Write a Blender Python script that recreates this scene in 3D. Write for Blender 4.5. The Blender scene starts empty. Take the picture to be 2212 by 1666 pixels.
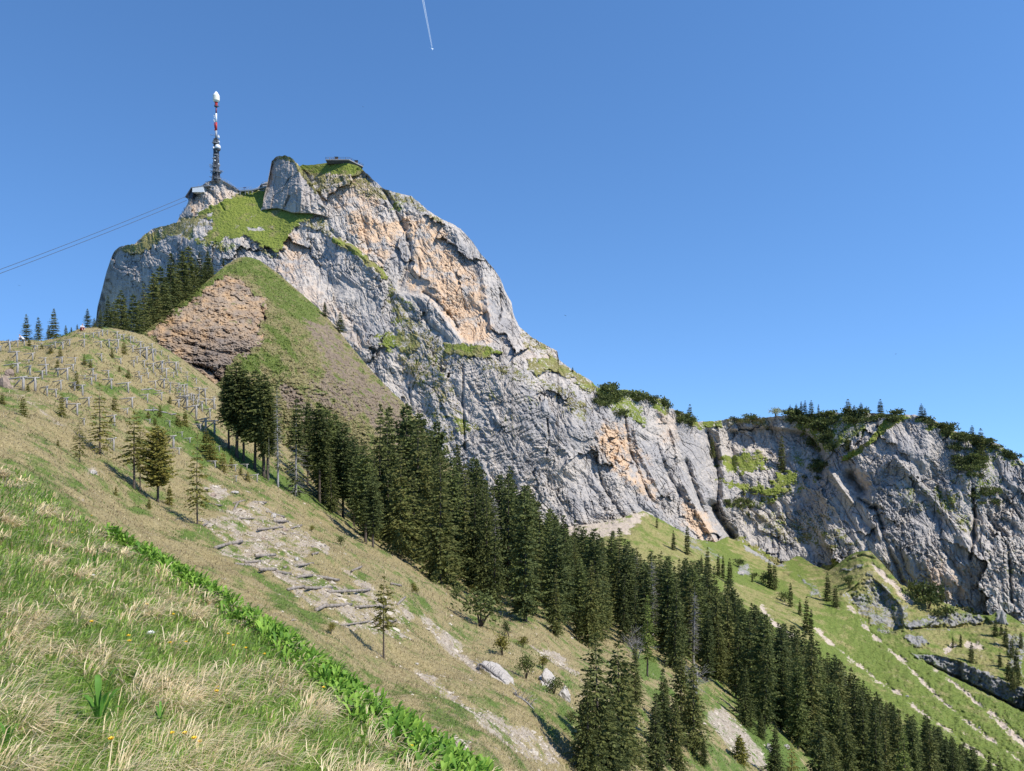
import bpy, math, random
import numpy as np
from mathutils import Vector, Matrix, Quaternion

random.seed(7)
RNG = np.random.default_rng(11)
scene = bpy.context.scene
col = scene.collection

# ------------------------------------------------------------------ camera
# picture units: the photograph measured on a 2212 x 1666 grid, focal 1550 of those units, level camera
FOC, CX, CY = 1550.0, 1106.0, 833.0
cam_data = bpy.data.cameras.new("camera")
cam_data.sensor_width = 36.0
cam_data.lens = 36.0 * FOC / 2212.0
cam_data.clip_start = 0.1
cam_data.clip_end = 60000.0
cam = bpy.data.objects.new("camera", cam_data)
cam.rotation_euler = (math.radians(90), 0, 0)
col.objects.link(cam)
scene.camera = cam

# ------------------------------------------------------------------ sky, sun, exposure
SUN_AZ, SUN_EL = math.radians(113), math.radians(52)      # azimuth from +Y towards +X
w = bpy.data.worlds.new("World")
scene.world = w
w.use_nodes = True
nt = w.node_tree
nt.nodes.clear()
sky = nt.nodes.new("ShaderNodeTexSky")
sky.sky_type = 'NISHITA'
sky.sun_disc = False
sky.sun_elevation = SUN_EL
sky.sun_rotation = SUN_AZ
sky.altitude = 1700
sky.air_density = 1.0
sky.dust_density = 0.0
sky.ozone_density = 4.0
# the skyline stands high above a deep valley: the sky keeps its clear blue down to well below eye level
stc = nt.nodes.new("ShaderNodeTexCoord")
sxyz = nt.nodes.new("ShaderNodeSeparateXYZ")
smul = nt.nodes.new("ShaderNodeMath"); smul.operation = 'MULTIPLY_ADD'
smul.inputs[1].default_value = 0.85; smul.inputs[2].default_value = 0.24
smax = nt.nodes.new("ShaderNodeMath"); smax.operation = 'MAXIMUM'; smax.inputs[1].default_value = 0.06
scom = nt.nodes.new("ShaderNodeCombineXYZ")
snor = nt.nodes.new("ShaderNodeVectorMath"); snor.operation = 'NORMALIZE'
nt.links.new(stc.outputs["Generated"], sxyz.inputs[0])
nt.links.new(sxyz.outputs[2], smul.inputs[0]); nt.links.new(smul.outputs[0], smax.inputs[0])
nt.links.new(sxyz.outputs[0], scom.inputs[0]); nt.links.new(sxyz.outputs[1], scom.inputs[1]); nt.links.new(smax.outputs[0], scom.inputs[2])
nt.links.new(scom.outputs[0], snor.inputs[0]); nt.links.new(snor.outputs[0], sky.inputs["Vector"])
shue = nt.nodes.new("ShaderNodeHueSaturation")
shue.inputs["Saturation"].default_value = 1.14
shue.inputs["Value"].default_value = 1.16
bg = nt.nodes.new("ShaderNodeBackground")
bg.inputs["Strength"].default_value = 0.15
outw = nt.nodes.new("ShaderNodeOutputWorld")
nt.links.new(sky.outputs[0], shue.inputs["Color"])
nt.links.new(shue.outputs[0], bg.inputs["Color"])
nt.links.new(bg.outputs[0], outw.inputs["Surface"])

sun_data = bpy.data.lights.new("sun", 'SUN')
sun_data.energy = 4.8
sun_data.angle = math.radians(0.53)
sun_data.color = (1.0, 0.955, 0.88)
sun = bpy.data.objects.new("sun", sun_data)
SUN_DIR = Vector((math.sin(SUN_AZ) * math.cos(SUN_EL), math.cos(SUN_AZ) * math.cos(SUN_EL), math.sin(SUN_EL)))
sun.rotation_euler = SUN_DIR.to_track_quat('Z', 'Y').to_euler()
sun.location = (200, -50, 300)
col.objects.link(sun)

scene.view_settings.view_transform = 'Standard'
scene.view_settings.look = 'None'
scene.view_settings.exposure = 0.38
scene.view_settings.gamma = 1.0
scene.view_settings.use_curve_mapping = False
scene.cycles.max_bounces = 5
scene.cycles.diffuse_bounces = 3
scene.cycles.transparent_max_bounces = 8

# ------------------------------------------------------------------ small helpers
def smooth(a, b, x):
    t = np.clip((x - a) / (b - a), 0, 1)
    return t * t * (3 - 2 * t)

def hash2(ix, iy, seed):
    ix = ix.astype(np.int64); iy = iy.astype(np.int64)
    h = (ix * 374761393 + iy * 668265263 + seed * 974634433 + 1013904223) & 0xffffffff
    h = ((h ^ (h >> 13)) * 1274126177) & 0xffffffff
    h = ((h ^ (h >> 16)) * 2246822519) & 0xffffffff
    h = h ^ (h >> 15)
    return h.astype(np.float64) / 4294967296.0

def perlin(x, y, seed=0):
    x = np.asarray(x, float); y = np.asarray(y, float)
    x0 = np.floor(x); y0 = np.floor(y)
    fx = x - x0; fy = y - y0
    u = fx * fx * fx * (fx * (fx * 6 - 15) + 10)
    v = fy * fy * fy * (fy * (fy * 6 - 15) + 10)
    def g(ix, iy, dx, dy):
        a = hash2(ix, iy, seed) * 2 * math.pi
        return np.cos(a) * dx + np.sin(a) * dy
    n00 = g(x0, y0, fx, fy); n10 = g(x0 + 1, y0, fx - 1, fy)
    n01 = g(x0, y0 + 1, fx, fy - 1); n11 = g(x0 + 1, y0 + 1, fx - 1, fy - 1)
    return 1.4 * ((n00 * (1 - u) + n10 * u) * (1 - v) + (n01 * (1 - u) + n11 * u) * v)

def fbm(x, y, oct=4, seed=0, gain=0.5):
    s = 0; a = 1.0; f = 1.0
    for k in range(oct):
        s = s + a * perlin(x * f, y * f, seed + k * 17)
        a *= gain; f *= 2.03
    return s

def ridged(x, y, oct=4, seed=0, gain=0.5):
    s = 0; a = 1.0; f = 1.0
    for k in range(oct):
        s = s + a * (1 - 2 * np.abs(perlin(x * f, y * f, seed + k * 31)))
        a *= gain; f *= 2.1
    return s

def facet(x, y, seed=0, slope=0.6, step=0.3):
    """fractured planes: every cell of a jittered grid carries its own tilt and offset; also the distance to the cell's edge"""
    x0 = np.floor(x); y0 = np.floor(y)
    best = np.full(x.shape, 1e9); sec = np.full(x.shape, 1e9); val = np.zeros(x.shape)
    for i in (-1, 0, 1):
        for j in (-1, 0, 1):
            cx = x0 + i; cy = y0 + j
            px = cx + 0.1 + 0.8 * hash2(cx, cy, seed); py = cy + 0.1 + 0.8 * hash2(cx, cy, seed + 1)
            dx = x - px; dy = y - py
            d = dx * dx + dy * dy
            v = slope * ((hash2(cx, cy, seed + 2) - .5) * dx + (hash2(cx, cy, seed + 3) - .5) * dy) * 2 + step * (hash2(cx, cy, seed + 4) - .5)
            m = d < best
            sec = np.where(m, best, np.minimum(sec, d))
            val = np.where(m, v, val); best = np.where(m, d, best)
    return val, np.sqrt(sec) - np.sqrt(best)

def curve(pts, x):
    p = np.array(sorted(pts), float)
    return np.interp(x, p[:, 0], p[:, 1])

def seg_dist(px, py, pts):
    """distance to a polyline and the side (positive below it in the picture, for lines listed from left to right)"""
    best = np.full(px.shape, 1e9); side = np.zeros(px.shape)
    for (x1, y1), (x2, y2) in zip(pts[:-1], pts[1:]):
        dx, dy = x2 - x1, y2 - y1
        t = np.clip(((px - x1) * dx + (py - y1) * dy) / (dx * dx + dy * dy + 1e-9), 0, 1)
        ex = px - x1 - t * dx; ey = py - y1 - t * dy
        d = np.hypot(ex, ey)
        s = np.sign(dx * ey - dy * ex)
        m = d < best
        best = np.where(m, d, best); side = np.where(m, s, side)
    return best, side

def poly_sd(px, py, poly):
    """signed distance to a closed polygon, positive inside"""
    d, _ = seg_dist(px, py, list(poly) + [poly[0]])
    ins = np.zeros(px.shape, bool)
    n = len(poly)
    for i in range(n):
        x1, y1 = poly[i]; x2, y2 = poly[(i + 1) % n]
        c = ((y1 > py) != (y2 > py)) & (px < (x2 - x1) * (py - y1) / ((y2 - y1) if y2 != y1 else 1e-9) + x1)
        ins ^= c
    return np.where(ins, d, -d)

def area_mask(px, py, poly, soft=4.0, amp=0.0, nz=None):
    p = np.array(poly)
    m = np.zeros(px.shape)
    pad = soft + amp + 4
    box = (px > p[:, 0].min() - pad) & (px < p[:, 0].max() + pad) & (py > p[:, 1].min() - pad) & (py < p[:, 1].max() + pad)
    if not box.any():
        return m
    sd = poly_sd(px[box], py[box], poly)
    if nz is not None:
        sd = sd + amp * nz[box]
    m[box] = smooth(-soft, soft, sd)
    return m

def line_mask(px, py, pts, wid, soft=2.0, amp=0.0, nz=None):
    p = np.array(pts)
    m = np.zeros(px.shape)
    pad = wid + soft + amp + 4
    box = (px > p[:, 0].min() - pad) & (px < p[:, 0].max() + pad) & (py > p[:, 1].min() - pad) & (py < p[:, 1].max() + pad)
    if not box.any():
        return m
    d, _ = seg_dist(px[box], py[box], pts)
    if nz is not None:
        d = d - amp * nz[box]
    m[box] = 1 - smooth(wid - soft, wid + soft, d)
    return m

class Depth:
    """thin-plate surface through measured distances (as 1 / Y, so flat ground stays flat)"""
    def __init__(self, pts, reg=1e-3):
        p = np.array(pts, float)
        self.c = p[:, :2] / 500.0
        v = 100.0 / p[:, 2]
        n = len(p)
        d2 = ((self.c[:, None] - self.c[None]) ** 2).sum(-1)
        K = 0.5 * d2 * np.log(d2 + 1e-12) + reg * np.eye(n)
        P = np.c_[np.ones(n), self.c]
        A = np.block([[K, P], [P.T, np.zeros((3, 3))]])
        s = np.linalg.solve(A, np.r_[v, 0, 0, 0])
        self.w, self.a = s[:n], s[n:]
    def inv(self, x, y):
        x = np.asarray(x, float) / 500.0; y = np.asarray(y, float) / 500.0
        r = self.a[0] + self.a[1] * x + self.a[2] * y
        for (cx, cy), wk in zip(self.c, self.w):
            d2 = (x - cx) ** 2 + (y - cy) ** 2
            r = r + wk * 0.5 * d2 * np.log(d2 + 1e-12)
        return r / 100.0
    def __call__(self, x, y):
        return 1.0 / np.maximum(self.inv(x, y), 1e-4)

def link(o):
    col.objects.link(o)
    return o

def mesh_from(name, verts, faces, mat=None, attrs=None, shade=True):
    """verts (n,3) array; faces (m,k) array or a list of such arrays; attrs {name: (n,4) colour array per vertex}"""
    me = bpy.data.meshes.new(name)
    if not isinstance(faces, (list, tuple)):
        faces = [faces]
    faces = [np.asarray(f, np.int32) for f in faces if len(f)]
    nl = sum(f.size for f in faces); nf = sum(len(f) for f in faces)
    me.vertices.add(len(verts)); me.loops.add(nl); me.polygons.add(nf)
    me.vertices.foreach_set("co", np.asarray(verts, np.float32).ravel())
    me.loops.foreach_set("vertex_index", np.concatenate([f.ravel() for f in faces]))
    tot = np.concatenate([np.full(len(f), f.shape[1], np.int32) for f in faces])
    me.polygons.foreach_set("loop_start", np.r_[0, np.cumsum(tot)[:-1]].astype(np.int32))
    me.polygons.foreach_set("loop_total", tot)
    me.polygons.foreach_set("use_smooth", np.full(nf, shade, bool))
    if attrs:
        for k, a in attrs.items():
            at = me.attributes.new(k, 'FLOAT_COLOR', 'POINT')
            a = np.asarray(a, np.float32)
            if a.shape[1] == 3:
                a = np.c_[a, np.ones(len(a), np.float32)]
            at.data.foreach_set("color", a.ravel())
    me.update(calc_edges=True)
    if mat:
        me.materials.append(mat)
    return me

def new_obj(name, me, parent=None):
    o = bpy.data.objects.new(name, me)
    link(o)
    if parent is not None:
        o.parent = parent
    return o

def tag(o, label=None, cat=None, group=None, kind=None):
    if label: o["label"] = label
    if cat: o["category"] = cat
    if group: o["group"] = group
    if kind: o["kind"] = kind
    return o

def empty(name, loc=(0, 0, 0), rz=0.0):
    o = bpy.data.objects.new(name, None)
    o.empty_display_size = 0.5
    o.location = loc
    o.rotation_euler = (0, 0, rz)
    return link(o)

class Sheet:
    """a piece of land seen between a top and a bottom line, every grid point at its own distance; the top edge rolls over backwards"""
    def __init__(self, x0, x1, dx, top, bot, dy, depth, power=1.0):
        self.xs = np.arange(x0, x1 + 0.01, dx)
        self.top = top if isinstance(top, np.ndarray) else curve(top, self.xs)
        self.bot = np.maximum(curve(bot, self.xs), self.top + 1.0)
        n = int(max(4, np.max(self.bot - self.top) / dy))
        self.t = np.linspace(0, 1, n + 1) ** power
        self.power = power; self.crisp = False
        self.px = np.repeat(self.xs[None], n + 1, 0)
        self.py = self.top[None] + self.t[:, None] * (self.bot - self.top)[None]
        self.Y0 = depth(self.px, self.py)
        self.Y = self.Y0.copy()
        self.dz = np.zeros_like(self.Y)
    def xyz(self):
        Y = self.Y
        return np.stack([(self.px - CX) / FOC * Y, Y, (CY - self.py) / FOC * Y + self.dz], -1)
    def at(self, x, y):
        """the point on the land behind picture position x, y"""
        fx = np.clip((x - self.xs[0]) / (self.xs[1] - self.xs[0]), 0, len(self.xs) - 1.001)
        i = int(fx); u = fx - i
        tp = self.top[i] * (1 - u) + self.top[i + 1] * u
        bt = self.bot[i] * (1 - u) + self.bot[i + 1] * u
        t = np.clip((y - tp) / (bt - tp), 0, 1)
        j = int(np.clip(np.searchsorted(self.t, t) - 1, 0, len(self.t) - 2))
        v = (t - self.t[j]) / (self.t[j + 1] - self.t[j])
        def bl(A):
            return (A[j, i] * (1 - u) + A[j, i + 1] * u) * (1 - v) + (A[j + 1, i] * (1 - u) + A[j + 1, i + 1] * u) * v
        Y = bl(self.Y); yy = tp + t * (bt - tp)
        return Vector(((x - CX) / FOC * Y, Y, (CY - yy) / FOC * Y + bl(self.dz)))
    def build(self, name, mat, attr, back=((3, .5), (10, 5), (30, 25), (70, 90)), below=None):
        P = self.xyz()
        rows = [P]; A = [attr]
        if back:
            top = P[0]
            d = top / np.linalg.norm(top[:, :2], axis=1)[:, None]
            d[:, 2] = 0
            ex = []
            for r, z in back:
                q = top + d * r
                q[:, 2] -= z
                ex.append(q)
            rows = ex[::-1] + rows
            A = [attr[0]] * len(ex) + A
            rows = [q[None] if q.ndim == 2 else q for q in rows]
            A = [q[None] if q.ndim == 2 else q for q in A]
        if below:
            bt = P[-1]
            d = bt / np.linalg.norm(bt[:, :2], axis=1)[:, None]
            d[:, 2] = 0
            for r, z in below:
                q = bt + d * r
                q[:, 2] -= z
                rows.append(q[None]); A.append(attr[-1][None])
        V = np.concatenate(rows, 0); C = np.concatenate(A, 0)
        nr, nc = V.shape[:2]
        idx = np.arange(nr * nc).reshape(nr, nc)
        F = np.stack([idx[:-1, :-1], idx[1:, :-1], idx[1:, 1:], idx[:-1, 1:]], -1).reshape(-1, 4)
        me = mesh_from(name, V.reshape(-1, 3), F, mat, {"cover": C.reshape(-1, 4)})
        self.obj = new_obj(name, me)
        if self.crisp: me.polygons.foreach_set('use_smooth', np.zeros(len(me.polygons), bool))
        return self.obj

# ------------------------------------------------------------------ materials
MATS = {}
def nodes_of(name):
    m = bpy.data.materials.new(name)
    m.use_nodes = True
    t = m.node_tree
    b = t.nodes["Principled BSDF"]
    b.inputs["Specular IOR Level"].default_value = 0.15
    b.inputs["Roughness"].default_value = 0.9
    return m, t, b

class NB:
    """short node builder"""
    def __init__(self, t): self.t = t
    def n(self, kind, **kw):
        nd = self.t.nodes.new(kind)
        for k, v in kw.items():
            setattr(nd, k, v)
        return nd
    def put(self, sock, v):
        if hasattr(v, "is_linked"):
            self.t.links.new(v, sock)
        else:
            sock.default_value = v
    def noise(self, vec, scale, detail=5, rough=0.6, dist=0.0):
        nd = self.n("ShaderNodeTexNoise")
        self.t.links.new(vec, nd.inputs["Vector"])
        nd.inputs["Scale"].default_value = scale
        nd.inputs["Detail"].default_value = detail
        nd.inputs["Roughness"].default_value = rough
        nd.inputs["Distortion"].default_value = dist
        return nd.outputs["Fac"]
    def math(self, op, a, b=None, c=None, clamp=False):
        nd = self.n("ShaderNodeMath", operation=op, use_clamp=clamp)
        self.put(nd.inputs[0], a)
        if b is not None: self.put(nd.inputs[1], b)
        if c is not None: self.put(nd.inputs[2], c)
        return nd.outputs[0]
    def ramp(self, v, a, b):
        nd = self.n("ShaderNodeMapRange", interpolation_type='SMOOTHSTEP')
        self.put(nd.inputs["Value"], v)
        nd.inputs["From Min"].default_value = a
        nd.inputs["From Max"].default_value = b
        return nd.outputs[0]
    def mix(self, f, a, b, mode='MIX'):
        nd = self.n("ShaderNodeMix", data_type='RGBA', blend_type=mode)
        self.put(nd.inputs[0], f)
        for s, v in ((nd.inputs[6], a), (nd.inputs[7], b)):
            if hasattr(v, "is_linked"): self.t.links.new(v, s)
            else: s.default_value = (*v, 1) if len(v) == 3 else v
        return nd.outputs[2]
    def mapped(self, vec, scale, rot=(0, 0, 0)):
        nd = self.n("ShaderNodeMapping")
        self.t.links.new(vec, nd.inputs["Vector"])
        nd.inputs["Scale"].default_value = scale
        nd.inputs["Rotation"].default_value = rot
        return nd.outputs[0]

def land_material(name, unit, rock_a, rock_b, rock_dark, ochre, green_a, green_b, dry_a, dry_b, soil_a, soil_b, bump=0.5, bump_dist=None, streak=0.5, veg_fine=None):
    """rock with veins and streaks, grass (green to dry) and bare soil laid over it where the cover attribute says so.
    unit is the size in metres of one photograph pixel out there"""
    m, t, b = nodes_of(name)
    k = NB(t)
    pos = k.n("ShaderNodeNewGeometry").outputs["Position"]
    at = k.n("ShaderNodeAttribute", attribute_name="cover")
    sep = k.n("ShaderNodeSeparateColor")
    t.links.new(at.outputs["Color"], sep.inputs[0])
    veg, dry, och = sep.outputs[0], sep.outputs[1], sep.outputs[2]
    soil = at.outputs["Alpha"]
    u = 1.0 / unit
    n_big = k.noise(pos, u / 90, 4, .6)
    n_mid = k.noise(pos, u / 22, 6, .68, .3)
    n_fine = k.noise(pos, u / 6, 5, .7)
    st = k.mapped(pos, (1, 1, .16), (0, math.radians(14), 0))
    n_st = k.noise(st, u / 9, 5, .65)
    zone = k.noise(pos, u / 170, 4, .62, .4)
    rock = k.mix(k.ramp(k.math('ADD', n_mid, k.math('MULTIPLY', k.math('SUBTRACT', zone, .5), 1.6)), .32, .68), rock_a, rock_b)
    rock = k.mix(k.math('MULTIPLY', k.ramp(n_st, .5, .64), streak), rock, rock_dark)
    o2 = k.math('MULTIPLY', och, k.ramp(k.math('ADD', n_big, k.math('MULTIPLY', k.math('SUBTRACT', n_mid, .5), 1.2)), .30, .54))
    rock = k.mix(o2, rock, ochre)
    rock = k.mix(k.math('MULTIPLY', k.ramp(n_fine, .56, .72), .45), rock, rock_dark)
    v1 = k.noise(pos, u / 30, 5, .65)
    v2 = k.noise(pos, u / (veg_fine or 4), 4, .7)
    green = k.mix(k.ramp(v2, .38, .62), green_a, green_b)
    dryc = k.mix(k.ramp(v2, .38, .62), dry_a, dry_b)
    dmix = k.ramp(k.math('ADD', dry, k.math('MULTIPLY', k.math('SUBTRACT', v1, .5), 1.9)), .3, .7)
    grass = k.mix(dmix, green, dryc)
    soilc = k.mix(k.ramp(n_fine, .35, .65), soil_a, soil_b)
    s2 = k.ramp(k.math('ADD', soil, k.math('ADD', k.math('MULTIPLY', k.math('SUBTRACT', v2, .5), 1.8), k.math('MULTIPLY', k.math('SUBTRACT', v1, .5), 2.2))), .44, .56)
    vfac = k.ramp(k.math('ADD', veg, k.math('ADD', k.math('MULTIPLY', k.math('SUBTRACT', v2, .5), 1.6), k.math('MULTIPLY', k.math('SUBTRACT', n_mid, .5), 1.6))), .44, .56)
    c = k.mix(vfac, rock, grass)
    c = k.mix(s2, c, soilc)
    t.links.new(c, b.inputs["Base Color"])
    h = k.math('ADD', k.math('MULTIPLY', n_mid, 1.6), k.math('ADD', k.math('MULTIPLY', n_fine, .6), k.math('MULTIPLY', v2, .4)))
    bp = k.n("ShaderNodeBump")
    bp.inputs["Strength"].default_value = bump
    bp.inputs["Distance"].default_value = bump_dist or unit * 6
    t.links.new(h, bp.inputs["Height"])
    t.links.new(bp.outputs[0], b.inputs["Normal"])
    MATS[name] = m
    return m

def plain(name, c, rough=.6, c2=None, scale=3.0, spec=.3, metal=0.0):
    m, t, b = nodes_of(name)
    k = NB(t)
    b.inputs["Roughness"].default_value = rough
    b.inputs["Specular IOR Level"].default_value = spec
    b.inputs["Metallic"].default_value = metal
    tc = k.n("ShaderNodeTexCoord").outputs["Object"]
    n = k.noise(tc, scale, 5, .65)
    c2 = c2 or tuple(v * .72 for v in c)
    t.links.new(k.mix(k.ramp(n, .3, .7), c, c2), b.inputs["Base Color"])
    MATS[name] = m
    return m
# ------------------------------------------------------------------ land: materials
ROCK = land_material("limestone", .33, (.53, .47, .405), (.37, .345, .325), (.22, .21, .205), (.64, .45, .29),
                     (.23, .255, .05), (.15, .19, .036), (.30, .27, .11), (.18, .155, .06), (.5, .45, .39), (.36, .32, .27), .7, 2.4, .75)
CRAG = land_material("marl_outcrop", .14, (.34, .265, .195), (.21, .17, .14), (.10, .09, .08), (.54, .35, .18),
                     (.15, .18, .042), (.085, .12, .026), (.28, .24, .11), (.165, .14, .062), (.27, .205, .145), (.17, .13, .095), .8, .8, .2)
VALE = land_material("valley_turf", .22, (.31, .295, .275), (.215, .21, .205), (.12, .12, .12), (.45, .37, .27),
                     (.165, .20, .045), (.1, .14, .03), (.30, .265, .11), (.19, .175, .065), (.52, .43, .34), (.4, .33, .26), .6, 1.0, .3)
HILL = land_material("hillside_turf", .045, (.50, .45, .39), (.36, .32, .28), (.18, .155, .13), (.5, .4, .28),
                     (.13, .18, .04), (.075, .115, .025), (.34, .275, .14), (.2, .16, .075), (.43, .365, .285), (.27, .22, .17), .9, .16, .1, 2.5)
TURF = land_material("meadow_soil", .006, (.3, .26, .2), (.2, .17, .12), (.1, .08, .06), (.3, .25, .18),
                     (.10, .15, .035), (.06, .10, .02), (.3, .24, .13), (.18, .14, .07), (.3, .25, .19), (.2, .16, .12), .6, .02, .1)

# ------------------------------------------------------------------ the mountain with its long wall
SKY_MT = [(150, 760), (205, 700), (208, 688), (210, 665), (217, 638), (230, 588), (240, 557), (246, 545), (257, 533), (290, 527), (317, 503), (333, 493), (360, 487), (383, 480),
          (388, 467), (400, 452), (408, 432), (415, 418), (425, 408), (440, 398), (448, 393), (467, 388), (483, 390), (500, 400), (520, 413), (547, 413), (556, 409), (564, 398),
          (578, 393), (590, 390), (620, 372), (640, 362), (655, 356), (667, 357), (700, 353), (709, 351), (742, 350), (772, 358), (785, 368), (809, 391), (829, 408), (855, 416), (889, 424), (909, 441),
          (929, 458), (955, 474), (979, 484), (1002, 501), (1022, 524), (1035, 544), (1052, 564), (1065, 578), (1082, 604), (1092, 631), (1105, 654), (1109, 678),
          (1119, 701), (1124, 708), (1152, 731), (1189, 751), (1204, 758), (1207, 777), (1229, 794), (1279, 824), (1284, 832), (1304, 842), (1354, 842), (1384, 855),
          (1430, 862), (1447, 882), (1474, 892), (1508, 911), (1552, 909), (1575, 904), (1658, 902), (1675, 899), (1775, 892), (1875, 892), (1948, 896), (1975, 896),
          (2015, 906), (2042, 922), (2075, 936), (2125, 946), (2162, 962), (2175, 972), (2212, 999), (2260, 1040), (2320, 1075)]
BASE_MT = [(150, 800), (400, 800), (520, 860), (700, 980), (900, 1160), (1100, 1230), (1250, 1230), (1400, 1190), (1480, 1230), (1560, 1250), (1680, 1300), (1850, 1300), (1950, 1380), (2100, 1430), (2320, 1480)]
_MT = [(200, 700, 690), (215, 640, 670), (242, 555, 640), (290, 600, 615), (260, 680, 640), (333, 493, 625), (400, 540, 580), (350, 640, 590), (388, 467, 607), (405, 430, 612),
              (440, 430, 600), (467, 390, 604), (520, 413, 608), (577, 412, 612), (540, 440, 602), (560, 460, 590), (620, 462, 578), (500, 480, 582), (440, 470, 592), (430, 500, 577),
              (600, 520, 563), (540, 513, 563), (480, 520, 565), (500, 580, 545), (600, 600, 535), (680, 465, 572), (667, 357, 606), (700, 353, 602), (742, 350, 594), (785, 368, 590),
              (740, 400, 582), (720, 480, 562), (700, 560, 548), (830, 408, 590), (800, 480, 568), (889, 424, 592), (850, 560, 553), (800, 620, 535), (955, 474, 590), (950, 560, 560),
              (1022, 524, 590), (1000, 600, 556), (1065, 578, 595), (1040, 650, 556), (1092, 631, 600), (1109, 678, 600), (1060, 700, 553), (1124, 708, 585), (900, 700, 525), (800, 720, 515),
              (1000, 740, 520), (1207, 778, 560), (1150, 780, 530), (1100, 800, 500), (1000, 850, 485), (900, 850, 490), (1279, 824, 545), (1250, 860, 510), (1200, 900, 480), (1100, 950, 465),
              (1000, 1000, 455), (1354, 842, 570), (1430, 862, 592), (1350, 930, 522), (1300, 1000, 482), (1200, 1050, 450), (1100, 1100, 435), (1474, 892, 622), (1430, 950, 555), (1400, 1030, 497),
              (1350, 1100, 455), (1480, 1000, 555), (1480, 1100, 500), (1540, 1170, 490), (1550, 1000, 625), (1575, 908, 596), (1580, 968, 590), (1560, 1060, 562), (1590, 1150, 560), (1650, 905, 592), (1645, 968, 584), (1610, 1012, 572),
              (1650, 1050, 556), (1700, 1150, 545), (1650, 1190, 535), (1720, 900, 588), (1750, 900, 580), (1750, 965, 566), (1750, 1045, 548), (1800, 1150, 520), (1830, 980, 592), (1875, 892, 635), (1948, 896, 610),
              (1900, 960, 572), (1900, 1100, 518), (1900, 1200, 485), (2015, 906, 590), (2000, 1000, 540), (2000, 1200, 465), (2000, 1320, 440), (2125, 946, 565), (2100, 1050, 510), (2100, 1200, 455),
              (2100, 1350, 425), (2212, 999, 540), (2212, 1100, 482), (2212, 1250, 435), (2212, 1400, 405), (2320, 1075, 500), (2320, 1450, 390), (700, 900, 490), (600, 750, 510), (400, 750, 570),
              (850, 1000, 470), (900, 1150, 440), (1300, 1180, 440)]
def steep(x, y, d):
    """the wall stands steeply above its foot line"""
    foot = np.interp(x, [900, 1100, 1300, 1480, 1560, 1700, 1850, 2000, 2212, 2320], [450, 440, 440, 495, 520, 528, 492, 470, 454, 450])
    f = np.interp(x, [880, 1000, 1150, 1450, 1600, 1750, 2320], [1.0, .86, .66, .60, .60, .45, .41])
    if 1560 <= x <= 1790 and y < 1060: return (x, y, d)       # the bay behind the end of the pale wall
    return (x, y, foot + f * (d - foot)) if x > 880 else (x, y, d)
D_MT = Depth([steep(*p) for p in _MT], 2e-3)

xs = np.arange(150, 2320.1, 1.6)
top = curve(SKY_MT, xs)
rough_top = np.where((xs > 440) & (xs < 560), .5, 1.0) * np.where((xs > 660) & (xs < 760), .3, 1.0)
top = top + (1.6 * perlin(xs / 9, xs * 0, 5) + 1.2 * perlin(xs / 3.4, xs * 0 + 3, 6)) * rough_top
mt = Sheet(150, 2320, 1.6, top, BASE_MT, 1.6, D_MT)
X, Yp = mt.px, mt.py
n1 = perlin(X / 16, Yp / 12, 21); n2 = perlin(X / 6, Yp / 5, 22); nz = n1 + .6 * n2
veg = np.zeros_like(X); dry = np.full_like(X, .5); och = np.zeros_like(X); soil = np.zeros_like(X)
def cover(poly, v, d, soft=4, amp=6, hole=0.0):
    global veg, dry
    m = area_mask(X, Yp, poly, soft, amp, nz)
    veg = np.maximum(veg, m * v); dry = dry * (1 - m) + d * m
    return m
# grass and scrub
g = cover([(520, 415), (577, 410), (574, 430), (582, 440), (620, 446), (684, 452), (692, 460), (662, 478), (633, 495), (617, 522), (600, 550), (583, 542), (533, 513), (483, 516), (460, 524), (432, 515), (455, 496), (462, 482), (430, 467), (425, 460), (473, 437)], 1.0, .12, 5, 7)
grass_slope = g.copy()
dry = dry + .42 * g * smooth(-.1, .7, perlin(X / 34, Yp / 16, 107)) + .25 * g * smooth(520, 440, X)
veg = veg - .75 * area_mask(X, Yp, [(533, 492), (560, 490), (575, 497), (550, 500)], 3, 3, nz) - .8 * area_mask(X, Yp, [(446, 462), (460, 458), (458, 466), (448, 469)], 2, 2, nz)
cover([(415, 512), (470, 520), (600, 545), (590, 560), (540, 535), (500, 545), (430, 535)], .55, .5, 5, 8)
cover([(255, 531), (290, 525), (333, 491), (383, 478), (395, 470), (450, 462), (420, 490), (420, 517), (445, 524), (380, 508), (340, 524), (305, 552), (292, 546), (268, 552)], .72, .72, 4, 7)
cover([(382, 482), (400, 470), (440, 470), (462, 484), (452, 498), (420, 508), (388, 500)], .35, .8, 4, 6)
cover([(635, 346), (655, 350), (702, 350), (729, 346), (772, 354), (784, 366), (776, 380), (742, 380), (709, 376), (682, 383), (662, 373), (645, 362)], .95, .3, 3, 5)
cover([(662, 372), (700, 376), (780, 376), (805, 395), (850, 415), (890, 424), (880, 440), (840, 436), (800, 430), (740, 402), (700, 420), (690, 430)], .56, .9, 8, 10)
cover([(800, 395), (830, 404), (890, 422), (930, 455), (960, 474), (950, 486), (900, 450), (850, 440)], .52, .9, 6, 8)
cover([(712, 504), (729, 511), (769, 534), (795, 558), (842, 596), (836, 606), (802, 580), (759, 546), (722, 526)], .9, .5, 2, 5)
cover([(690, 465), (700, 462), (725, 505), (712, 515), (690, 500), (650, 490), (660, 478)], .5, .7, 4, 6)
cover([(855, 430), (875, 440), (866, 462), (842, 452)], .6, .5, 3, 5)
cover([(842, 596), (850, 620), (880, 650), (870, 700), (850, 690), (838, 640)], .5, .6, 5, 8)
cover([(819, 718), (875, 712), (918, 736), (900, 760), (842, 760), (815, 742)], .66, .25, 6, 12)
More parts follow.
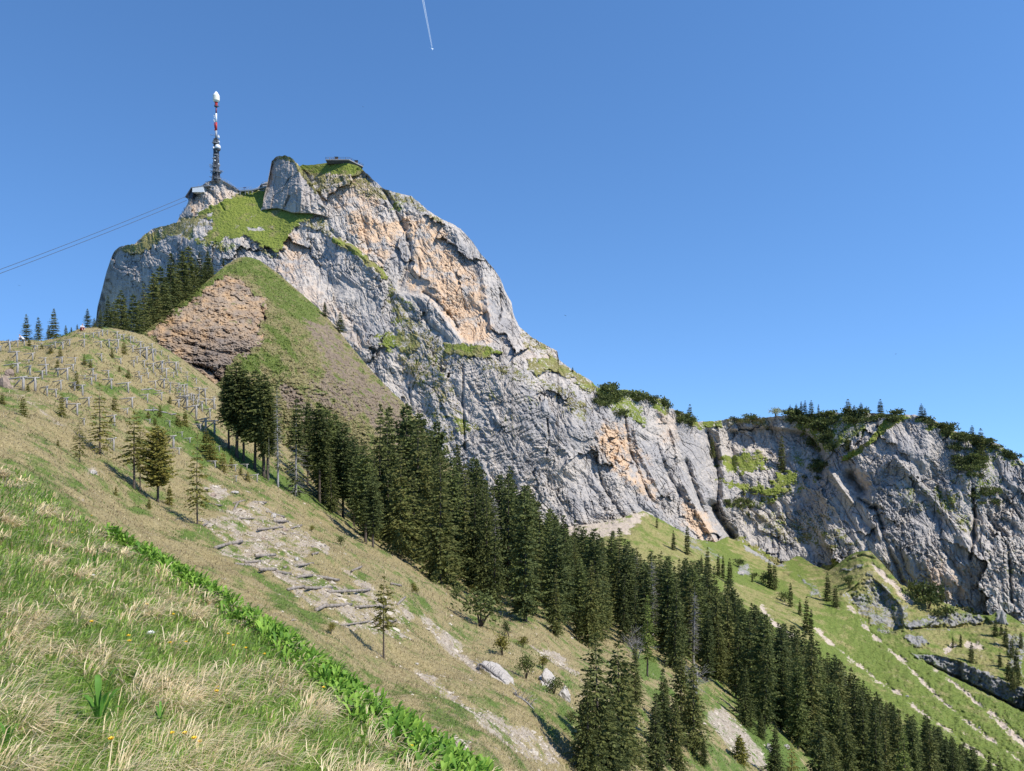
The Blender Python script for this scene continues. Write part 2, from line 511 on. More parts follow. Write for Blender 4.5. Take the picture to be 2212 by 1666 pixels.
cover([(955, 739), (989, 742), (1062, 749), (1084, 762), (1045, 775), (962, 764)], .85, .3, 4, 6)
cover([(840, 650), (900, 660), (960, 740), (1060, 770), (1130, 800), (1250, 850), (1220, 870), (1050, 800), (960, 780), (920, 860), (860, 800), (850, 740)], .47, .65, 14, 14)
cover([(1124, 706), (1152, 729), (1190, 749), (1204, 758), (1200, 772), (1160, 765), (1130, 745)], .5, .75, 5, 8)
cover([(1137, 782), (1167, 773), (1207, 777), (1229, 792), (1279, 824), (1290, 838), (1270, 850), (1235, 820), (1190, 800), (1160, 812), (1140, 800)], .72, .62, 4, 8)
cover([(900, 760), (980, 780), (990, 980), (1010, 1010), (960, 1000), (920, 900)], .43, .65, 10, 14)
cover([(975, 900), (1030, 910), (1040, 935), (985, 935)], .62, .5, 6, 8)
cover([(1200, 830), (1280, 880), (1260, 920), (1210, 880)], .47, .7, 10, 10)
cover([(1284, 832), (1354, 842), (1384, 855), (1390, 890), (1400, 930), (1370, 910), (1330, 890), (1290, 870)], .6, .2, 6, 8)
cover([(1384, 853), (1430, 860), (1450, 882), (1440, 900), (1410, 880)], .62, .4, 4, 6)
cover([(1455, 885), (1508, 909), (1560, 905), (1558, 925), (1525, 925), (1490, 925)], .75, .4, 4, 6)
cover([(1560, 985), (1640, 975), (1665, 1010), (1620, 1020), (1570, 1020), (1552, 1005)], .8, .22, 8, 13)
cover([(1552, 1035), (1600, 1045), (1660, 1050), (1675, 1020), (1720, 1015), (1725, 1040), (1670, 1080), (1640, 1070), (1600, 1060)], .8, .25, 8, 13)
cover([(1565, 1080), (1640, 1085), (1660, 1050), (1720, 1040), (1760, 1040), (1740, 1060), (1690, 1080), (1640, 1100), (1570, 1100)], .5, .3, 6, 10)
cover([(1570, 905), (1658, 902), (1660, 928), (1620, 915), (1575, 920)], .6, .75, 3, 5)
cover([(1675, 897), (1775, 890), (1880, 890), (1870, 930), (1820, 970), (1790, 985), (1750, 950), (1700, 915)], .55, .3, 8, 12)
cover([(1948, 896), (1912, 905), (1872, 955), (1822, 985), (1815, 1000), (1850, 985), (1900, 945), (1935, 915), (1975, 905)], .95, .35, 3, 4)
cover([(1948, 894), (2015, 904), (2075, 934), (2125, 944), (2175, 970), (2212, 997), (2212, 1015), (2130, 975), (2060, 950), (2000, 925)], .6, .3, 6, 9)
cover([(1700, 960), (1790, 985), (1810, 1005), (1760, 1030), (1700, 1000)], .4, .4, 8, 10)
cover([(2050, 960), (2150, 985), (2165, 1050), (2120, 1090), (2060, 1040)], .42, .3, 10, 14)
cover([(1600, 1100), (1760, 1110), (1880, 1180), (1840, 1200), (1700, 1180), (1620, 1150)], .43, .6, 14, 14)
cover([(1920, 1040), (2100, 1060), (2120, 1180), (2050, 1120), (1960, 1100)], .44, .5, 14, 14)
cover([(1560, 1160), (1600, 1160), (1720, 1230), (1850, 1200), (1990, 1290), (2212, 1340), (2212, 1500), (1560, 1300)], .7, .5, 6, 10)
# warm coloured rock
for poly, v in (([(742, 455), (770, 450), (830, 480), (875, 471), (935, 471), (965, 500), (980, 560), (1042, 600), (1062, 735), (1010, 748), (968, 690), (925, 640), (866, 620), (892, 570), (875, 510), (825, 570), (775, 540)], .95),
                ([(597, 500), (640, 500), (660, 560), (640, 600), (600, 590)], .6),
                ([(690, 370), (760, 372), (800, 400), (830, 440), (790, 470), (740, 455), (700, 430)], .7),
                ([(600, 590), (660, 570), (700, 640), (760, 700), (800, 740), (770, 770), (700, 690)], .38),
                ([(1304, 915), (1354, 920), (1364, 1022), (1390, 1060), (1320, 1010), (1285, 965)], 1.0),
                ([(1360, 960), (1400, 990), (1420, 1090), (1380, 1060)], .75),
                ([(1475, 1085), (1520, 1110), (1545, 1155), (1570, 1196), (1520, 1170), (1480, 1130)], .85),
                ([(1830, 1018), (1870, 1018), (1880, 1055), (1850, 1070)], .7),
                ([(1420, 880), (1460, 900), (1465, 960), (1430, 960)], .4),
                ([(2000, 1210), (2100, 1220), (2100, 1290), (2020, 1290)], .55),
                ([(405, 430), (520, 410), (500, 440), (440, 465), (410, 470)], .5),
                ([(1130, 720), (1200, 755), (1190, 775), (1140, 765)], .5),
                ([(860, 770), (920, 790), (960, 850), (900, 860)], .4)):
    och = np.maximum(och, v * area_mask(X, Yp, poly, 10, 12, nz))
wall_right = smooth(1540, 1600, X + .3 * (Yp - 1000))
dip_c, dip_s = math.cos(math.radians(58)), math.sin(math.radians(58))
zone_v = np.maximum(area_mask(X, Yp, [(790, 640), (860, 620), (1000, 740), (1150, 780), (1270, 850), (1250, 950), (1010, 1020), (900, 930), (820, 760)], 30, 20, nz),
                    np.maximum(.8 * area_mask(X, Yp, [(1590, 1090), (1800, 1090), (1900, 1190), (1840, 1240), (1640, 1180)], 25, 20, nz), .8 * area_mask(X, Yp, [(1960, 1080), (2180, 1060), (2230, 1320), (2000, 1300)], 25, 20, nz)))
tv = (-dip_s * X + dip_c * Yp) / 11 + 1.2 * perlin(X / 40, Yp / 40, 111)
strk = (1 - smooth(0, .16, np.abs(perlin(tv, (dip_c * X + dip_s * Yp) / 90, 112)))) * smooth(-.25, .35, perlin(X / 45, Yp / 35, 113))
veg = np.maximum(veg, .62 * zone_v * strk); dry = np.where(zone_v * strk > .3, .55, dry)

# relief: folds and beds that dip to the right, fractured faces at three sizes, then hand-placed gullies, ribs and ledges
ca, sa = math.cos(math.radians(58)), math.sin(math.radians(58))
wx = X + 14 * perlin(X / 50, Yp / 50, 91); wy = Yp + 14 * perlin(X / 50, Yp / 50, 92)
U = ca * wx + sa * wy; V = -sa * wx + ca * wy            # along and across the dip
rel = 6.0 * fbm(X / 130, Yp / 150, 3, 1) + 1.6 * ridged(V / 46, U / 120, 3, 2, .5)
f1, e1 = facet(V / 30, U / 62, 41, .55, .34)
f2, e2 = facet(V / 11, U / 21 + 7, 51, .6, .36)
f3, e3 = facet(V / 4.6, U / 8.0 + 3, 61, .7, .4)
patch = smooth(-.35, .55, fbm(X / 85, Yp / 85, 2, 95))            # rough broken ground between plain faces
qx = X + 26 * fbm(X / 60, Yp / 60, 4, 131, .55); qy = Yp + 26 * fbm(X / 60, Yp / 60, 4, 132, .55)
f0, e0 = facet((-sa * qx + ca * qy) / 85 + .3, (ca * qx + sa * qy) / 150, 35, .6, .16)
f1, e1 = facet((-sa * qx + ca * qy) / 30, (ca * qx + sa * qy) / 66, 41, .55, .2)
rel += 13 * f0 + 4.2 * f1 * (.45 + .55 * patch) + (.1 + 1.5 * patch) * f2 + (.15 + .95 * patch) * f3
rel += 1.2 * (1 - smooth(0, .04, e0)) * patch
rel += .7 * (1 - smooth(0, .05, e1)) * patch + .4 * patch * (1 - smooth(0, .10, e2))
rel += (.25 + .75 * patch) * fbm(X / 7, Yp / 7, 4, 71, .65)
vert = ridged(wx / 13, wy / 95, 3, 75, .55)
line = lambda p, wd: 1 - smooth(0, wd, np.abs(p))
rel += 1.7 * line(perlin(wx / 15, wy / 110, 96), .05) * smooth(-.3, .3, perlin(X / 60, Yp / 60, 97))          # upright cracks
rel += 1.8 * line(perlin(V / 15, U / 150, 98), .05) * smooth(-.3, .3, perlin(X / 80, Yp / 60, 99))           # cracks along the dip
rel += 1.0 * line(perlin(V / 7, U / 60, 103), .06) * smooth(-.2, .4, perlin(X / 50, Yp / 50, 104))
rel += 2.2 * (np.abs(((V + 6 * perlin(X / 60, Yp / 60, 105)) / 26.0) % 1.0 - .5) * 2) ** 2 * smooth(-.2, .4, perlin(X / 90, Yp / 90, 106))   # beds
rel += .8 * vert * (.4 + .6 * smooth(640, 560, Yp))
calm = area_mask(X, Yp, [(1000, 785), (1080, 775), (1130, 800), (1180, 890), (1182, 990), (1150, 1050), (1010, 990)], 18, 8, nz)   # the big plain slab
rel_slab = 1.5 * fbm(V / 22, U / 70, 4, 81, .6) + 1.0 * facet(V / 7, U / 5, 83, .7, .3)[0] + 1.2 * ridged(U / 9, V / 30, 3, 85)
rel = rel * (1 - .75 * calm) + rel_slab * calm
gm = smooth(.3, .9, veg)
soft_rel = 2.0 * fbm(X / 40, Yp / 40, 3, 15) + .4 * fbm(X / 5, Yp / 4, 3, 16)
rel = rel * (1 - .8 * gm) + soft_rel * gm
rel = rel * (1 - .85 * grass_slope) + .6 * fbm(X / 6, Yp / 4, 3, 17) * grass_slope

def crease(pts, amp, wid):
    global rel
    m = line_mask(X, Yp, pts, 0.0, wid, 2.0, nz)
    rel = rel + amp * m
def step(pts, amp, wid, decay):
    """land below the line stands amp further (or nearer when negative), fading out"""
    global rel
    p = np.array(pts, float)
    box = (X > p[:, 0].min()) & (X < p[:, 0].max()) & (Yp > p[:, 1].min() - decay * 3) & (Yp < p[:, 1].max() + decay * 4)
    d, s = seg_dist(X[box], Yp[box] + 2.5 * nz[box], pts)
    fx = smooth(p[:, 0].min(), p[:, 0].min() + 20, X[box]) * smooth(p[:, 0].max(), p[:, 0].max() - 20, X[box])
    rel[box] += amp * smooth(-wid, wid, d * s) * np.exp(-np.maximum(d * s, 0) / decay) * fx
crease([(829, 411), (849, 444), (862, 471), (875, 498), (880, 520)], 15, 11)
crease([(885, 520), (889, 558), (875, 591), (866, 618)], 9, 8)
crease([(905, 518), (912, 540)], 6, 14)
crease([(905, 560), (908, 600)], 5, 5)
crease([(915, 632), (942, 648), (962, 671), (988, 705)], 9, 6)
crease([(1079, 625), (1083, 671), (1078, 690)], 9, 5)
crease([(1039, 571), (1050, 640), (1059, 704)], -9, 16)
step([(842, 628), (925, 640), (1000, 735), (1060, 745), (1125, 750)], -8, 5, 60)
step([(705, 503), (769, 536), (842, 600)], -10, 5, 45)
crease([(690, 440), (715, 500), (760, 545)], 5, 8)
crease([(785, 500), (800, 560), (815, 590)], 5, 10)
crease([(1000, 788), (1000, 880), (1004, 972)], 6, 5)
crease([(1182, 905), (1186, 950), (1180, 985)], 7, 4)
crease([(884, 838), (887, 872)], 7, 6)
crease([(1350, 902), (1360, 972), (1387, 1038), (1404, 1075)], 9, 7)
crease([(1372, 930), (1380, 980), (1415, 1040)], -9, 12)
crease([(1287, 988), (1300, 1048), (1324, 1088)], 8, 7)
crease([(1420, 960), (1440, 1020), (1470, 1070)], 8, 8)
crease([(1450, 930), (1465, 990)], -8, 14)
crease([(1482, 999), (1502, 1059), (1522, 1108)], 22, 12)
crease([(1538, 1094), (1556, 1125), (1580, 1160)], 58, 22)
crease([(1528, 935), (1545, 985), (1552, 1040), (1548, 1100)], 26, 13)
crease([(1553, 930), (1560, 985)], -16, 14)
crease([(1500, 1030), (1535, 1060)], -8, 14)
crease([(1478, 1050), (1515, 1120), (1548, 1175), (1570, 1205)], -20, 16)
step([(1565, 932), (1660, 925), (1740, 935), (1790, 980)], 12, 6, 120)
step([(1575, 972), (1660, 972)], -10, 6, 60)
crease([(1660, 915), (1680, 960), (1690, 1020)], 10, 14)
crease([(1740, 930), (1760, 970), (1790, 1010)], 10, 16)
crease([(1838, 1030), (1852, 1045), (1862, 1060)], 34, 26)
crease([(1792, 1016), (1815, 1050), (1842, 1086)], -15, 11)
crease([(1855, 1079), (1892, 1099), (1908, 1142)], 15, 9)
crease([(1880, 1098), (1905, 1100)], 9, 9)
crease([(1822, 989), (1872, 955), (1912, 905)], -7, 10)
crease([(1935, 990), (1985, 1040), (2060, 1130), (2120, 1230)], -8, 22)
crease([(2102, 1059), (2105, 1159), (2095, 1209)], 11, 8)
crease([(2178, 1180), (2185, 1300)], 8, 7)
crease([(1640, 1110), (1720, 1180)], -6, 14)
crease([(1900, 1142), (1935, 1220), (1950, 1260)], 9, 10)
crease([(1895, 1135), (1900, 1160)], -10, 9)
crease([(2040, 1190), (2080, 1250), (2060, 1300)], 9, 16)
crease([(440, 400), (470, 430), (485, 455)], 4, 5)
crease([(455, 395), (445, 430), (455, 455)], 3, 4)
edge = np.minimum(1, (Yp - mt.top[None]) / 8.0)             # keep the skyline itself calm
mt.Y = mt.Y0 + rel * (0.25 + .75 * edge)
soil = .8 * area_mask(X, Yp, [(1230, 1128), (1330, 1118), (1400, 1100), (1420, 1140), (1300, 1160), (1230, 1150)], 5, 5, nz)
lw = .42 * wall_right
attr = np.stack([veg, dry, och, soil], -1)
mt.crisp = True
mt_cover = (veg * smooth(.55, .85, veg), dry)
tag(mt.build("mountain", ROCK, attr, back=((4, .6), (14, 5), (40, 30), (110, 140))), kind="structure")

# ------------------------------------------------------------------ the rock tooth beside the summit terrace
TOP_P = [(562, 455), (567, 447), (570, 426), (578, 393), (582, 373), (587, 348), (597, 338), (617, 336), (628, 340), (641, 352), (662, 378), (682, 410), (697, 438), (708, 462)]
BOT_P = [(562, 458), (567, 453), (585, 450), (600, 449), (633, 459), (677, 460), (708, 468)]
bx_ = lambda x, y, o: (x, y, float(D_MT(np.array([float(x)]), np.array([float(np.interp(x, [562, 600, 640, 708], [455, 452, 460, 464]))]))[0]) + o)
D_P = Depth([bx_(567, 450, 0), bx_(572, 400, 5), bx_(590, 348, 10), bx_(618, 338, 12), bx_(600, 400, 0), bx_(620, 360, 5), bx_(640, 370, 4), bx_(600, 445, -4), bx_(635, 455, -4), bx_(640, 410, -4),
             bx_(662, 385, 6), bx_(680, 455, -3), bx_(690, 430, 4), bx_(705, 462, 3)], 1e-3)
xs = np.arange(562, 708.1, 1.0)
tp = curve(TOP_P, xs) + 1.2 * perlin(xs / 6, xs * 0, 8)
pin = Sheet(562, 708, 1.0, tp, BOT_P, 1.0, D_P)
X, Yp = pin.px, pin.py
f1, e1 = facet(X / 22 + .3 * Yp / 30, Yp / 42, 141, .5, .3)
f2, e2 = facet(X / 8, Yp / 16, 151, .6, .36)
rel = 4.5 * facet(X / 34 + .4 * Yp / 60, Yp / 70, 145, .5, .3)[0] + 2.4 * f1 + 1.3 * f2 * smooth(600, 640, X) + .5 * f2 + .8 * fbm(X / 20, Yp / 30, 3, 14) + .5 * fbm(X / 5, Yp / 5, 3, 13)
rel += .16 * (640 - X) * (X < 640) * smooth(455, 380, Yp)
nz = perlin(X / 8, Yp / 8, 3)
for pts, a, wd in (([(640, 352), (652, 400), (650, 455)], -6, 10), ([(600, 430), (622, 400), (628, 350)], 3, 5), ([(612, 452), (625, 425)], 5, 5), ([(668, 400), (672, 455)], 4, 5)):
    rel += a * line_mask(X, Yp, pts, 0, wd, 2, nz)
edge = np.minimum(1, (Yp - pin.top[None]) / 6.0)
pin.Y = pin.Y0 + rel * (.3 + .7 * edge)
vg = .75 * area_mask(X, Yp, [(600, 330), (632, 334), (668, 378), (690, 420), (684, 424), (655, 385), (632, 350), (605, 345)], 3, 4, nz)
pin.crisp = True
tag(pin.build("rock_pinnacle", ROCK, np.stack([vg, .8 + 0 * vg, .12 + 0 * vg, 0 * vg], -1), back=((3, 1), (9, 6), (16, 20), (20, 40)), below=((2.5, .05),)),
    kind="structure")

# ------------------------------------------------------------------ the knoll with its crumbling outcrop
TOP_K = [(270, 752), (300, 728), (345, 690), (400, 645), (450, 605), (490, 571), (515, 557), (532, 554), (560, 562), (600, 590), (640, 625), (690, 668), (720, 700), (760, 750), (800, 798), (840, 840), (870, 868), (900, 905), (940, 960), (1000, 1040)]
BOT_K = [(270, 790), (400, 850), (480, 900), (560, 1000), (650, 1060), (750, 1130), (1000, 1260)]
D_K = Depth([(270, 752, 150), (300, 728, 158), (345, 690, 180), (400, 645, 205), (450, 605, 225), (532, 554, 250), (600, 590, 252), (690, 668, 250), (760, 750, 240), (870, 868, 225), (940, 960, 215),
             (400, 740, 160), (460, 640, 205), (480, 780, 158), (430, 800, 150), (560, 640, 222), (560, 720, 190), (640, 720, 205), (700, 800, 195), (560, 850, 160), (650, 900, 165), (780, 900, 185), (850, 1000, 190), (700, 1050, 160), (1000, 1100, 205), (1000, 1240, 190)], 2e-3)
xs = np.arange(270, 1000.1, 1.5)
tp = curve(TOP_K, xs) + .8 * perlin(xs / 12, xs * 0, 18) + .5 * perlin(xs / 4, xs * 0, 19)
kn = Sheet(270, 1000, 1.5, tp, BOT_K, 1.5, D_K)
X, Yp = kn.px, kn.py
n1 = perlin(X / 18, Yp / 14, 121); n2 = perlin(X / 6, Yp / 5, 122); nz = n1 + .6 * n2
OUT = [(320, 722), (350, 690), (400, 662), (450, 618), (490, 596), (520, 606), (545, 632), (574, 645), (572, 690), (560, 700), (566, 735), (540, 760), (505, 775), (490, 800), (478, 832), (440, 822), (400, 790), (360, 760), (335, 735)]
outc = np.clip(area_mask(X, Yp, OUT, 6, 11, nz) - .55 * smooth(.25, .7, perlin(X / 22, Yp / 13, 123)) * (Yp < 720), 0, 1)
veg = 1.05 - 1.1 * outc
dry = .68 + .3 * n1 + .2 * n2
lush = area_mask(X, Yp, [(490, 571), (530, 556), (560, 562), (640, 625), (690, 668), (700, 690), (660, 700), (600, 668), (575, 640), (540, 600), (500, 590), (420, 660), (340, 712), (320, 718), (400, 645)], 10, 8, nz)
dry = dry * (1 - .75 * lush) + .16 * lush * .75
for poly in ([(565, 755), (600, 770), (620, 795), (600, 808), (575, 790)], [(570, 700), (620, 730), (640, 780), (600, 740)], [(520, 775), (560, 765), (560, 800), (520, 810)]):
    m = area_mask(X, Yp, poly, 8, 6, nz); dry = dry * (1 - m) + .1 * m
bare = .5 * area_mask(X, Yp, [(660, 690), (720, 705), (800, 800), (870, 868), (930, 960), (900, 1000), (780, 900), (700, 890), (640, 850), (700, 800), (680, 740)], 22, 20, nz)
bare = np.maximum(bare, .75 * area_mask(X, Yp, [(600, 825), (640, 840), (690, 900), (760, 960), (730, 980), (660, 920), (610, 860)], 6, 8, nz))
bare = np.maximum(bare, .62 * area_mask(X, Yp, [(665, 695), (715, 700), (740, 745), (700, 755), (672, 730)], 6, 8, nz))
veg = veg - bare
och = outc * np.clip(.42 + .6 * n1, 0, 1) * (1 - .7 * area_mask(X, Yp, [(440, 740), (540, 720), (560, 760), (480, 820), (400, 780)], 18, 8, nz))
a = math.radians(14)
bx = math.cos(a) * X + math.sin(a) * Yp; by = -math.sin(a) * X + math.cos(a) * Yp + 5 * perlin(X / 40, Yp / 40, 31)
f1, e1 = facet(bx / 26, by / 11, 161, .5, .5)
f2, e2 = facet(bx / 8, by / 3.6, 171, .6, .5)
beds = np.abs(((by / 8.0 + 1.4 * perlin(bx / 30, by / 12, 32)) % 1.0) - .5) * 2
rock_rel = 2.0 * f1 + .9 * f2 * smooth(-.4, .4, perlin(X / 40, Yp / 30, 39)) + .6 * beds + 2.4 * fbm(X / 40, Yp / 40, 3, 33) + 1.1 * fbm(X / 9, Yp / 7, 4, 34, .65)
for pts, am, wd in (([(395, 742), (440, 752), (500, 768), (560, 752)], 5.0, 9), ([(420, 790), (455, 800), (480, 830)], 6, 10), ([(560, 660), (574, 690), (558, 705)], 4, 8), ([(372, 715), (420, 735)], 2.5, 6)):
    rock_rel += am * line_mask(X, Yp, pts, 0, wd, 2, nz)
turf_rel = 1.4 * fbm(X / 60, Yp / 50, 3, 35) + .9 * fbm(X / 11, Yp / 6, 3, 36) + .5 * facet(X / 5, Yp / 3, 183, .5, .7)[0] + bare * (1.6 * facet(X / 9, Yp / 6, 181, .6, .5)[0] + .8 * fbm(X / 5, Yp / 4, 3, 37))
edge = np.minimum(1, (Yp - kn.top[None]) / 8.0)
kn.Y = kn.Y0 + (rock_rel * outc + turf_rel * (1 - outc)) * (.2 + .8 * edge) - 2.0 * outc + 2.0 * smooth(.1, .9, outc)
kn.crisp = True
kn.veg, kn.dry = veg, dry
earth = np.clip(1.25 * bare + .3 * smooth(.1, .8, n1) * (1 - lush) * (1 - outc), 0, .62) * (1 - outc)
tag(kn.build("knoll_hill", CRAG, np.stack([veg + .4 * bare, dry, och, earth], -1), back=((3, .4), (10, 5), (25, 18), (60, 60))), kind="structure")

# ------------------------------------------------------------------ the green slope under the wall
TOP_F = [(1150, 1165), (1200, 1148), (1240, 1136), (1300, 1130), (1340, 1120), (1390, 1104), (1430, 1124), (1500, 1164), (1545, 1172), (1570, 1160), (1600, 1172), (1680, 1222), (1725, 1200), (1760, 1222), (1790, 1234), (1830, 1203),
         (1850, 1192), (1880, 1190), (1905, 1216), (1945, 1262), (1990, 1285), (2050, 1306), (2100, 1328), (2140, 1330), (2160, 1316), (2212, 1350), (2330, 1400)]
BOT_F = [(1150, 1330), (1300, 1400), (1500, 1470), (1700, 1600), (1850, 1700), (2000, 1760), (2330, 1850)]
D_F = Depth([(1200, 1148, 428), (1300, 1130, 436), (1390, 1104, 452), (1500, 1164, 462), (1570, 1160, 520), (1600, 1172, 520), (1680, 1222, 490), (1790, 1234, 470), (1860, 1192, 462), (1990, 1285, 428), (2100, 1328, 408), (2212, 1350, 392), (2330, 1400, 380),
             (1300, 1200, 370), (1400, 1180, 400), (1500, 1260, 360), (1300, 1350, 290), (1600, 1280, 385), (1700, 1340, 360), (1800, 1370, 370), (1850, 1290, 415), (1750, 1450, 310), (1900, 1450, 340), (2000, 1400, 365), (2000, 1550, 300), (2100, 1480, 335), (2212, 1500, 325), (2212, 1640, 275), (1900, 1650, 255), (2330, 1600, 300), (2330, 1800, 235), (1500, 1440, 270)], 2e-3)
xs = np.arange(1150, 2330.1, 1.8)
tp = curve(TOP_F, xs) + 1.4 * perlin(xs / 10, xs * 0, 28) + perlin(xs / 4, xs * 0, 29)
vf = Sheet(1150, 2330, 1.8, tp, BOT_F, 1.8, D_F)
X, Yp = vf.px, vf.py
n1 = perlin(X / 20, Yp / 14, 221); n2 = perlin(X / 6, Yp / 5, 222); nz = n1 + .6 * n2
veg = np.ones_like(X); dry = .30 + .25 * perlin(X / 60, Yp / 40, 223); soil = np.zeros_like(X); och = np.zeros_like(X)
drym = area_mask(X, Yp, [(1590, 1260), (1700, 1290), (1760, 1360), (1740, 1390), (1640, 1330), (1560, 1280)], 10, 8, nz)
drym = np.maximum(drym, area_mask(X, Yp, [(1230, 1130), (1390, 1104), (1500, 1165), (1560, 1230), (1500, 1260), (1250, 1180)], 10, 8, nz))
drym = np.maximum(drym, area_mask(X, Yp, [(1570, 1160), (1690, 1225), (1780, 1300), (1760, 1330), (1680, 1250), (1580, 1190)], 6, 6, nz))
drym = np.maximum(drym, .8 * area_mask(X, Yp, [(1720, 1210), (1900, 1200), (2100, 1330), (2212, 1350), (2212, 1500), (2100, 1460), (1980, 1400), (1850, 1330), (1760, 1260)], 12, 12, nz))
dry = dry * (1 - drym) + .62 * drym
R8 = lambda L: [(1475 + a / 3.0, 1110 + b / 3.0) for a, b in L]
for L, wd, v in (([(860, 740), (950, 830), (1050, 910), (1250, 1070), (1450, 1200), (1570, 1300), (1800, 1470), (1950, 1580), (2212, 1760)], 4.0, .6), ([(1310, 850), (1400, 930), (1520, 1050), (1640, 1180), (1800, 1310), (2000, 1470), (2212, 1620)], 4.0, .6),
                 ([(1980, 1290), (2090, 1390), (2230, 1500)], 6.5, .75), ([(500, 600), (560, 680), (620, 730), (700, 780), (740, 810)], 4, .95), ([(1080, 600), (1160, 700), (1240, 800), (1300, 850)], 2.5, .9),
                 ([(1240, 330), (1330, 440), (1480, 570)], 4.5, .85), ([(1600, 980), (1700, 1060), (1800, 1130), (1950, 1260)], 1.8, .8), ([(1700, 890), (1750, 860)], 6, .7), ([(1860, 850), (1930, 860)], 8, .7)):
    soil = np.maximum(soil, v * line_mask(X + 5 * perlin(X / 40, Yp / 40, 227), Yp, R8(L), wd, 6.0, 4.0, nz))
soil = np.maximum(soil, .72 * area_mask(X, Yp, [(1225, 1128), (1330, 1118), (1400, 1108), (1360, 1150), (1300, 1165), (1230, 1160)], 6, 6, nz))
rk = .56 * area_mask(X, Yp, R8([(1210, 390), (1300, 430), (1420, 560), (1500, 680), (1420, 740), (1300, 780), (1200, 730), (1090, 590), (1030, 530), (1150, 500)]), 12, 16, nz)
rk = np.maximum(rk, .66 * area_mask(X, Yp, R8([(1500, 680), (1700, 640), (1960, 650), (2000, 700), (1850, 735), (1560, 740), (1430, 745)]), 8, 12, nz))
rk = np.maximum(rk, .75 * area_mask(X, Yp, R8([(1480, 900), (1640, 920), (1800, 960), (2050, 1060), (2212, 1130), (2212, 1290), (2000, 1180), (1820, 1090), (1600, 980)]), 4, 5, nz))
rk = np.maximum(rk, .8 * area_mask(X, Yp, R8([(400, 190), (440, 200), (560, 270), (690, 340), (660, 370), (500, 290), (400, 240)]), 4, 6, nz))
rk = np.maximum(rk, .6 * area_mask(X, Yp, R8([(740, 390), (860, 470), (900, 540), (840, 520)]), 5, 7, nz))
rk = np.maximum(rk, .7 * area_mask(X, Yp, R8([(340, 340), (430, 330), (440, 400), (360, 400)]), 5, 7, nz))
rk = np.maximum(rk, .7 * area_mask(X, Yp, R8([(1030, 360), (1180, 320), (1170, 350), (1050, 380)]), 3, 5, nz))
rk = np.maximum(rk, .7 * area_mask(X, Yp, R8([(1400, 770), (1560, 800), (1600, 840), (1500, 870)]), 4, 6, nz))
rk = np.maximum(rk, .8 * area_mask(X, Yp, R8([(2040, 580), (2095, 640), (2110, 720), (2030, 700)]), 3, 3, nz))
rk = np.maximum(rk, .6 * area_mask(X, Yp, R8([(2080, 760), (2212, 800), (2212, 1080), (2120, 1000)]), 6, 8, nz))
rk = np.maximum(rk, .45 * area_mask(X, Yp, R8([(0, 80), (140, 200), (280, 280), (240, 320), (100, 260), (0, 200)]), 8, 8, nz))
veg = 1.05 - rk
soil = soil * (1.06 + .22 * perlin(X / 60, Yp / 60, 228))
f1, e1 = facet((X + Yp * .5) / 16, (Yp - .6 * X) / 30, 261, .55, .45)
f2, e2 = facet((X + Yp * .5) / 6, (Yp - .6 * X) / 9, 271, .6, .4)
rel = 1.6 * fbm(X / 70, Yp / 60, 3, 23) + .9 * fbm(X / 12, Yp / 8, 3, 24) + .5 * facet(X / 6, Yp / 4, 273, .5, .7)[0] + rk * (3.0 * f1 + 1.6 * f2 + 1.0 * fbm(X / 6, Yp / 6, 3, 25)) - 2.0 * smooth(.1, .9, rk)
rel += 2.0 * soil * (1 - rk)
for poly, kf in ((R8([(1480, 895), (1640, 920), (1800, 960), (2050, 1060), (2230, 1140), (2230, 1300), (2000, 1185), (1820, 1095), (1600, 985)]), .34), (R8([(1430, 745), (1560, 738), (1700, 640), (1960, 650), (2000, 712), (1850, 742), (1560, 745)]), .3),
                 (R8([(1030, 530), (1090, 590), (1200, 730), (1300, 785), (1430, 742), (1420, 600), (1210, 390)]), .22)):
    m = area_mask(X, Yp, poly, 2, 2, nz)
    pa = np.array(poly); tl_ = np.interp(X[0], *(np.array(sorted([(p[0], min(q[1] for q in poly if abs(q[0] - p[0]) < 60)) for p in poly])).T))
    rel += kf * m * np.clip(Yp - tl_[None], 0, 60)
# the undercut cliff band and the shaded hollow above the lower meadow
for pts, am, wd in ((R8([(1330, 780), (1560, 742), (1850, 742), (2000, 715)]), 5, 5), (R8([(1500, 935), (1640, 1000), (1800, 1075), (2000, 1170), (2212, 1290)]), 7, 6), (R8([(1060, 310), (1160, 270), (1240, 290)]), 6, 5), (R8([(640, 380), (700, 410)]), 5, 4), (R8([(430, 200), (690, 345)]), -4, 6)):
    rel += am * line_mask(X, Yp, pts, 0, wd, 2, nz)
edge = np.minimum(1, (Yp - vf.top[None]) / 6.0)
vf.Y = vf.Y0 + rel * (.2 + .8 * edge)
vf.veg, vf.dry, vf.soil = veg, dry, soil
tag(vf.build("valley_slope", VALE, np.stack([veg, dry, och, soil], -1), back=((2, .5), (6, 4), (14, 16), (30, 50)), below=((-20, 30), (-60, 120))), kind="structure")
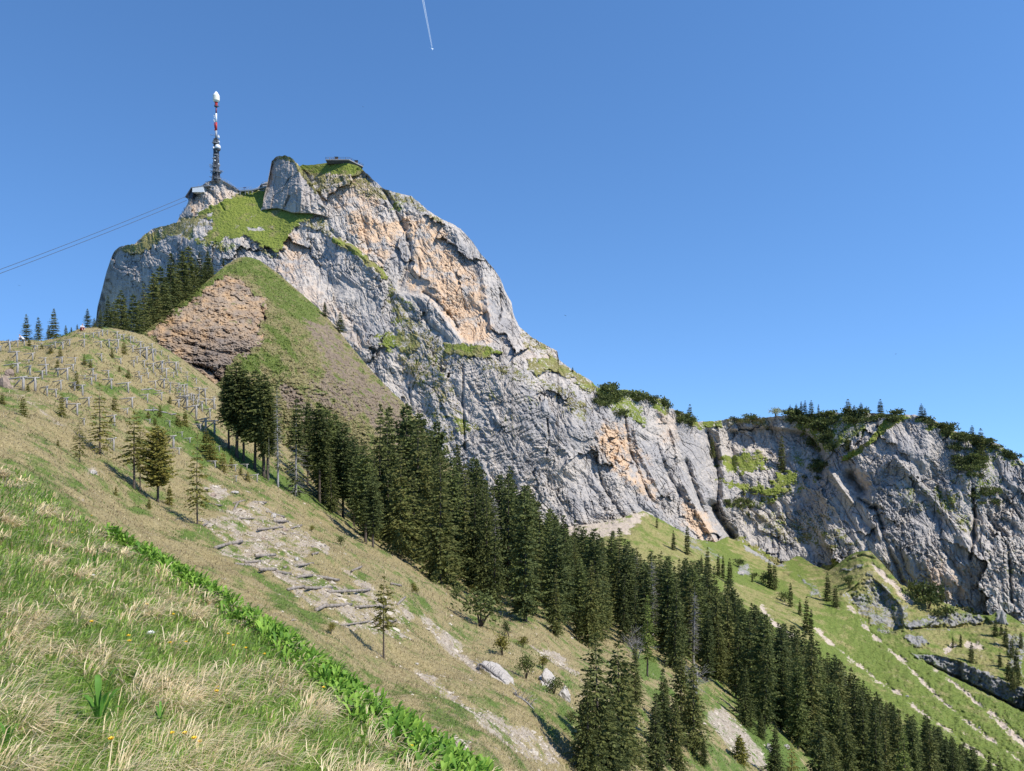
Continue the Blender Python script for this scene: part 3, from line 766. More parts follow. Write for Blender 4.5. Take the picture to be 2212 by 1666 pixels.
# ------------------------------------------------------------------ the hillside with the snow racks, the logs and the forest crest
TOP_H = [(-260, 725), (-60, 738), (0, 736), (55, 737), (90, 738), (130, 727), (170, 711), (200, 707), (235, 708), (280, 716), (310, 724), (350, 748), (400, 781), (440, 811), (470, 834), (520, 880), (560, 920), (620, 970), (680, 1030), (740, 1085), (800, 1130),
         (860, 1160), (950, 1200), (1050, 1230), (1150, 1250), (1250, 1265), (1350, 1300), (1450, 1340), (1500, 1360), (1600, 1420), (1700, 1480), (1850, 1580), (2000, 1665), (2300, 1830)]
BOT_H = [(-260, 1140), (0, 1140), (100, 1180), (240, 1290), (420, 1390), (620, 1520), (800, 1660), (1000, 1800), (1400, 1900), (2300, 2050)]
D_H = Depth([(-260, 725, 92), (0, 737, 95), (90, 738, 98), (170, 711, 98), (235, 708, 108), (310, 724, 116), (400, 781, 120), (470, 834, 122), (560, 920, 124), (620, 970, 122), (680, 1030, 124), (740, 1085, 128), (800, 1130, 134), (860, 1160, 142), (950, 1200, 154), (1050, 1230, 166),
             (1150, 1250, 180), (1250, 1265, 194), (1350, 1300, 206), (1500, 1360, 218), (1600, 1420, 224), (1700, 1480, 228), (1850, 1580, 228), (2000, 1665, 220), (2300, 1830, 205),
             (-260, 850, 56), (0, 860, 57), (0, 950, 42), (0, 1050, 33), (150, 860, 70), (300, 850, 87), (240, 1000, 54), (240, 1160, 36), (400, 1000, 70), (470, 935, 92), (560, 1000, 94), (650, 1065, 92), (400, 1140, 48), (300, 1080, 50), (520, 1200, 47), (700, 1300, 43), (620, 1390, 31),
             (850, 1250, 62), (950, 1270, 78), (840, 1430, 40), (1010, 1666, 25), (900, 1550, 31), (1100, 1480, 48), (1200, 1666, 37), (1300, 1666, 44), (1250, 1450, 68), (1150, 1350, 80), (750, 1150, 84), (1500, 1666, 64), (1400, 1500, 84), (1700, 1666, 100), (1500, 1420, 150), (1000, 1300, 80), (1250, 1400, 92),
             (1850, 1700, 130), (2000, 1800, 130), (2300, 2000, 130), (1400, 1900, 38), (600, 1520, 23), (240, 1290, 27)], 6e-3)
hs = Sheet(-260, 2300, 2.0, TOP_H, BOT_H, 2.0, D_H)
X, Yp = hs.px, hs.py
P = hs.xyz(); gx, gy = P[..., 0], P[..., 1]
n1 = perlin(gx / 6, gy / 9, 321); n2 = perlin(gx / 2, gy / 3, 322); nz = n1 + .6 * n2
veg = np.full_like(X, 1.0); och = np.zeros_like(X)
n3 = perlin(gx / 2.2, gy / 4, 325)
dry = .66 + .26 * n1 + .2 * n2 + .2 * n3
soil = np.zeros_like(X)
R7 = lambda L: [(737 + a / 3.0, 1110 + b / 3.0) for a, b in L]
Z8 = lambda L: [(407 + a * .2206, 1057 + b * .2206) for a, b in L]
for poly, v in (([(430, 1130), (490, 1118), (560, 1085), (600, 1105), (650, 1140), (700, 1180), (660, 1210), (700, 1260), (790, 1268), (880, 1300), (900, 1335), (850, 1350), (760, 1345), (690, 1310), (640, 1285), (560, 1225), (490, 1190)], .47),
                (Z8([(260, 560), (400, 520), (640, 640), (900, 800), (1000, 900), (1150, 1060), (1400, 1060), (1380, 1180), (1250, 1180), (1000, 1010), (800, 880), (560, 760), (330, 650)]), .56),
                (Z8([(650, 430), (980, 430), (1180, 580), (1100, 580), (900, 500), (700, 500)]), .58), (Z8([(200, 180), (470, 170), (640, 250), (560, 290), (330, 260)]), .62),
                (Z8([(1280, 560), (1380, 590), (1360, 680), (1260, 620)]), .7), (Z8([(1240, 1180), (1500, 1290), (1760, 1270), (2000, 1300), (2212, 1480), (2100, 1500), (1700, 1400), (1400, 1330)]), .5),
                (Z8([(1450, 740), (1700, 860), (1850, 980), (1950, 1000), (1760, 1000), (1560, 840)]), .66),
                (R7([(560, 740), (680, 745), (800, 850), (740, 890), (760, 930), (640, 830)]), .62), (R7([(740, 880), (850, 950), (900, 1040), (860, 1010)]), .8),
                (R7([(380, 980), (520, 1000), (620, 1100), (800, 1240), (1000, 1280), (1130, 1370), (1380, 1450), (1440, 1560), (1200, 1520), (1000, 1450), (760, 1290), (560, 1150)]), .5),
                (R7([(800, 1300), (1000, 1360), (1300, 1440), (1420, 1600), (1150, 1560), (950, 1450)]), .5), (R7([(520, 1390), (660, 1440), (860, 1500), (840, 1600), (900, 1666), (700, 1560)]), .58),
                (R7([(150, 1100), (300, 1220), (520, 1400), (420, 1380), (250, 1230)]), .5),
                (R7([(1230, 870), (1400, 900), (1560, 1040), (1480, 1040), (1300, 960)]), .6), (R7([(1380, 1080), (1560, 1180), (1600, 1180), (1500, 1150)]), .7),
                (R7([(480, 640), (600, 690), (640, 740), (540, 740)]), .6), ([(445, 1060), (470, 1050), (500, 1075), (470, 1085)], .7), ([(175, 1010), (205, 1020), (212, 1034), (190, 1032)], .8),
                ([(1515, 1540), (1560, 1530), (1640, 1620), (1660, 1666), (1600, 1640)], .72), ([(1655, 1535), (1700, 1560), (1780, 1610), (1740, 1600)], .8), ([(0, 800), (24, 812), (40, 845), (100, 890), (130, 920), (60, 880), (20, 850), (0, 840)], .45), ([(85, 880), (140, 930), (120, 925), (80, 892)], .45)):
    soil = np.maximum(soil, v * area_mask(X, Yp, poly, 5, 7, nz))
slab = area_mask(X, Yp, R7([(880, 1000), (930, 980), (1010, 990), (1120, 1090), (1120, 1120), (1060, 1150), (980, 1090)]), 2, 2, nz)
slab = np.maximum(slab, area_mask(X, Yp, R7([(1280, 1080), (1330, 1040), (1390, 1100), (1370, 1140), (1300, 1120)]), 2, 2, nz))
lush = np.zeros_like(X)
for poly, v in (([(290, 895), (360, 880), (420, 930), (470, 940), (480, 990), (430, 985), (380, 960), (350, 930), (300, 915)], .9), ([(640, 1075), (560, 1040), (520, 1010), (480, 980), (500, 970), (580, 1010), (660, 1060), (720, 1100), (700, 1105)], .9),
                ([(390, 960), (440, 985), (480, 1010), (440, 1010)], .7), (R7([(1900, 920), (2040, 940), (2080, 1080), (1960, 1080)]), 1.0), (R7([(1950, 1100), (2100, 1160), (2090, 1300), (2000, 1200)]), .7),
                ([(1600, 1550), (1650, 1560), (1720, 1640), (1760, 1700), (1640, 1640)], .9), ([(240, 1040), (300, 1060), (330, 1100), (300, 1100)], .5), ([(120, 1020), (200, 1050), (170, 1060)], .5),
                (Z8([(480, 760), (800, 960), (1000, 1030), (1150, 1200), (950, 1080), (700, 930)]), .55), ([(1640, 1580), (1700, 1620), (1690, 1666), (1600, 1620)], .9)):
    lush = np.maximum(lush, v * area_mask(X, Yp, poly, 12, 8, nz))
gul = smooth(1400, 1560, X)
dry = dry * (1 - lush) + .08 * lush
dry = dry - .22 * gul - .12 * smooth(930, 1080, Yp) * smooth(260, 60, X)
veg = veg - .9 * slab
hs.dz = .45 * fbm(gx / 6, gy / 8, 3, 331) + .16 * ridged(gx / 9, gy / 2.2, 2, 337) + .10 * fbm(gx / 1.1, gy / 1.1, 3, 332) + soil * (.16 * facet(gx / .8, gy / .8, 335, .6, .9)[0] - .18) + slab * .25
hs.dz *= smooth(0, 1, (Yp - hs.top[None]) / 6.0) * .8 + .2
hs.soil, hs.dry, hs.lush, hs.slab = soil, dry, lush, slab
tag(hs.build("hillside", HILL, np.stack([veg, np.clip(dry, 0, 1), och, soil], -1), back=((3, .8), (8, 5), (20, 18), (40, 50)), below=((-3, 1.5), (-8, 5), (-15, 11))), kind="structure")

# ------------------------------------------------------------------ the meadow underfoot
TOP_M = [(-400, 905), (-150, 945), (0, 1006), (40, 1020), (75, 1040), (100, 1062), (150, 1100), (240, 1160), (420, 1262), (620, 1392), (800, 1530), (920, 1612), (1010, 1668), (1140, 1750), (1400, 1900)]
BOT_M = [(-400, 4200), (1400, 4200)]
def d_meadow(x, y):
    xp = (x - CX) / FOC; zp = (CY - y) / FOC
    inv = -(zp + .404 * xp + .3145) / 1.98
    inv = np.maximum(inv, 0) + .030 * np.exp(-np.maximum(inv, 0) / .05)
    return 1 / inv
xs = np.arange(-400, 1400.1, 3.0)
tp = curve(TOP_M, xs) + 2.5 * perlin(xs / 60, xs * 0, 48) + 1.0 * perlin(xs / 18, xs * 0, 49)
md = Sheet(-400, 1400, 3.0, tp, BOT_M, 7.0, d_meadow, 1.6)
X, Yp = md.px, md.py
P = md.xyz(); gx, gy = P[..., 0], P[..., 1]
md.dz = .07 * fbm(gx / 1.6, gy / 1.6, 3, 51) + .02 * fbm(gx / .3, gy / .3, 3, 52)
md.dz *= smooth(0, 1, (Yp - md.top[None]) / 20.0)
one = np.ones_like(X)
tag(md.build("meadow", TURF, np.stack([.8 * one, .5 + .5 * perlin(gx / 1.2, gy / 1.2, 53), 0 * one, 0 * one], -1), back=((.5, .25), (1.5, 1.2), (4, 4), (9, 10)), below=((-1.0, -.1), (-6, -.3))), kind="structure")

# ------------------------------------------------------------------ far valley ground, out of sight below
a = np.linspace(0, 2 * math.pi, 97)[:-1]
rad = [0, 200, 500, 1000, 1800, 2800]
V = [(0, 0, -420)]
for r in rad[1:]:
    for t_ in a:
        V.append((r * math.cos(t_), r * math.sin(t_), -420 - (0 if r < 3000 else 30) + 40 * float(perlin(np.array([r * math.cos(t_) / 700]), np.array([r * math.sin(t_) / 700]), 5)[0])))
F3 = [(0, 1 + (i + 1) % 96, 1 + i) for i in range(96)]
F3 = [(0, 1 + i, 1 + (i + 1) % 96) for i in range(96)]
F4 = [(1 + k * 96 + i, 1 + (k + 1) * 96 + i, 1 + (k + 1) * 96 + (i + 1) % 96, 1 + k * 96 + (i + 1) % 96) for k in range(len(rad) - 2) for i in range(96)]
far_mat = plain("far_ground", (.09, .12, .05), .95, (.13, .14, .08), .003, .05)
tag(new_obj("ground", mesh_from("ground", np.array(V), [np.array(F3), np.array(F4)], far_mat)), kind="structure")
# ------------------------------------------------------------------ materials for plants
def foliage(name, ca, cb, cc, var=.5):
    """needles or leaves: every spray carries its own tint value (attribute), every tree its own shift"""
    m, t, b = nodes_of(name)
    k = NB(t)
    at = k.n("ShaderNodeAttribute", attribute_name="tint")
    sp = k.n("ShaderNodeSeparateColor"); t.links.new(at.outputs["Color"], sp.inputs[0])
    oi = k.n("ShaderNodeObjectInfo")
    c = k.mix(sp.outputs[0], ca, cb)
    c = k.mix(k.math('MULTIPLY', sp.outputs[1], k.ramp(oi.outputs["Random"], .2, 1.0)), c, cc)
    hs_ = k.n("ShaderNodeHueSaturation")
    t.links.new(c, hs_.inputs["Color"])
    t.links.new(k.math('MULTIPLY_ADD', oi.outputs["Random"], var, 1 - var / 2), hs_.inputs["Value"])
    t.links.new(hs_.outputs[0], b.inputs["Base Color"])
    b.inputs["Roughness"].default_value = .75
    b.inputs["Specular IOR Level"].default_value = .2
    tr = k.n("ShaderNodeBsdfTranslucent"); t.links.new(hs_.outputs[0], tr.inputs["Color"])
    mx = k.n("ShaderNodeMixShader"); mx.inputs[0].default_value = .22
    t.links.new(b.outputs[0], mx.inputs[1]); t.links.new(tr.outputs[0], mx.inputs[2])
    t.links.new(mx.outputs[0], t.nodes["Material Output"].inputs["Surface"])
    MATS[name] = m
    return m
NEEDLE = foliage("spruce_needles", (.040, .056, .018), (.155, .172, .046), (.135, .125, .036))  # dark end of the tint lowered to stand in for deep crown shade
PINE = foliage("pine_needles", (.045, .064, .024), (.165, .188, .055), (.14, .16, .04), .35)
YOUNG = foliage("young_needles", (.12, .122, .026), (.26, .24, .05), (.22, .18, .045), .35)
LARCH = foliage("larch_needles", (.13, .17, .04), (.22, .26, .06), (.16, .2, .04), .3)
LEAFY = foliage("fresh_leaves", (.13, .2, .03), (.24, .32, .06), (.16, .22, .04), .3)
PALE = foliage("pale_leaves", (.3, .32, .18), (.42, .44, .26), (.3, .32, .18), .2)
BARK = plain("bark", (.13, .105, .085), .95, (.07, .055, .045), 1.2, .05)
DEADW = plain("dead_wood", (.36, .34, .32), .9, (.20, .185, .17), 1.5, .1)
WOOD = plain("weathered_wood", (.46, .43, .385), .85, (.26, .235, .21), 4.0, .15)

def tube_mesh(pts, rad, sides=6, cap=True):
    """verts and quads of a tapered tube along a list of points"""
    pts = np.asarray(pts, float); rad = np.asarray(rad, float)
    n = len(pts)
    tg = np.gradient(pts, axis=0)
    tg /= np.linalg.norm(tg, axis=1)[:, None] + 1e-9
    ref = np.tile(np.array([0, 0, 1.0]), (n, 1))
    ref[np.abs(tg[:, 2]) > .9] = (1.0, 0, 0)
    if np.abs(tg[:, 2]).mean() > .5: ref[:] = (1.0, 0, 0)
    u = np.cross(tg, ref); u /= np.linalg.norm(u, axis=1)[:, None] + 1e-9
    v = np.cross(tg, u)
    a = np.linspace(0, 2 * math.pi, sides + 1)[:-1]
    V = pts[:, None] + rad[:, None, None] * (np.cos(a)[None, :, None] * u[:, None] + np.sin(a)[None, :, None] * v[:, None])
    idx = np.arange(n * sides).reshape(n, sides)
    F = np.stack([idx[:-1], np.roll(idx, -1, 1)[:-1], np.roll(idx, -1, 1)[1:], idx[1:]], -1).reshape(-1, 4)
    V = V.reshape(-1, 3)
    if cap:
        c0 = len(V)
        V = np.vstack([V, pts[0], pts[-1]])
        for i in range(sides):
            j = (i + 1) % sides
            F = np.vstack([F, [c0, idx[0, j], idx[0, i], idx[0, i]], [c0 + 1, idx[-1, i], idx[-1, j], idx[-1, j]]])
        F3 = F[-2 * sides:, :3]; F = F[:-2 * sides]
        return V, F, F3
    return V, F, np.zeros((0, 3), int)

class Bag:
    """collects pieces of one part and makes one mesh of them"""
    def __init__(self): self.V = []; self.F4 = []; self.F3 = []; self.C = []; self.n = 0
    def add(self, V, F4=None, F3=None, c=(0, 0, 0)):
        V = np.asarray(V, float)
        if F4 is not None and len(F4): self.F4.append(np.asarray(F4) + self.n)
        if F3 is not None and len(F3): self.F3.append(np.asarray(F3) + self.n)
        self.V.append(V)
        c = np.asarray(c, float)
        self.C.append(np.tile(c, (len(V), 1)) if c.ndim == 1 else c)
        self.n += len(V)
    def tube(self, pts, rad, sides=6, c=(0, 0, 0)):
        if np.isscalar(rad): rad = [rad] * len(pts)
        V, F, T = tube_mesh(pts, rad, sides)
        self.add(V, F, T, c)
    def box(self, lo, hi, M=None, c=(0, 0, 0)):
        (x0, y0, z0), (x1, y1, z1) = lo, hi
        V = np.array([(x0, y0, z0), (x1, y0, z0), (x1, y1, z0), (x0, y1, z0), (x0, y0, z1), (x1, y0, z1), (x1, y1, z1), (x0, y1, z1)], float)
        if M is not None: V = V @ np.array(M.to_3x3()).T + np.array(M.translation)
        self.add(V, [(0, 3, 2, 1), (4, 5, 6, 7), (0, 1, 5, 4), (1, 2, 6, 5), (2, 3, 7, 6), (3, 0, 4, 7)], None, c)
    def mesh(self, name, mat, shade=True, attr="tint"):
        fs = []
        if self.F4: fs.append(np.concatenate(self.F4))
        if self.F3: fs.append(np.concatenate(self.F3))
        return mesh_from(name, np.concatenate(self.V), fs, mat, {attr: np.concatenate(self.C)}, shade)

def sprays(rng, pos, dirv, length, width, hang, tint):
    """one kite-shaped, slightly folded spray per row: base, two shoulders, tip"""
    n = len(pos)
    d = dirv / (np.linalg.norm(dirv, axis=1)[:, None] + 1e-9)
    d[:, 2] -= hang
    d /= np.linalg.norm(d, axis=1)[:, None]
    r = rng.normal(size=(n, 3)); r[:, 2] = np.abs(r[:, 2]) * .5
    s = np.cross(d, r); s /= np.linalg.norm(s, axis=1)[:, None] + 1e-9
    up = np.cross(s, d)
    L = length[:, None]; W = width[:, None]
    b = pos; mid = pos + d * L * .45
    V = np.stack([b, mid + s * W - up * W * .25, pos + d * L, mid - s * W - up * W * .25], 1).reshape(-1, 3)
    i = np.arange(n)[:, None] * 4
    F = np.concatenate([i + [0, 1, 2], i + [0, 2, 3]], 0)
    C = np.repeat(tint, 4, 0)
    return V, F, C

def conifer(seed, H=20.0, R=2.6, base=.08, whorls=34, per=7, dens=1.0, droop=.35, shape=.85, spray=.75, round_top=0.0, sparse=0.0, dead=0.0, gaps=.12, up=0.0, tip_mat=None, trunk_r=None, mat=None, bark=None, lean=0.0):
    """trunk and crown meshes of a spruce or pine, standing on the origin"""
    rng = np.random.default_rng(seed)
    tr = Bag(); cr = Bag()
    r0 = trunk_r or H * .0135
    zz = np.linspace(-.03 * H, H * .985, 12)
    wob = np.cumsum(rng.normal(0, .0025 * H, (12, 2)), 0) * .6
    if lean:
        wob[:, 0] += lean * H * (1 - np.linspace(0, 1, 12)) ** 2
    pts = np.c_[wob, zz]
    tr.tube(pts, r0 * (1 - np.linspace(0, 1, 12) ** 1.1 * .96) * np.where(np.arange(12) == 0, 1.35, 1), 7)
    axis = lambda z: np.array([np.interp(z, zz, wob[:, 0]), np.interp(z, zz, wob[:, 1]), z])
    S = []
    asym = rng.uniform(0, 2 * math.pi); asy = rng.uniform(.05, .2)
    for k in range(whorls):
        t = (k + rng.uniform(0, .8)) / whorls
        z = H * (base + (1 - base) * t)
        prof = (1 - t) ** shape * (1 - round_top) + round_top * math.sqrt(max(0.0, 1 - t ** 2.2)) * (.75 + .25 * min(1, t * 3))
        prof *= min(1.0, .6 + 3.0 * t) if base > .05 else 1
        Lb = R * prof * rng.uniform(.78, 1.12) + .012 * H
        nb = per if t < .85 else max(4, per - 2)
        off = rng.uniform(0, 6.28)
        for j in range(nb):
            if rng.random() < gaps: continue
            az = off + j * 2 * math.pi / nb + rng.normal(0, .25)
            L = Lb * rng.uniform(.6, 1.12) * (1 + asy * math.cos(az - asym))
            el = up + .35 * (t - .45) + rng.normal(0, .08) - droop * (1 - t) * .6
            h = np.array([math.cos(az), math.sin(az), 0])
            n = max(3, int(L / (spray * .36) * dens))
            f = np.linspace(.12, 1, n)
            a0 = axis(z)
            P = a0 + h * (f * L)[:, None] + np.array([0, 0, 1.0]) * ((math.tan(el) * f - droop * .5 * f ** 2 + .28 * droop * f ** 4) * L)[:, None]
            if dead and t < dead:
                tr.tube(P[::max(1, n // 4)] if n > 4 else P, np.linspace(.02, .006, len(P[::max(1, n // 4)] if n > 4 else P)) * H / 12, 3)
                if rng.random() < .75: continue
            elif spray * 6 < L or sparse:
                tr.tube(P[[0, n // 2, n - 1]], np.array([.0016, .001, .0004]) * H, 3)
            side = np.array([-h[1], h[0], 0])
            for q in range(n):
                if f[q] < sparse * rng.uniform(.6, 1.3): continue
                m = 2 if f[q] < .95 else 1
                for sgn in ((-1, 1) if m == 2 else (0,)):
                    w_ = (1 - f[q] * .55) * min(1, L / (.12 * H) + .4)
                    d = h * rng.uniform(.5, 1.0) + side * sgn * rng.uniform(.5, 1.1) + rng.normal(0, .22, 3)
                    ln = spray * w_ * rng.uniform(.7, 1.25)
                    S.append((*(P[q] + rng.normal(0, .03 * spray, 3)), *d, ln, ln * rng.uniform(.2, .32), rng.uniform(.1, .5) * (droop + .15), rng.beta(1.6, 2.2), rng.random() * .9, 0))
    # leader
    for q in range(10):
        z = H * rng.uniform(.95, 1.0)
        az = rng.uniform(0, 6.28)
        S.append((*axis(min(z, H * .985)), math.cos(az) * .5, math.sin(az) * .5, 1.0, spray * .6, spray * .12, 0.0, .5, .3, 0))
    S = np.array(S)
    V, F, C = sprays(rng, S[:, :3], S[:, 3:6].copy(), S[:, 6], S[:, 7], S[:, 8], S[:, 9:12])
    cr.add(V, None, F, C)
    return tr.mesh("trunk", bark or BARK), cr.mesh("crown", mat or NEEDLE, False)

def bushy(seed, H=3.0, W=3.0, n=420, mat=None, stems=4, leaf=.35, flat=1.0, bare=False, bark=None):
    """a shrub or small broad tree: forked stems with clumps of leaf sprays around their ends"""
    rng = np.random.default_rng(seed)
    tr = Bag(); cr = Bag(); S = []
    tips = []
    for s in range(stems):
        az = rng.uniform(0, 6.28); rr = W * .42 * math.sqrt(rng.uniform(.1, 1))
        p = np.array([[0, 0, -.05 * H], [math.cos(az) * rr * .35, math.sin(az) * rr * .35, H * .35], [math.cos(az) * rr, math.sin(az) * rr, H * rng.uniform(.55, .85)]])
        tr.tube(p, np.array([.028, .02, .008]) * H, 5)
        tips.append(p[2]); tips.append(p[1] * .4 + p[2] * .6)
        for b in range(6 if bare else 3):
            q = p[1] + (p[2] - p[1]) * rng.uniform(0, 1)
            e = q + rng.normal(0, 1, 3) * np.array([W * .2, W * .2, H * .12]) + [0, 0, H * .1]
            tr.tube([q, (q + e) / 2 + rng.normal(0, .02 * H, 3), e], np.array([.009, .006, .003]) * H, 3)
            tips.append(e)
            if bare:
                for c in range(5):
                    e2 = e + rng.normal(0, 1, 3) * np.array([W * .12, W * .12, H * .1]) + [0, 0, H * .06]
                    tr.tube([(q + e) / 2, e2], np.array([.004, .0015]) * H, 3)
    tips = np.array(tips)
    tm = tr.mesh("trunk", bark or BARK)
    if bare:
        return tm, None
    c = tips[rng.integers(0, len(tips), n)] + rng.normal(0, 1, (n, 3)) * np.array([W * .13, W * .13, H * .11 * flat])
    c[:, 2] = np.clip(c[:, 2], .08 * H, None)
    d = rng.normal(0, 1, (n, 3)); d[:, 2] = np.abs(d[:, 2]) * .9 + .15
    d[:, :2] += c[:, :2] / W
    V, F, C = sprays(rng, c, d, leaf * rng.uniform(.6, 1.2, n), leaf * rng.uniform(.22, .36, n), np.zeros(n), np.c_[rng.beta(1.5, 1.8, n), rng.random(n), np.zeros(n)])
    cr.add(V, None, F, C)
    return tm, cr.mesh("crown", mat or PINE, False)

KIND = {}
def kind(key, H, meshes): KIND.setdefault(key, []).append((H, meshes))
for s in range(6):
    kind("spruce", 22, conifer(100 + s, 22, 4.3 + .4 * (s % 3), .04 + .03 * (s % 2), 38, 8, 1.0, .45 + .1 * (s % 2), .98 + .08 * (s % 3), 1.0, gaps=.18))
for s in range(3):
    kind("spruce", 22, conifer(130 + s, 22, 5.2 - .7 * s, .02 + .05 * s, 32, 7, 1.0, .62, 1.2 - .25 * s, 1.05, gaps=.26, round_top=.15 * s))
for s in range(3):
    kind("slim_spruce", 22, conifer(200 + s, 22, 3.3, .06, 38, 8, 1.0, .5, .98, .9, gaps=.18))
for s in range(4):
    kind("stone_pine", 18, conifer(300 + s, 18, 2.9, .22, 34, 9, 1.15, .08, .7, .8, round_top=.5, up=.25, mat=PINE, gaps=.08, trunk_r=.26))
for s in range(3):
    kind("forest_pine", 20, conifer(360 + s, 20, 3.3, .07, 38, 9, 1.1, .15, .8, .9, round_top=.4, up=.2, mat=PINE, gaps=.12))
for s in range(3):
    kind("clump_spruce", 16, conifer(330 + s, 16, 2.7, .30 + .04 * s, 34, 9, 1.2, .35, .7, .8, round_top=.3, trunk_r=.24, gaps=.05))
for s in range(3):
    kind("sparse_spruce", 6, conifer(400 + s, 6, 1.35, .10 + .05 * s, 22, 6, 1.1, .3, .8, .30, sparse=.2, mat=YOUNG, trunk_r=.07, gaps=.3))
for s in range(2):
    kind("bare_foot_spruce", 6, conifer(430 + s, 6, 1.15, .36, 17, 6, 1.2, .25, .7, .30, round_top=.2, sparse=.15, mat=YOUNG, trunk_r=.08, gaps=.28))
kind("yellow_pine", 6, conifer(440, 6, 1.35, .22, 26, 8, 1.5, .02, .6, .36, round_top=.45, up=.35, mat=YOUNG, trunk_r=.09, gaps=.05))
kind("half_dead_spruce", 14, conifer(450, 14, 2.1, .05, 40, 9, 1.3, .25, .75, .6, round_top=.25, mat=NEEDLE, dead=.52, bark=DEADW))
kind("bare_spruce", 14, conifer(460, 14, 1.1, .18, 44, 7, 1.0, .3, .7, .55, mat=NEEDLE, dead=.86, bark=DEADW))
for s in range(3):
    kind("young_spruce", 2, conifer(500 + s, 2, .62, .02, 15, 7, 1.2, .18, .8, .22, mat=YOUNG, gaps=.06))
for s in range(3):
    kind("crest_spruce", 8, conifer(520 + s, 8, 1.9, .04, 24, 8, 1.1, .25, .8, .5, mat=NEEDLE, gaps=.12, up=.15))
for s in range(3):
    kind("far_spruce", 15, conifer(600 + s, 15, 2.3 + .3 * s, .05, 22, 7, .9, .35, .8, 1.15))
for s in range(4):
    kind("dwarf_pine", 3, bushy(700 + s, 3, 4.6, 260, PINE, 5, .75))
for s in range(2):
    kind("mountain_pine", 3, bushy(720 + s, 3, 2.6, 520, YOUNG if s else PINE, 4, .34))
kind("leaf_tree", 6, bushy(740, 6, 6, 520, LEAFY, 6, .7))
kind("pale_tree", 6, bushy(750, 6, 6.5, 420, PALE, 6, .8))
kind("larch", 16, conifer(760, 16, 1.9, .22, 34, 6, .9, .2, .75, .6, mat=LARCH, gaps=.2))
kind("bare_shrub", 4, bushy(770, 4, 4, 0, None, 7, bare=True, bark=DEADW))

NTREE = [0]
def plant(key, name, p, H, label, cat, group=None, wide=1.0, variant=None, rz=None, tilt=0.0, tilt_az=0.0):
    H0, (tm, cm) = KIND[key][NTREE[0] % len(KIND[key]) if variant is None else variant]
    NTREE[0] += 1
    o = empty(name, p)
    s = H / H0
    o.scale = (s * wide, s * wide, s)
    o.rotation_euler = (tilt * math.cos(tilt_az), tilt * math.sin(tilt_az), rz if rz is not None else random.uniform(0, 6.28))
    tag(o, label, cat, group)
    for nm, me in (("trunk", tm), ("crown", cm)):
        if me is not None:
            c = bpy.data.objects.new(nm, me); link(c); c.parent = o
    return o
def tree_px(sheet, key, name, x, yb, yt, label, cat="tree", group=None, wide=1.0, **kw):
    """a tree whose foot stands on the sheet at x, yb and whose top reaches up to yt"""
    p = sheet.at(x, yb)
    H = (yb - yt) / FOC * p.y
    p.z -= .02 * H
    return plant(key, name, p, H, label, cat, group, wide, **kw)

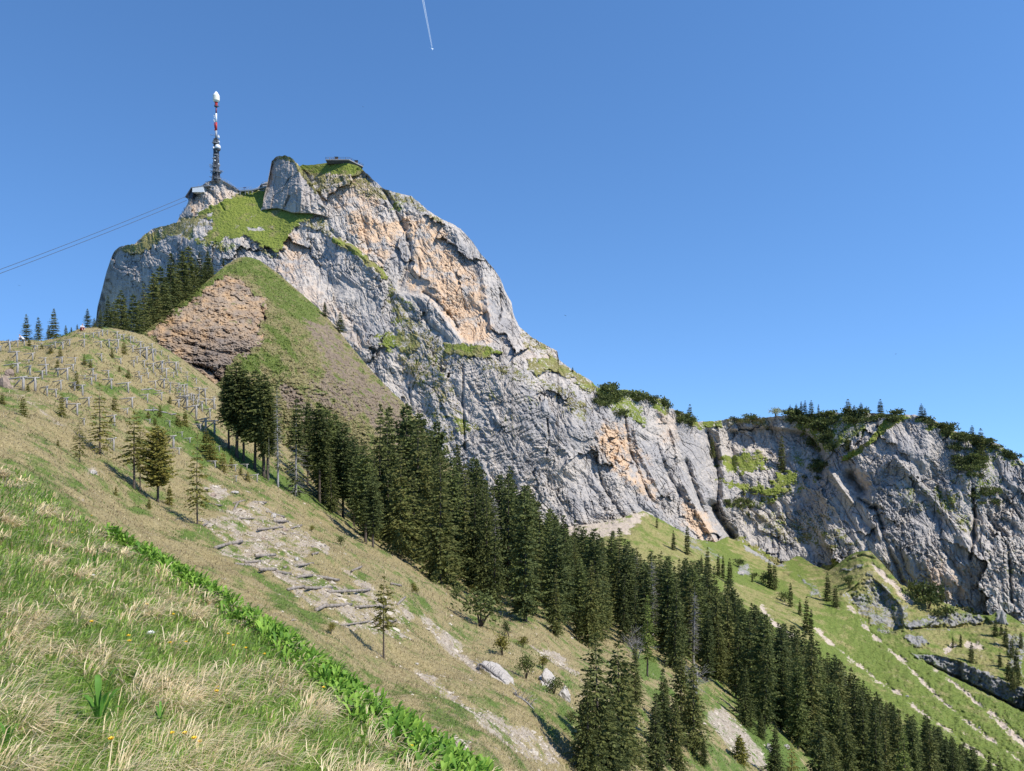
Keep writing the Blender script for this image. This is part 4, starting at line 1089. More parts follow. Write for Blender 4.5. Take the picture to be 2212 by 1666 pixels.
# ------------------------------------------------------------------ single trees of the hillside
SINGLE = [
    ("sparse_spruce", "spruce", 215, 985, 828, 1.15, "tall open young spruce, the biggest among the lower snow racks"),
    ("sparse_spruce", "spruce", 172, 1008, 905, .9, "thin spruce with bare lower stem just downhill of the tallest rack-slope spruce"),
    ("young_spruce", "spruce", 133, 905, 855, .8, "narrow young spruce standing uphill of the tallest spruce on the rack slope"),
    ("young_spruce", "spruce", 50, 910, 868, 1.0, "small young spruce alone on the grass under the eroded bank"),
    ("bare_foot_spruce", "spruce", 291, 1068, 893, 1.25, "spruce with a bare lower trunk casting a long shadow on the grass"),
    ("bare_foot_spruce", "spruce", 303, 1073, 940, .9, "leaning thin spruce tucked against the bushy yellow green pine"),
    ("yellow_pine", "pine", 341, 1088, 922, 1.15, "bushy yellow green pine with two pale stems beside the bare-trunked spruce"),
    ("young_spruce", "spruce", 366, 1086, 1042, 1.0, "low little spruce at the foot of the bushy yellow green pine"),
    ("sparse_spruce", "spruce", 427, 1141, 942, .85, "slender see-through spruce standing at the top edge of the stony log slope"),
    ("bare_foot_spruce", "spruce", 829, 1434, 1253, .95, "lone yellowish spruce with a grey bare trunk among the lowest logs"),
    ("young_spruce", "spruce", 445, 985, 928, 1.2, "uppermost bushy young spruce in the row above the stony ground"),
    ("young_spruce", "spruce", 458, 1000, 946, 1.2, "broad young spruce in the middle of the row above the stony ground"),
    ("young_spruce", "spruce", 481, 1018, 975, 1.2, "squat young spruce in the lower half of the row above the stony ground"),
    ("young_spruce", "spruce", 500, 1010, 984, 1.0, "small bright young spruce between the row of young spruces and the dark trunks"),
    ("young_spruce", "spruce", 520, 1030, 1008, 1.2, "little spruce beside the lowest wooden racks near the dark trunks"),
    ("young_spruce", "spruce", 535, 1042, 1020, 1.3, "lowest little spruce below the racks near the dark trunks"),
    ("young_spruce", "spruce", 400, 922, 888, 1.1, "small spruce with a thin top in the middle of the green hollow below the racks"),
    ("young_spruce", "spruce", 385, 928, 900, 1.5, "wide low spruce bush at the edge of the green hollow below the racks"),
    ("young_spruce", "spruce", 345, 905, 878, 1.1, "little spruce next to the long fallen pole on the rack slope"),
    ("young_spruce", "spruce", 320, 905, 888, 1.4, "flat spruce bush by the end of the fallen pole"),
    ("young_spruce", "spruce", 247, 885, 853, 1.2, "dense spruce bush right behind the top of the tallest rack-slope spruce"),
    ("young_spruce", "spruce", 268, 771, 744, 1.2, "round young spruce standing free in the gap between racks under the outcrop edge"),
    ("young_spruce", "spruce", 258, 809, 796, 1.3, "tiny round spruce bush beneath the free standing round young spruce"),
    ("young_spruce", "spruce", 277, 823, 802, 1.3, "second tiny spruce bush, a little larger, close to the racks under the outcrop"),
    ("young_spruce", "spruce", 242, 775, 756, 1.1, "small spruce bush beside a tall double rack"),
    ("young_spruce", "spruce", 63, 753, 735, 1.3, "yellowish spruce bush by the racks near the seated person in white"),
    ("young_spruce", "spruce", 110, 770, 750, 1.3, "spruce bush behind the racks below the four skyline spruces"),
    ("young_spruce", "spruce", 130, 775, 755, 1.3, "broad yellowish spruce bush below the four skyline spruces"),
    ("young_spruce", "spruce", 90, 762, 748, 1.5, "low spruce clump at the top row of racks"),
    ("young_spruce", "spruce", 182, 785, 766, 1.2, "spruce bush in the open grass in the middle of the upper racks"),
    ("young_spruce", "spruce", 196, 790, 772, 1.2, "pair-standing spruce bush in the open grass, the greener of two"),
    ("young_spruce", "spruce", 124, 805, 785, 1.2, "spruce bush squeezed between two posts of the second rack row"),
    ("young_spruce", "spruce", 165, 845, 805, .8, "thin young spruce rising beside the crossed racks in mid slope"),
    ("young_spruce", "spruce", 25, 815, 788, 1.1, "young spruce beside the eroded bank at the picture's edge"),
    ("young_spruce", "spruce", 60, 855, 838, 1.3, "spruce bush under the crossed racks near the eroded bank"),
    ("young_spruce", "spruce", 5, 875, 852, 1.4, "yellowish bush on the grass below the eroded bank"),
    ("young_spruce", "spruce", 125, 970, 955, 1.3, "small yellowish bush on the bare grass below the thin spruces"),
    ("young_spruce", "spruce", 250, 1070, 1050, .9, "tiny spruce seedling on the grass uphill of the long tree shadow"),
    ("young_spruce", "spruce", 322, 1102, 1080, 1.1, "dark little spruce in the shadow under the bushy pine"),
    ("young_spruce", "spruce", 335, 925, 908, 1.3, "spruce bush on the lush grass below the fallen pole"),
    ("young_spruce", "spruce", 367, 875, 858, 1.2, "spruce bush just under the crowded racks by the clump of dark trees"),
    ("young_spruce", "spruce", 240, 920, 905, 1.2, "bush hugging the right foot of the tallest rack-slope spruce"),
    ("crest_spruce", "spruce", 57, 737, 678, .95, "dark skyline spruce standing over the bent person in white"),
    ("crest_spruce", "spruce", 82, 739, 686, 1.05, "second dark skyline spruce, bushier, rooted a little lower"),
    ("crest_spruce", "spruce", 117, 728, 664, 1.05, "tallest and widest of the spruces on the grassy crest"),
    ("crest_spruce", "spruce", 142, 716, 696, 1.1, "short spruce leaning on the tallest skyline spruce"),
    ("crest_spruce", "spruce", 105, 735, 703, 1.1, "small spruce wedged between the skyline spruces"),
    ("crest_spruce", "spruce", 154, 714, 703, 1.3, "knee-high spruce on the crest between the skyline spruces and the seated hiker"),
    ("crest_spruce", "spruce", 189, 707, 666, 1.15, "ragged skyline spruce behind the seated hiker in white"),
    ("crest_spruce", "spruce", 167, 712, 700, 1.3, "low bush left of the seated hiker on the crest"),
    ("crest_spruce", "spruce", 204, 709, 688, 1.3, "low broad spruce between the seated hiker and the dark grove"),
    ("crest_spruce", "spruce", 217, 709, 668, .9, "narrow spruce standing against the grey cliff edge"),
]
for k_, nm, x, yb, yt, wd, lab in SINGLE:
    tree_px(hs, k_, "young_spruce" if k_ == "young_spruce" else nm, x, yb, yt, lab, "tree", None, wd)

# clump of tall dark trees beside the racks
CLUMP = [
    ("clump_spruce", 512, 992, 784, 1.25, "massive dark pine with a broad crown at the corner of the forest, beside the racks"),
    ("clump_spruce", 494, 975, 800, 1.0, "dark pine whose crown overhangs the last wooden racks"),
    ("clump_spruce", 526, 1000, 800, 1.0, "tall dark tree with bare trunk between the massive corner pine and its neighbours"),
    ("clump_spruce", 551, 1018, 798, 1.1, "tall dark tree with twin bare trunks in the corner clump"),
    ("clump_spruce", 570, 1032, 806, 1.15, "tall tree of the corner clump with the brownest needles"),
    ("clump_spruce", 578, 1036, 830, .9, "thin dark tree pressed between the corner clump and the grey bare spruce"),
    ("bare_spruce", 600, 1057, 822, .8, "nearly needleless grey spruce with fine dead twigs along its stem"),
    ("bare_spruce", 581, 1046, 935, .35, "dead pale snag in front of the dark corner trunks"),
    ("half_dead_spruce", 639, 1072, 858, 1.05, "spruce with pale dead branches below and a green top"),
    ("stone_pine", 664, 1050, 868, .8, "young green tree half hidden behind the spruce with pale dead branches"),
    ("clump_spruce", 690, 1085, 864, .95, "slim dark spruce rising behind the pine with two straight trunks"),
    ("stone_pine", 703, 1092, 882, 1.1, "blue green pine with two straight bare trunks"),
    ("stone_pine", 741, 1120, 912, 1.1, "full blue green pine with a pointed crown near the forest corner"),
    ("stone_pine", 722, 1100, 895, .9, "green pine between the two-trunked pine and the full pointed pine"),
    ("stone_pine", 765, 1140, 945, 1.0, "mid-height green pine along the forest edge, above the top logs"),
    ("stone_pine", 790, 1175, 960, 1.1, "broad green pine at the forest edge, opposite the stony slope"),
    ("spruce", 822, 1165, 866, .9, "twin-topped tall spruce, first to rise above the green pines"),
    ("spruce", 836, 1170, 880, .85, "slender companion of the twin-topped tall spruce"),
    ("stone_pine", 806, 1190, 1035, 1.2, "low bright green pine bush standing in front of the tall forest edge spruces"),
    ("stone_pine", 875, 1170, 868, 1.05, "tall bluish pine with a rounded tip against the pale cliff"),
    ("stone_pine", 905, 1180, 888, 1.05, "rounded dark pine close behind the tall bluish pine"),
    ("stone_pine", 945, 1195, 902, .95, "slim dark pine standing out in front of the pale slab"),
    ("spruce", 985, 1205, 950, .75, "spire-like spruce in front of the pale slab"),
    ("stone_pine", 1024, 1215, 976, 1.1, "rounded pine near the lower part of the pale slab"),
    ("stone_pine", 1078, 1235, 1022, 1.1, "bushy pine standing before the cliff foot"),
    ("spruce", 1101, 1235, 998, .8, "pointed spruce overtopping the bushy pine before the cliff foot"),
    ("stone_pine", 1140, 1245, 1042, 1.0, "dark round-topped pine alone against the pale rock foot"),
]
for k_, x, yb, yt, wd, lab in CLUMP:
    nm = {"bare_spruce": "dead_spruce", "stone_pine": "pine", "half_dead_spruce": "spruce"}.get(k_, "spruce")
    tree_px(hs, k_, nm, x, yb, yt, lab, "tree", None, wd)

# trees in front, lower middle
FRONT = [
    ("spruce", 1290, 1690, 1366, .85, "tallest dark spruce in the group standing apart below the bent pines"),
    ("spruce", 1335, 1685, 1383, .85, "dark spruce right beside the tallest one of the group standing apart"),
    ("spruce", 1312, 1700, 1470, 1.0, "lower dense spruce filling the gap at the foot of the group standing apart"),
    ("spruce", 1352, 1660, 1440, .9, "dense spruce on the uphill flank of the group standing apart, third in height"),
    ("spruce", 1268, 1680, 1452, .8, "spruce on the downhill flank of the group standing apart, with ragged branches"),
    ("spruce", 1432, 1625, 1436, .8, "broad dark spruce between the larch's bright grass and the bare gully"),
    ("spruce", 1460, 1655, 1500, .9, "lower spruce filling the space beneath the dense spruce by the gully"),
    ("slim_spruce", 1373, 1524, 1392, 1.0, "dark spruce in the shade uphill of the group standing apart"),
    ("slim_spruce", 1417, 1685, 1502, 1.1, "mid-size spruce with ragged lower branches at the lower edge"),
    ("slim_spruce", 1440, 1560, 1470, 1.0, "small spruce behind the ragged mid-size spruce"),
    ("spruce", 1470, 1600, 1425, 1.0, "dense dark spruce at the edge of the bare gully"),
    ("spruce", 1497, 1632, 1440, 1.0, "tall spruce whose foot stands on the rim of the bare gully"),
    ("slim_spruce", 1520, 1660, 1600, 1.2, "short spruce at the picture's lower edge below the gully rim"),
    ("spruce", 1610, 1566, 1435, .9, "spruce standing on the far rim of the bare gully"),
    ("spruce", 1645, 1600, 1540, 1.1, "small spruce next to the bare gully's lower end"),
    ("young_spruce", 1598, 1648, 1588, 1.1, "slender young spruce alone on the sunny grass of the gully"),
    ("spruce", 1675, 1700, 1572, .9, "brownish spruce at the lower edge with a thin dead top"),
    ("sparse_spruce", 1710, 1700, 1588, .8, "crooked dark spruce with a bare bent stem"),
    ("spruce", 1768, 1720, 1548, 1.05, "wide brownish spruce at the lower edge, in front of the dark forest"),
    ("spruce", 1800, 1700, 1590, 1.0, "lower brownish spruce leaning on the wide brownish one"),
]
for k_, x, yb, yt, wd, lab in FRONT:
    tree_px(hs, k_, "spruce", x, yb, yt, lab, "tree", None, wd * 1.45)
tree_px(hs, "larch", "larch", 1398, 1464, 1285, "light green larch with a long bare trunk over the bright grass patch", "tree", None, 1.0)
tree_px(hs, "larch", "larch", 1290, 1330, 1165, "light green larch deep in the forest", "tree", None, 1.1)
tree_px(hs, "leaf_tree", "leafy_tree", 1702, 1568, 1508, "bright yellow green leafy tree among the dark spruces", "tree", None, 1.0)
tree_px(hs, "leaf_tree", "leafy_tree", 1160, 1250, 1130, "pale yellow green leafy crown poking out between forest spruces", "tree", None, .7)
tree_px(hs, "leaf_tree", "leafy_tree", 862, 1172, 1040, "yellow green leafy tree in a gap behind the forest edge pines", "tree", None, .6)
tree_px(hs, "bare_shrub", "bare_shrub", 1375, 1428, 1368, "leafless grey brown bush in front of the light green larch", "shrub", None, 1.0)
tree_px(hs, "bare_shrub", "bare_shrub", 1505, 1500, 1440, "leafless grey bush at the head of the bare gully", "shrub", None, 1.1)

# bent mountain pines of the open slope
BENT = [
    (1038, 1352, 1284, 1.5, .28, "dark round mountain pine on two crooked stems in the open slope"),
    (1085, 1418, 1378, 1.1, .1, "dark mountain pine bush above the bare rock slab"),
    (1100, 1378, 1342, .5, .5, "thin crooked mountain pine leaning over the slab's upper end"),
    (1130, 1405, 1382, 1.3, .2, "small mountain pine beside the pine bush above the slab"),
    (1136, 1470, 1420, .8, .1, "narrow dark mountain pine at the end of the bare slab"),
    (1172, 1455, 1428, 1.2, .1, "mountain pine bush on top of the small pale crag"),
    (1196, 1505, 1470, 1.2, .1, "mountain pine bush at the foot of the small pale crag"),
    (905, 1290, 1258, .6, .6, "bent bare-stemmed pine near the forest edge"),
    (985, 1300, 1275, 1.4, .3, "low mountain pine bush at the forest edge, uphill of the round one"),
    (1025, 1295, 1270, 1.3, .2, "small dark pine bush just behind the round mountain pine"),
    (1232, 1565, 1545, 1.3, .3, "little pine bush near the pale dead stump"),
    (715, 1375, 1352, 1.0, .1, "little dark bush on the dry grass below the logs"),
    (735, 1180, 1160, 1.0, .1, "tiny spruce bush on the dry grass beside the forest edge"),
    (673, 1148, 1135, 1.2, .1, "tiny dark shrub on the dry grass above the logs"),
]
for i, (x, yb, yt, wd, tl, lab) in enumerate(BENT):
    tree_px(hs, "mountain_pine", "mountain_pine", x, yb, yt, lab, "shrub", None, wd, tilt=tl, tilt_az=1.4)

# ------------------------------------------------------------------ the forest belt
NEAR_EDGE = [(650, 1070), (740, 1130), (830, 1195), (950, 1262), (1000, 1290), (1100, 1325), (1190, 1388), (1260, 1400), (1330, 1390), (1390, 1420), (1450, 1450), (1500, 1470), (1550, 1480), (1600, 1520), (1650, 1590), (1700, 1600), (1760, 1640), (1830, 1700), (2000, 1800), (2300, 1900)]
TOPLINE = [(660, 870), (700, 870), (740, 915), (790, 935), (820, 872), (850, 880), (890, 880), (920, 905), (945, 915), (985, 955), (1025, 985), (1060, 1045), (1075, 1030), (1100, 1010), (1140, 1050), (1200, 1115), (1250, 1125), (1300, 1152), (1340, 1140), (1390, 1195), (1430, 1190),
           (1480, 1200), (1520, 1195), (1560, 1225), (1590, 1265), (1640, 1315), (1700, 1348), (1740, 1352), (1760, 1382), (1850, 1455), (1900, 1500), (1960, 1538), (2000, 1540), (2060, 1595), (2140, 1625), (2212, 1685), (2300, 1740)]
taken = []
def free(p, d):
    for q in taken:
        if (q[0] - p[0]) ** 2 + (q[1] - p[1]) ** 2 < d * d: return False
    return True
rf = random.Random(5)
zones = [
    (830, "dark conifer tucked in behind the blue green pines near the forest corner", "conifers behind the blue green pines"),
    (1000, "dark spruce packed in the narrow forest belt between the green pines and the pale slab", "spruces of the narrow upper forest belt"),
    (1200, "dark spruce packed in the forest belt under the round-topped pine and the pale rock foot", "spruces of the forest belt below the cliff foot"),
    (1400, "dark spruce packed in the wide forest belt uphill of the light green larch", "spruces of the wide forest belt"),
    (1560, "dark spruce packed in the forest between the larch and the bare gully", "spruces of the forest above the gully"),
    (1760, "dark spruce packed in the forest behind the bright leafy tree", "spruces of the forest behind the leafy tree"),
    (2400, "dark spruce packed in the lowest stretch of forest below the green valley slope", "spruces of the lowest forest stretch")]
made = 0
for trial in range(60000):
    if made >= 312: break
    x = rf.uniform(690, 2230)
    yn = float(np.interp(x, *zip(*NEAR_EDGE)))
    yr = float(np.interp(x, *zip(*TOP_H))) + 3
    y = rf.uniform(yr, yn)
    if y > 1760: continue
    if 1380 < x < 1440 and 1405 < y < 1500: continue
    p = hs.at(x, y)
    sp = 4.1 + 1.5 * rf.random() + (.6 if x < 1100 else 0)
    if not free(p, sp): continue
    Hm = rf.triangular(13, 27, 22)
    tl = float(np.interp(x, *zip(*TOPLINE))) + rf.choice((rf.uniform(-4, 10), rf.uniform(0, 45)))
    Hm = min(Hm, (y - tl) / FOC * p.y)
    if (yn - y) < 25: Hm *= rf.uniform(.6, 1.0)
    if Hm < 5: continue
    taken.append((p.x, p.y))
    lab, grp = next((l, g) for lim, l, g in zones if x < lim)
    p.z -= .02 * Hm
    if made % 31 == 7:
        plant("bare_spruce", "dead_spruce", p, Hm, "grey needleless spruce standing among the dark forest conifers", "tree", "dead spruces in the forest", 1.4)
        made += 1
        continue
    if made % 37 == 11:
        plant("larch", "larch", p, Hm * .9, "light green larch crown mixed into the dark forest belt", "tree", "larches mixed into the forest", 1.3)
        made += 1
        continue
    key = rf.choices(["spruce", "slim_spruce", "forest_pine"], [5.5, 1.8, 3.0])[0]
    plant(key, "pine" if key == "forest_pine" else "spruce", p, Hm, lab.replace("spruce", "conifer"), "tree", grp.replace("spruces", "conifers"), rf.uniform(.9, 1.35), tilt=rf.uniform(0, .035), tilt_az=rf.uniform(0, 6.28))
    made += 1

# ------------------------------------------------------------------ the grove behind the knoll's left flank
GROVE = [(233, 710, 642), (246, 712, 655), (262, 714, 632), (268, 716, 650), (287, 722, 640), (300, 728, 655), (310, 716, 618), (322, 712, 640), (330, 700, 597), (340, 692, 620), (347, 688, 582), (357, 678, 603), (370, 668, 553), (380, 660, 575), (393, 652, 549),
         (402, 642, 575), (408, 638, 537), (420, 632, 565), (431, 624, 549), (441, 612, 570), (448, 604, 546), (458, 598, 568), (483, 574, 557)]
for i, (x, yb, yt) in enumerate(GROVE):
    d = 135 + (x - 233) / 215.0 * 92
    p = Vector(((x - CX) / FOC * d, d, (CY - yb) / FOC * d))
    H = (yb - yt) / FOC * d
    big = i < 22
    lab = {0: "first dark spruce of the grove behind the outcrop, closest to the grey cliff edge", 16: "tallest spruce at the top of the grove behind the knoll", 22: "tiny spruce alone on the knoll's grassy ridge",
           20: "uppermost spruce of the grove, next to the knoll's grassy ridge", 5: "lowest front spruce of the grove, by the upper edge of the outcrop"}.get(i, "dense dark spruce within the grove behind the crumbling outcrop")
    o = plant("crest_spruce" if i % 3 else "spruce", "spruce", p - Vector((0, 0, .3 * H if big else .2)), H * (1.35 if big else 1), lab, "tree", "spruces of the grove behind the outcrop" if i not in (0, 5, 16, 20, 22) else None, 1.25)
for x, yb, yt, lab in ((701, 684, 652, "small dark spruce, upper of two on the knoll's outer edge"), (735, 718, 673, "taller dark spruce, lower of two on the knoll's outer edge")):
    tree_px(kn, "crest_spruce", "spruce", x, yb, yt, lab, "tree", None, 1.3)

# ------------------------------------------------------------------ trees on the green slope and the cliffs
VSLOPE = [(1662, 1270, 1208, 1.0, "dark spruce, slimmer of the pair on the sunny green slope"), (1673, 1274, 1216, 1.1, "dark spruce, broader of the pair on the sunny green slope"), (1708, 1311, 1259, 1.1, "single dark spruce with a long shadow below the pair"),
          (1728, 1330, 1296, 1.2, "short spruce just below the single one with the long shadow"), (1742, 1364, 1289, .9, "tall thin spruce at the top end of the bare track"), (1752, 1374, 1316, 1.0, "dark spruce close under the tall thin one by the track"),
          (1788, 1298, 1239, 1.2, "spruce at the edge of the rocky buttress, upper of two"), (1805, 1312, 1266, 1.4, "bushy spruce at the edge of the rocky buttress, lower of two"), (1485, 1198, 1136, 1.1, "dark spruce below the deep shaded cleft"),
          (1528, 1244, 1182, 1.0, "thin spruce in the small stand under the cliff rib"), (1552, 1244, 1196, 1.0, "dark spruce in the middle of the small stand under the cliff rib"), (1562, 1250, 1200, .9, "spruce close beside the middle one of the small stand"),
          (1576, 1263, 1206, 1.1, "last spruce of the small stand under the cliff rib, toward the open slope"), (1515, 1236, 1200, 1.1, "short spruce at the near end of the small stand under the cliff rib"), (1419, 1141, 1116, 1.2, "small lone spruce high on the grass under the wall"),
          (1455, 1188, 1146, 1.1, "lone spruce with a slanting shadow on the grass under the wall"), (2035, 1298, 1250, 1.0, "dark spruce standing against the foot of the grey wall"), (2075, 1398, 1370, 1.3, "round spruce on the lower terrace, upper one"),
          (2098, 1431, 1388, 1.3, "dark spruce with short shadow on the lower terrace"), (2058, 1400, 1375, 1.1, "small spruce beside the round one on the lower terrace"), (1625, 1258, 1240, 1.3, "little spruce on the upper green slope near the boulders"),
          (1835, 1270, 1250, 1.4, "dark little bush-like spruce in the grassy hollow of the buttress")]
for x, yb, yt, wd, lab in VSLOPE:
    tree_px(vf, "far_spruce", "spruce", x, yb, yt, lab, "tree", None, wd)
for i, (x, yb, yt) in enumerate([(2150, 1375, 1335), (2163, 1372, 1345), (2172, 1395, 1352), (2185, 1420, 1380), (2195, 1450, 1400), (2178, 1470, 1425), (2188, 1490, 1440), (2200, 1480, 1435), (2160, 1440, 1410), (2205, 1400, 1365)]):
    tree_px(vf, "far_spruce", "spruce", x, yb, yt, "dark spruce crowded on the spur at the picture's edge below the grey wall", "tree", "spruces crowded on the spur below the grey wall", 1.3)
for i, (x, yb, yt) in enumerate([(1995, 1303, 1262), (1983, 1290, 1258), (2005, 1315, 1280), (2042, 1335, 1310), (2030, 1338, 1318), (1830, 1262, 1246), (1595, 1225, 1208), (1630, 1250, 1238), (1648, 1262, 1240), (1695, 1300, 1282)]):
    tree_px(vf, "dwarf_pine", "dwarf_pine", x, yb, yt, "dwarf pine bush on the grassy buttress under the grey wall", "shrub", "dwarf pines on the buttress", .8)

CREST = [(1490, 920, 876, 1.1, "dark spruce on the ridge saddle, first one after the pale wall"), (1538, 990, 948, 1.0, "dark spruce in the cleft behind the pale wall"), (1688, 1018, 945, .9, "tall dark spruce inside the shaded bowl"),
         (1707, 897, 877, 1.2, "small ridge spruce, next to the pale round tree"), (1720, 896, 875, 1.2, "second small ridge spruce from the pale round tree"), (1731, 896, 870, 1.1, "slim ridge spruce, taller of the close pair"), (1739, 896, 868, 1.1, "slim ridge spruce, pointed one of the close pair"),
         (1752, 902, 868, 1.2, "broader ridge spruce at the end of the row of small ones"), (1768, 896, 876, 1.0, "thin ridge spruce standing alone past the row"), (1832, 902, 865, 1.5, "broad dark spruce on the ridge above the shaded bowl"), (1860, 900, 873, 1.4, "dark spruce beside the broad one on the ridge"),
         (1845, 902, 878, 1.3, "smaller dark spruce squeezed behind the broad ridge one"), (1902, 900, 865, 1.4, "biggest dark ridge spruce over the grassy ledge"), (1990, 905, 875, 1.3, "dark spruce at the top of the grey wall"), (1998, 910, 885, 1.2, "shorter spruce leaning to the one at the top of the grey wall"),
         (2118, 988, 928, 1.1, "dark spruce standing on the descending edge of the grey wall"), (2100, 950, 922, 1.3, "pointed spruce on the crest of the descending edge"), (1872, 897, 880, 1.2, "little ridge spruce between the broad one and the biggest one"), (1830, 975, 940, 1.0, "dark spruce in the gully below the ridge"),
         (1237, 803, 796, 1.6, "tiny bush on the bare skyline step"), (892, 842, 828, 1.0, "tiny spruce beside the dark hole in the wall"), (290, 552, 532, 1.6, "dark bush on the grassy shoulder of the mountain")]
for x, yb, yt, wd, lab in CREST:
    tree_px(mt, "far_spruce", "spruce", x, yb, yt - 3, lab, "tree", None, wd * 1.25)
tree_px(mt, "pale_tree", "leafy_tree", 1675, 902, 880, "pale round leafy tree on the ridge", "tree", None, 1.1)
DWARF = [("dwarf pine in the dense skyline patch at the end of the pale wall", "dwarf pines at the end of the pale wall", [(1284, 835), (1330, 838), (1395, 858), (1400, 870), (1352, 870), (1368, 905), (1340, 905), (1300, 885), (1284, 870)], 26, 20),
         ("dwarf pine bush on the rounded skyline knob past the pale wall", "dwarf pines on the skyline knob", [(1400, 862), (1446, 880), (1446, 888), (1415, 880)], 5, 18),
         ("dwarf pine bush on the ridge saddle", "dwarf pines on the ridge saddle", [(1455, 890), (1506, 914), (1490, 925), (1465, 915)], 8, 16),
         ("dwarf pine bush on top of the banded dark crag", "dwarf pines on the banded crag", [(1545, 910), (1575, 905), (1660, 905), (1650, 910), (1600, 910)], 5, 15),
         ("dwarf pine bush in the thick scrub on the ridge above the shaded bowl", "dwarf pines above the shaded bowl", [(1685, 897), (1775, 895), (1880, 895), (1960, 898), (1930, 915), (1870, 920), (1800, 915), (1740, 925), (1700, 915)], 38, 18),
         ("dwarf pine bush in the gully of the shaded bowl", "dwarf pines in the shaded bowl", [(1735, 915), (1790, 925), (1800, 975), (1780, 1000), (1755, 960)], 16, 20),
         ("dwarf pine bush along the descending crest of the grey wall", "dwarf pines along the descending crest", [(1990, 902), (2042, 925), (2100, 948), (2160, 970), (2210, 1005), (2150, 980), (2060, 950), (2010, 925)], 24, 18),
         ("dwarf pine bush hanging in the upper face of the grey wall", "dwarf pines in the grey wall", [(2055, 960), (2130, 975), (2155, 1040), (2110, 1050), (2060, 1010)], 22, 18),
         ("dwarf pine bush in the lower green streaks of the grey wall", "dwarf pines in the lower grey wall", [(2095, 1050), (2150, 1060), (2150, 1100), (2100, 1090)], 10, 15),
         ("dwarf pine bush under the grassy shelves of the shaded bowl", "dwarf pines under the grassy shelves", [(1560, 1080), (1640, 1090), (1630, 1105), (1570, 1100)], 8, 13),
         ("dwarf pine bush on the grassy edge between bowl and grey wall", "dwarf pines at the bowl's edge", [(1740, 990), (1790, 1000), (1780, 1040), (1740, 1050), (1720, 1060)], 7, 15)]
for lab, grp, poly, n, h in DWARF:
    pp = np.array(poly); k_ = 0
    while k_ < n:
        x = rf.uniform(pp[:, 0].min(), pp[:, 0].max()); y = rf.uniform(pp[:, 1].min(), pp[:, 1].max())
        if poly_sd(np.array([x]), np.array([y]), poly)[0] < 0: continue
        k_ += 1
        hh = h * rf.uniform(.6, 1.15)
        p = mt.at(x, y); H = hh / FOC * p.y
        plant("dwarf_pine", "dwarf_pine", p - Vector((0, 0, .2 * H)), H, lab, "shrub", grp, rf.uniform(.85, 1.25))
# ------------------------------------------------------------------ grass, leaves and stones on the near ground
def tint_material(name, rough=.7, trans=.3, spec=.25):
    """blades, leaves and stones: each carries its own natural colour in the tint attribute"""
    m, t, b = nodes_of(name)
    k = NB(t)
    at = k.n("ShaderNodeAttribute", attribute_name="tint")
    pos = k.n("ShaderNodeNewGeometry").outputs["Position"]
    n = k.noise(pos, 14.0, 3, .6)
    h = k.n("ShaderNodeHueSaturation")
    t.links.new(at.outputs["Color"], h.inputs["Color"])
    t.links.new(k.math('MULTIPLY_ADD', n, .5, .75), h.inputs["Value"])
    t.links.new(h.outputs[0], b.inputs["Base Color"])
    b.inputs["Roughness"].default_value = rough
    b.inputs["Specular IOR Level"].default_value = spec
    if trans:
        tr = k.n("ShaderNodeBsdfTranslucent"); t.links.new(h.outputs[0], tr.inputs["Color"])
        mx = k.n("ShaderNodeMixShader"); mx.inputs[0].default_value = trans
        t.links.new(b.outputs[0], mx.inputs[1]); t.links.new(tr.outputs[0], mx.inputs[2])
        t.links.new(mx.outputs[0], t.nodes["Material Output"].inputs["Surface"])
    MATS[name] = m
    return m
BLADE = tint_material("grass_blades", .6, .3)
STONE = tint_material("loose_stones", .9, 0, .1)

def sheet_points(sh, x, y):
    """world points on a sheet for arrays of picture positions"""
    fx = np.clip((x - sh.xs[0]) / (sh.xs[1] - sh.xs[0]), 0, len(sh.xs) - 1.001)
    i = fx.astype(int); u = fx - i
    tp = sh.top[i] * (1 - u) + sh.top[i + 1] * u
    bt = sh.bot[i] * (1 - u) + sh.bot[i + 1] * u
    t = np.clip((y - tp) / (bt - tp), 0, .9999)
    j = np.clip(np.searchsorted(sh.t, t) - 1, 0, len(sh.t) - 2)
    v = (t - sh.t[j]) / (sh.t[j + 1] - sh.t[j])
    def bl(A): return (A[j, i] * (1 - u) + A[j, i + 1] * u) * (1 - v) + (A[j + 1, i] * (1 - u) + A[j + 1, i + 1] * u) * v
    Y = bl(sh.Y)
    yy = tp + t * (bt - tp)
    P = np.stack([(x - CX) / FOC * Y, Y, (CY - yy) / FOC * Y + bl(sh.dz)], -1)
    return P, bl

def blades(P, az, length, width, bend, rise, tint, rng):
    """curved grass blades: a strip of two quads and a tip"""
    n = len(P)
    d = np.stack([np.cos(az), np.sin(az), np.zeros(n)], -1)
    s = np.stack([-np.sin(az + rng.normal(0, .7, n)), np.cos(az), np.zeros(n)], -1)
    s /= np.linalg.norm(s, axis=1)[:, None] + 1e-9
    up = np.array([0, 0, 1.0])
    L = length[:, None]; W = width[:, None] * .5
    b = bend[:, None]; r = rise[:, None]
    p1 = P + L * (.42 * r * up + .18 * b * d)
    p2 = P + L * (.74 * r * up + .52 * b * d)
    p3 = P + L * ((.98 * r - .28 * b) * up + 1.0 * b * d)
    V = np.stack([P - s * W, P + s * W, p1 - s * W * .95, p1 + s * W * .95, p2 - s * W * .7, p2 + s * W * .7, p3], 1).reshape(-1, 3)
    i = np.arange(n)[:, None] * 7
    F4 = np.concatenate([i + [0, 1, 3, 2], i + [2, 3, 5, 4]], 0)
    F3 = i + [4, 5, 6]
    C = np.repeat(tint, 7, 0)
    return V, F4, F3, C

def pick(rng, a, b, n):
    """random colours between a and b"""
    t = rng.random((n, 1))
    return np.array(a) * (1 - t) + np.array(b) * t

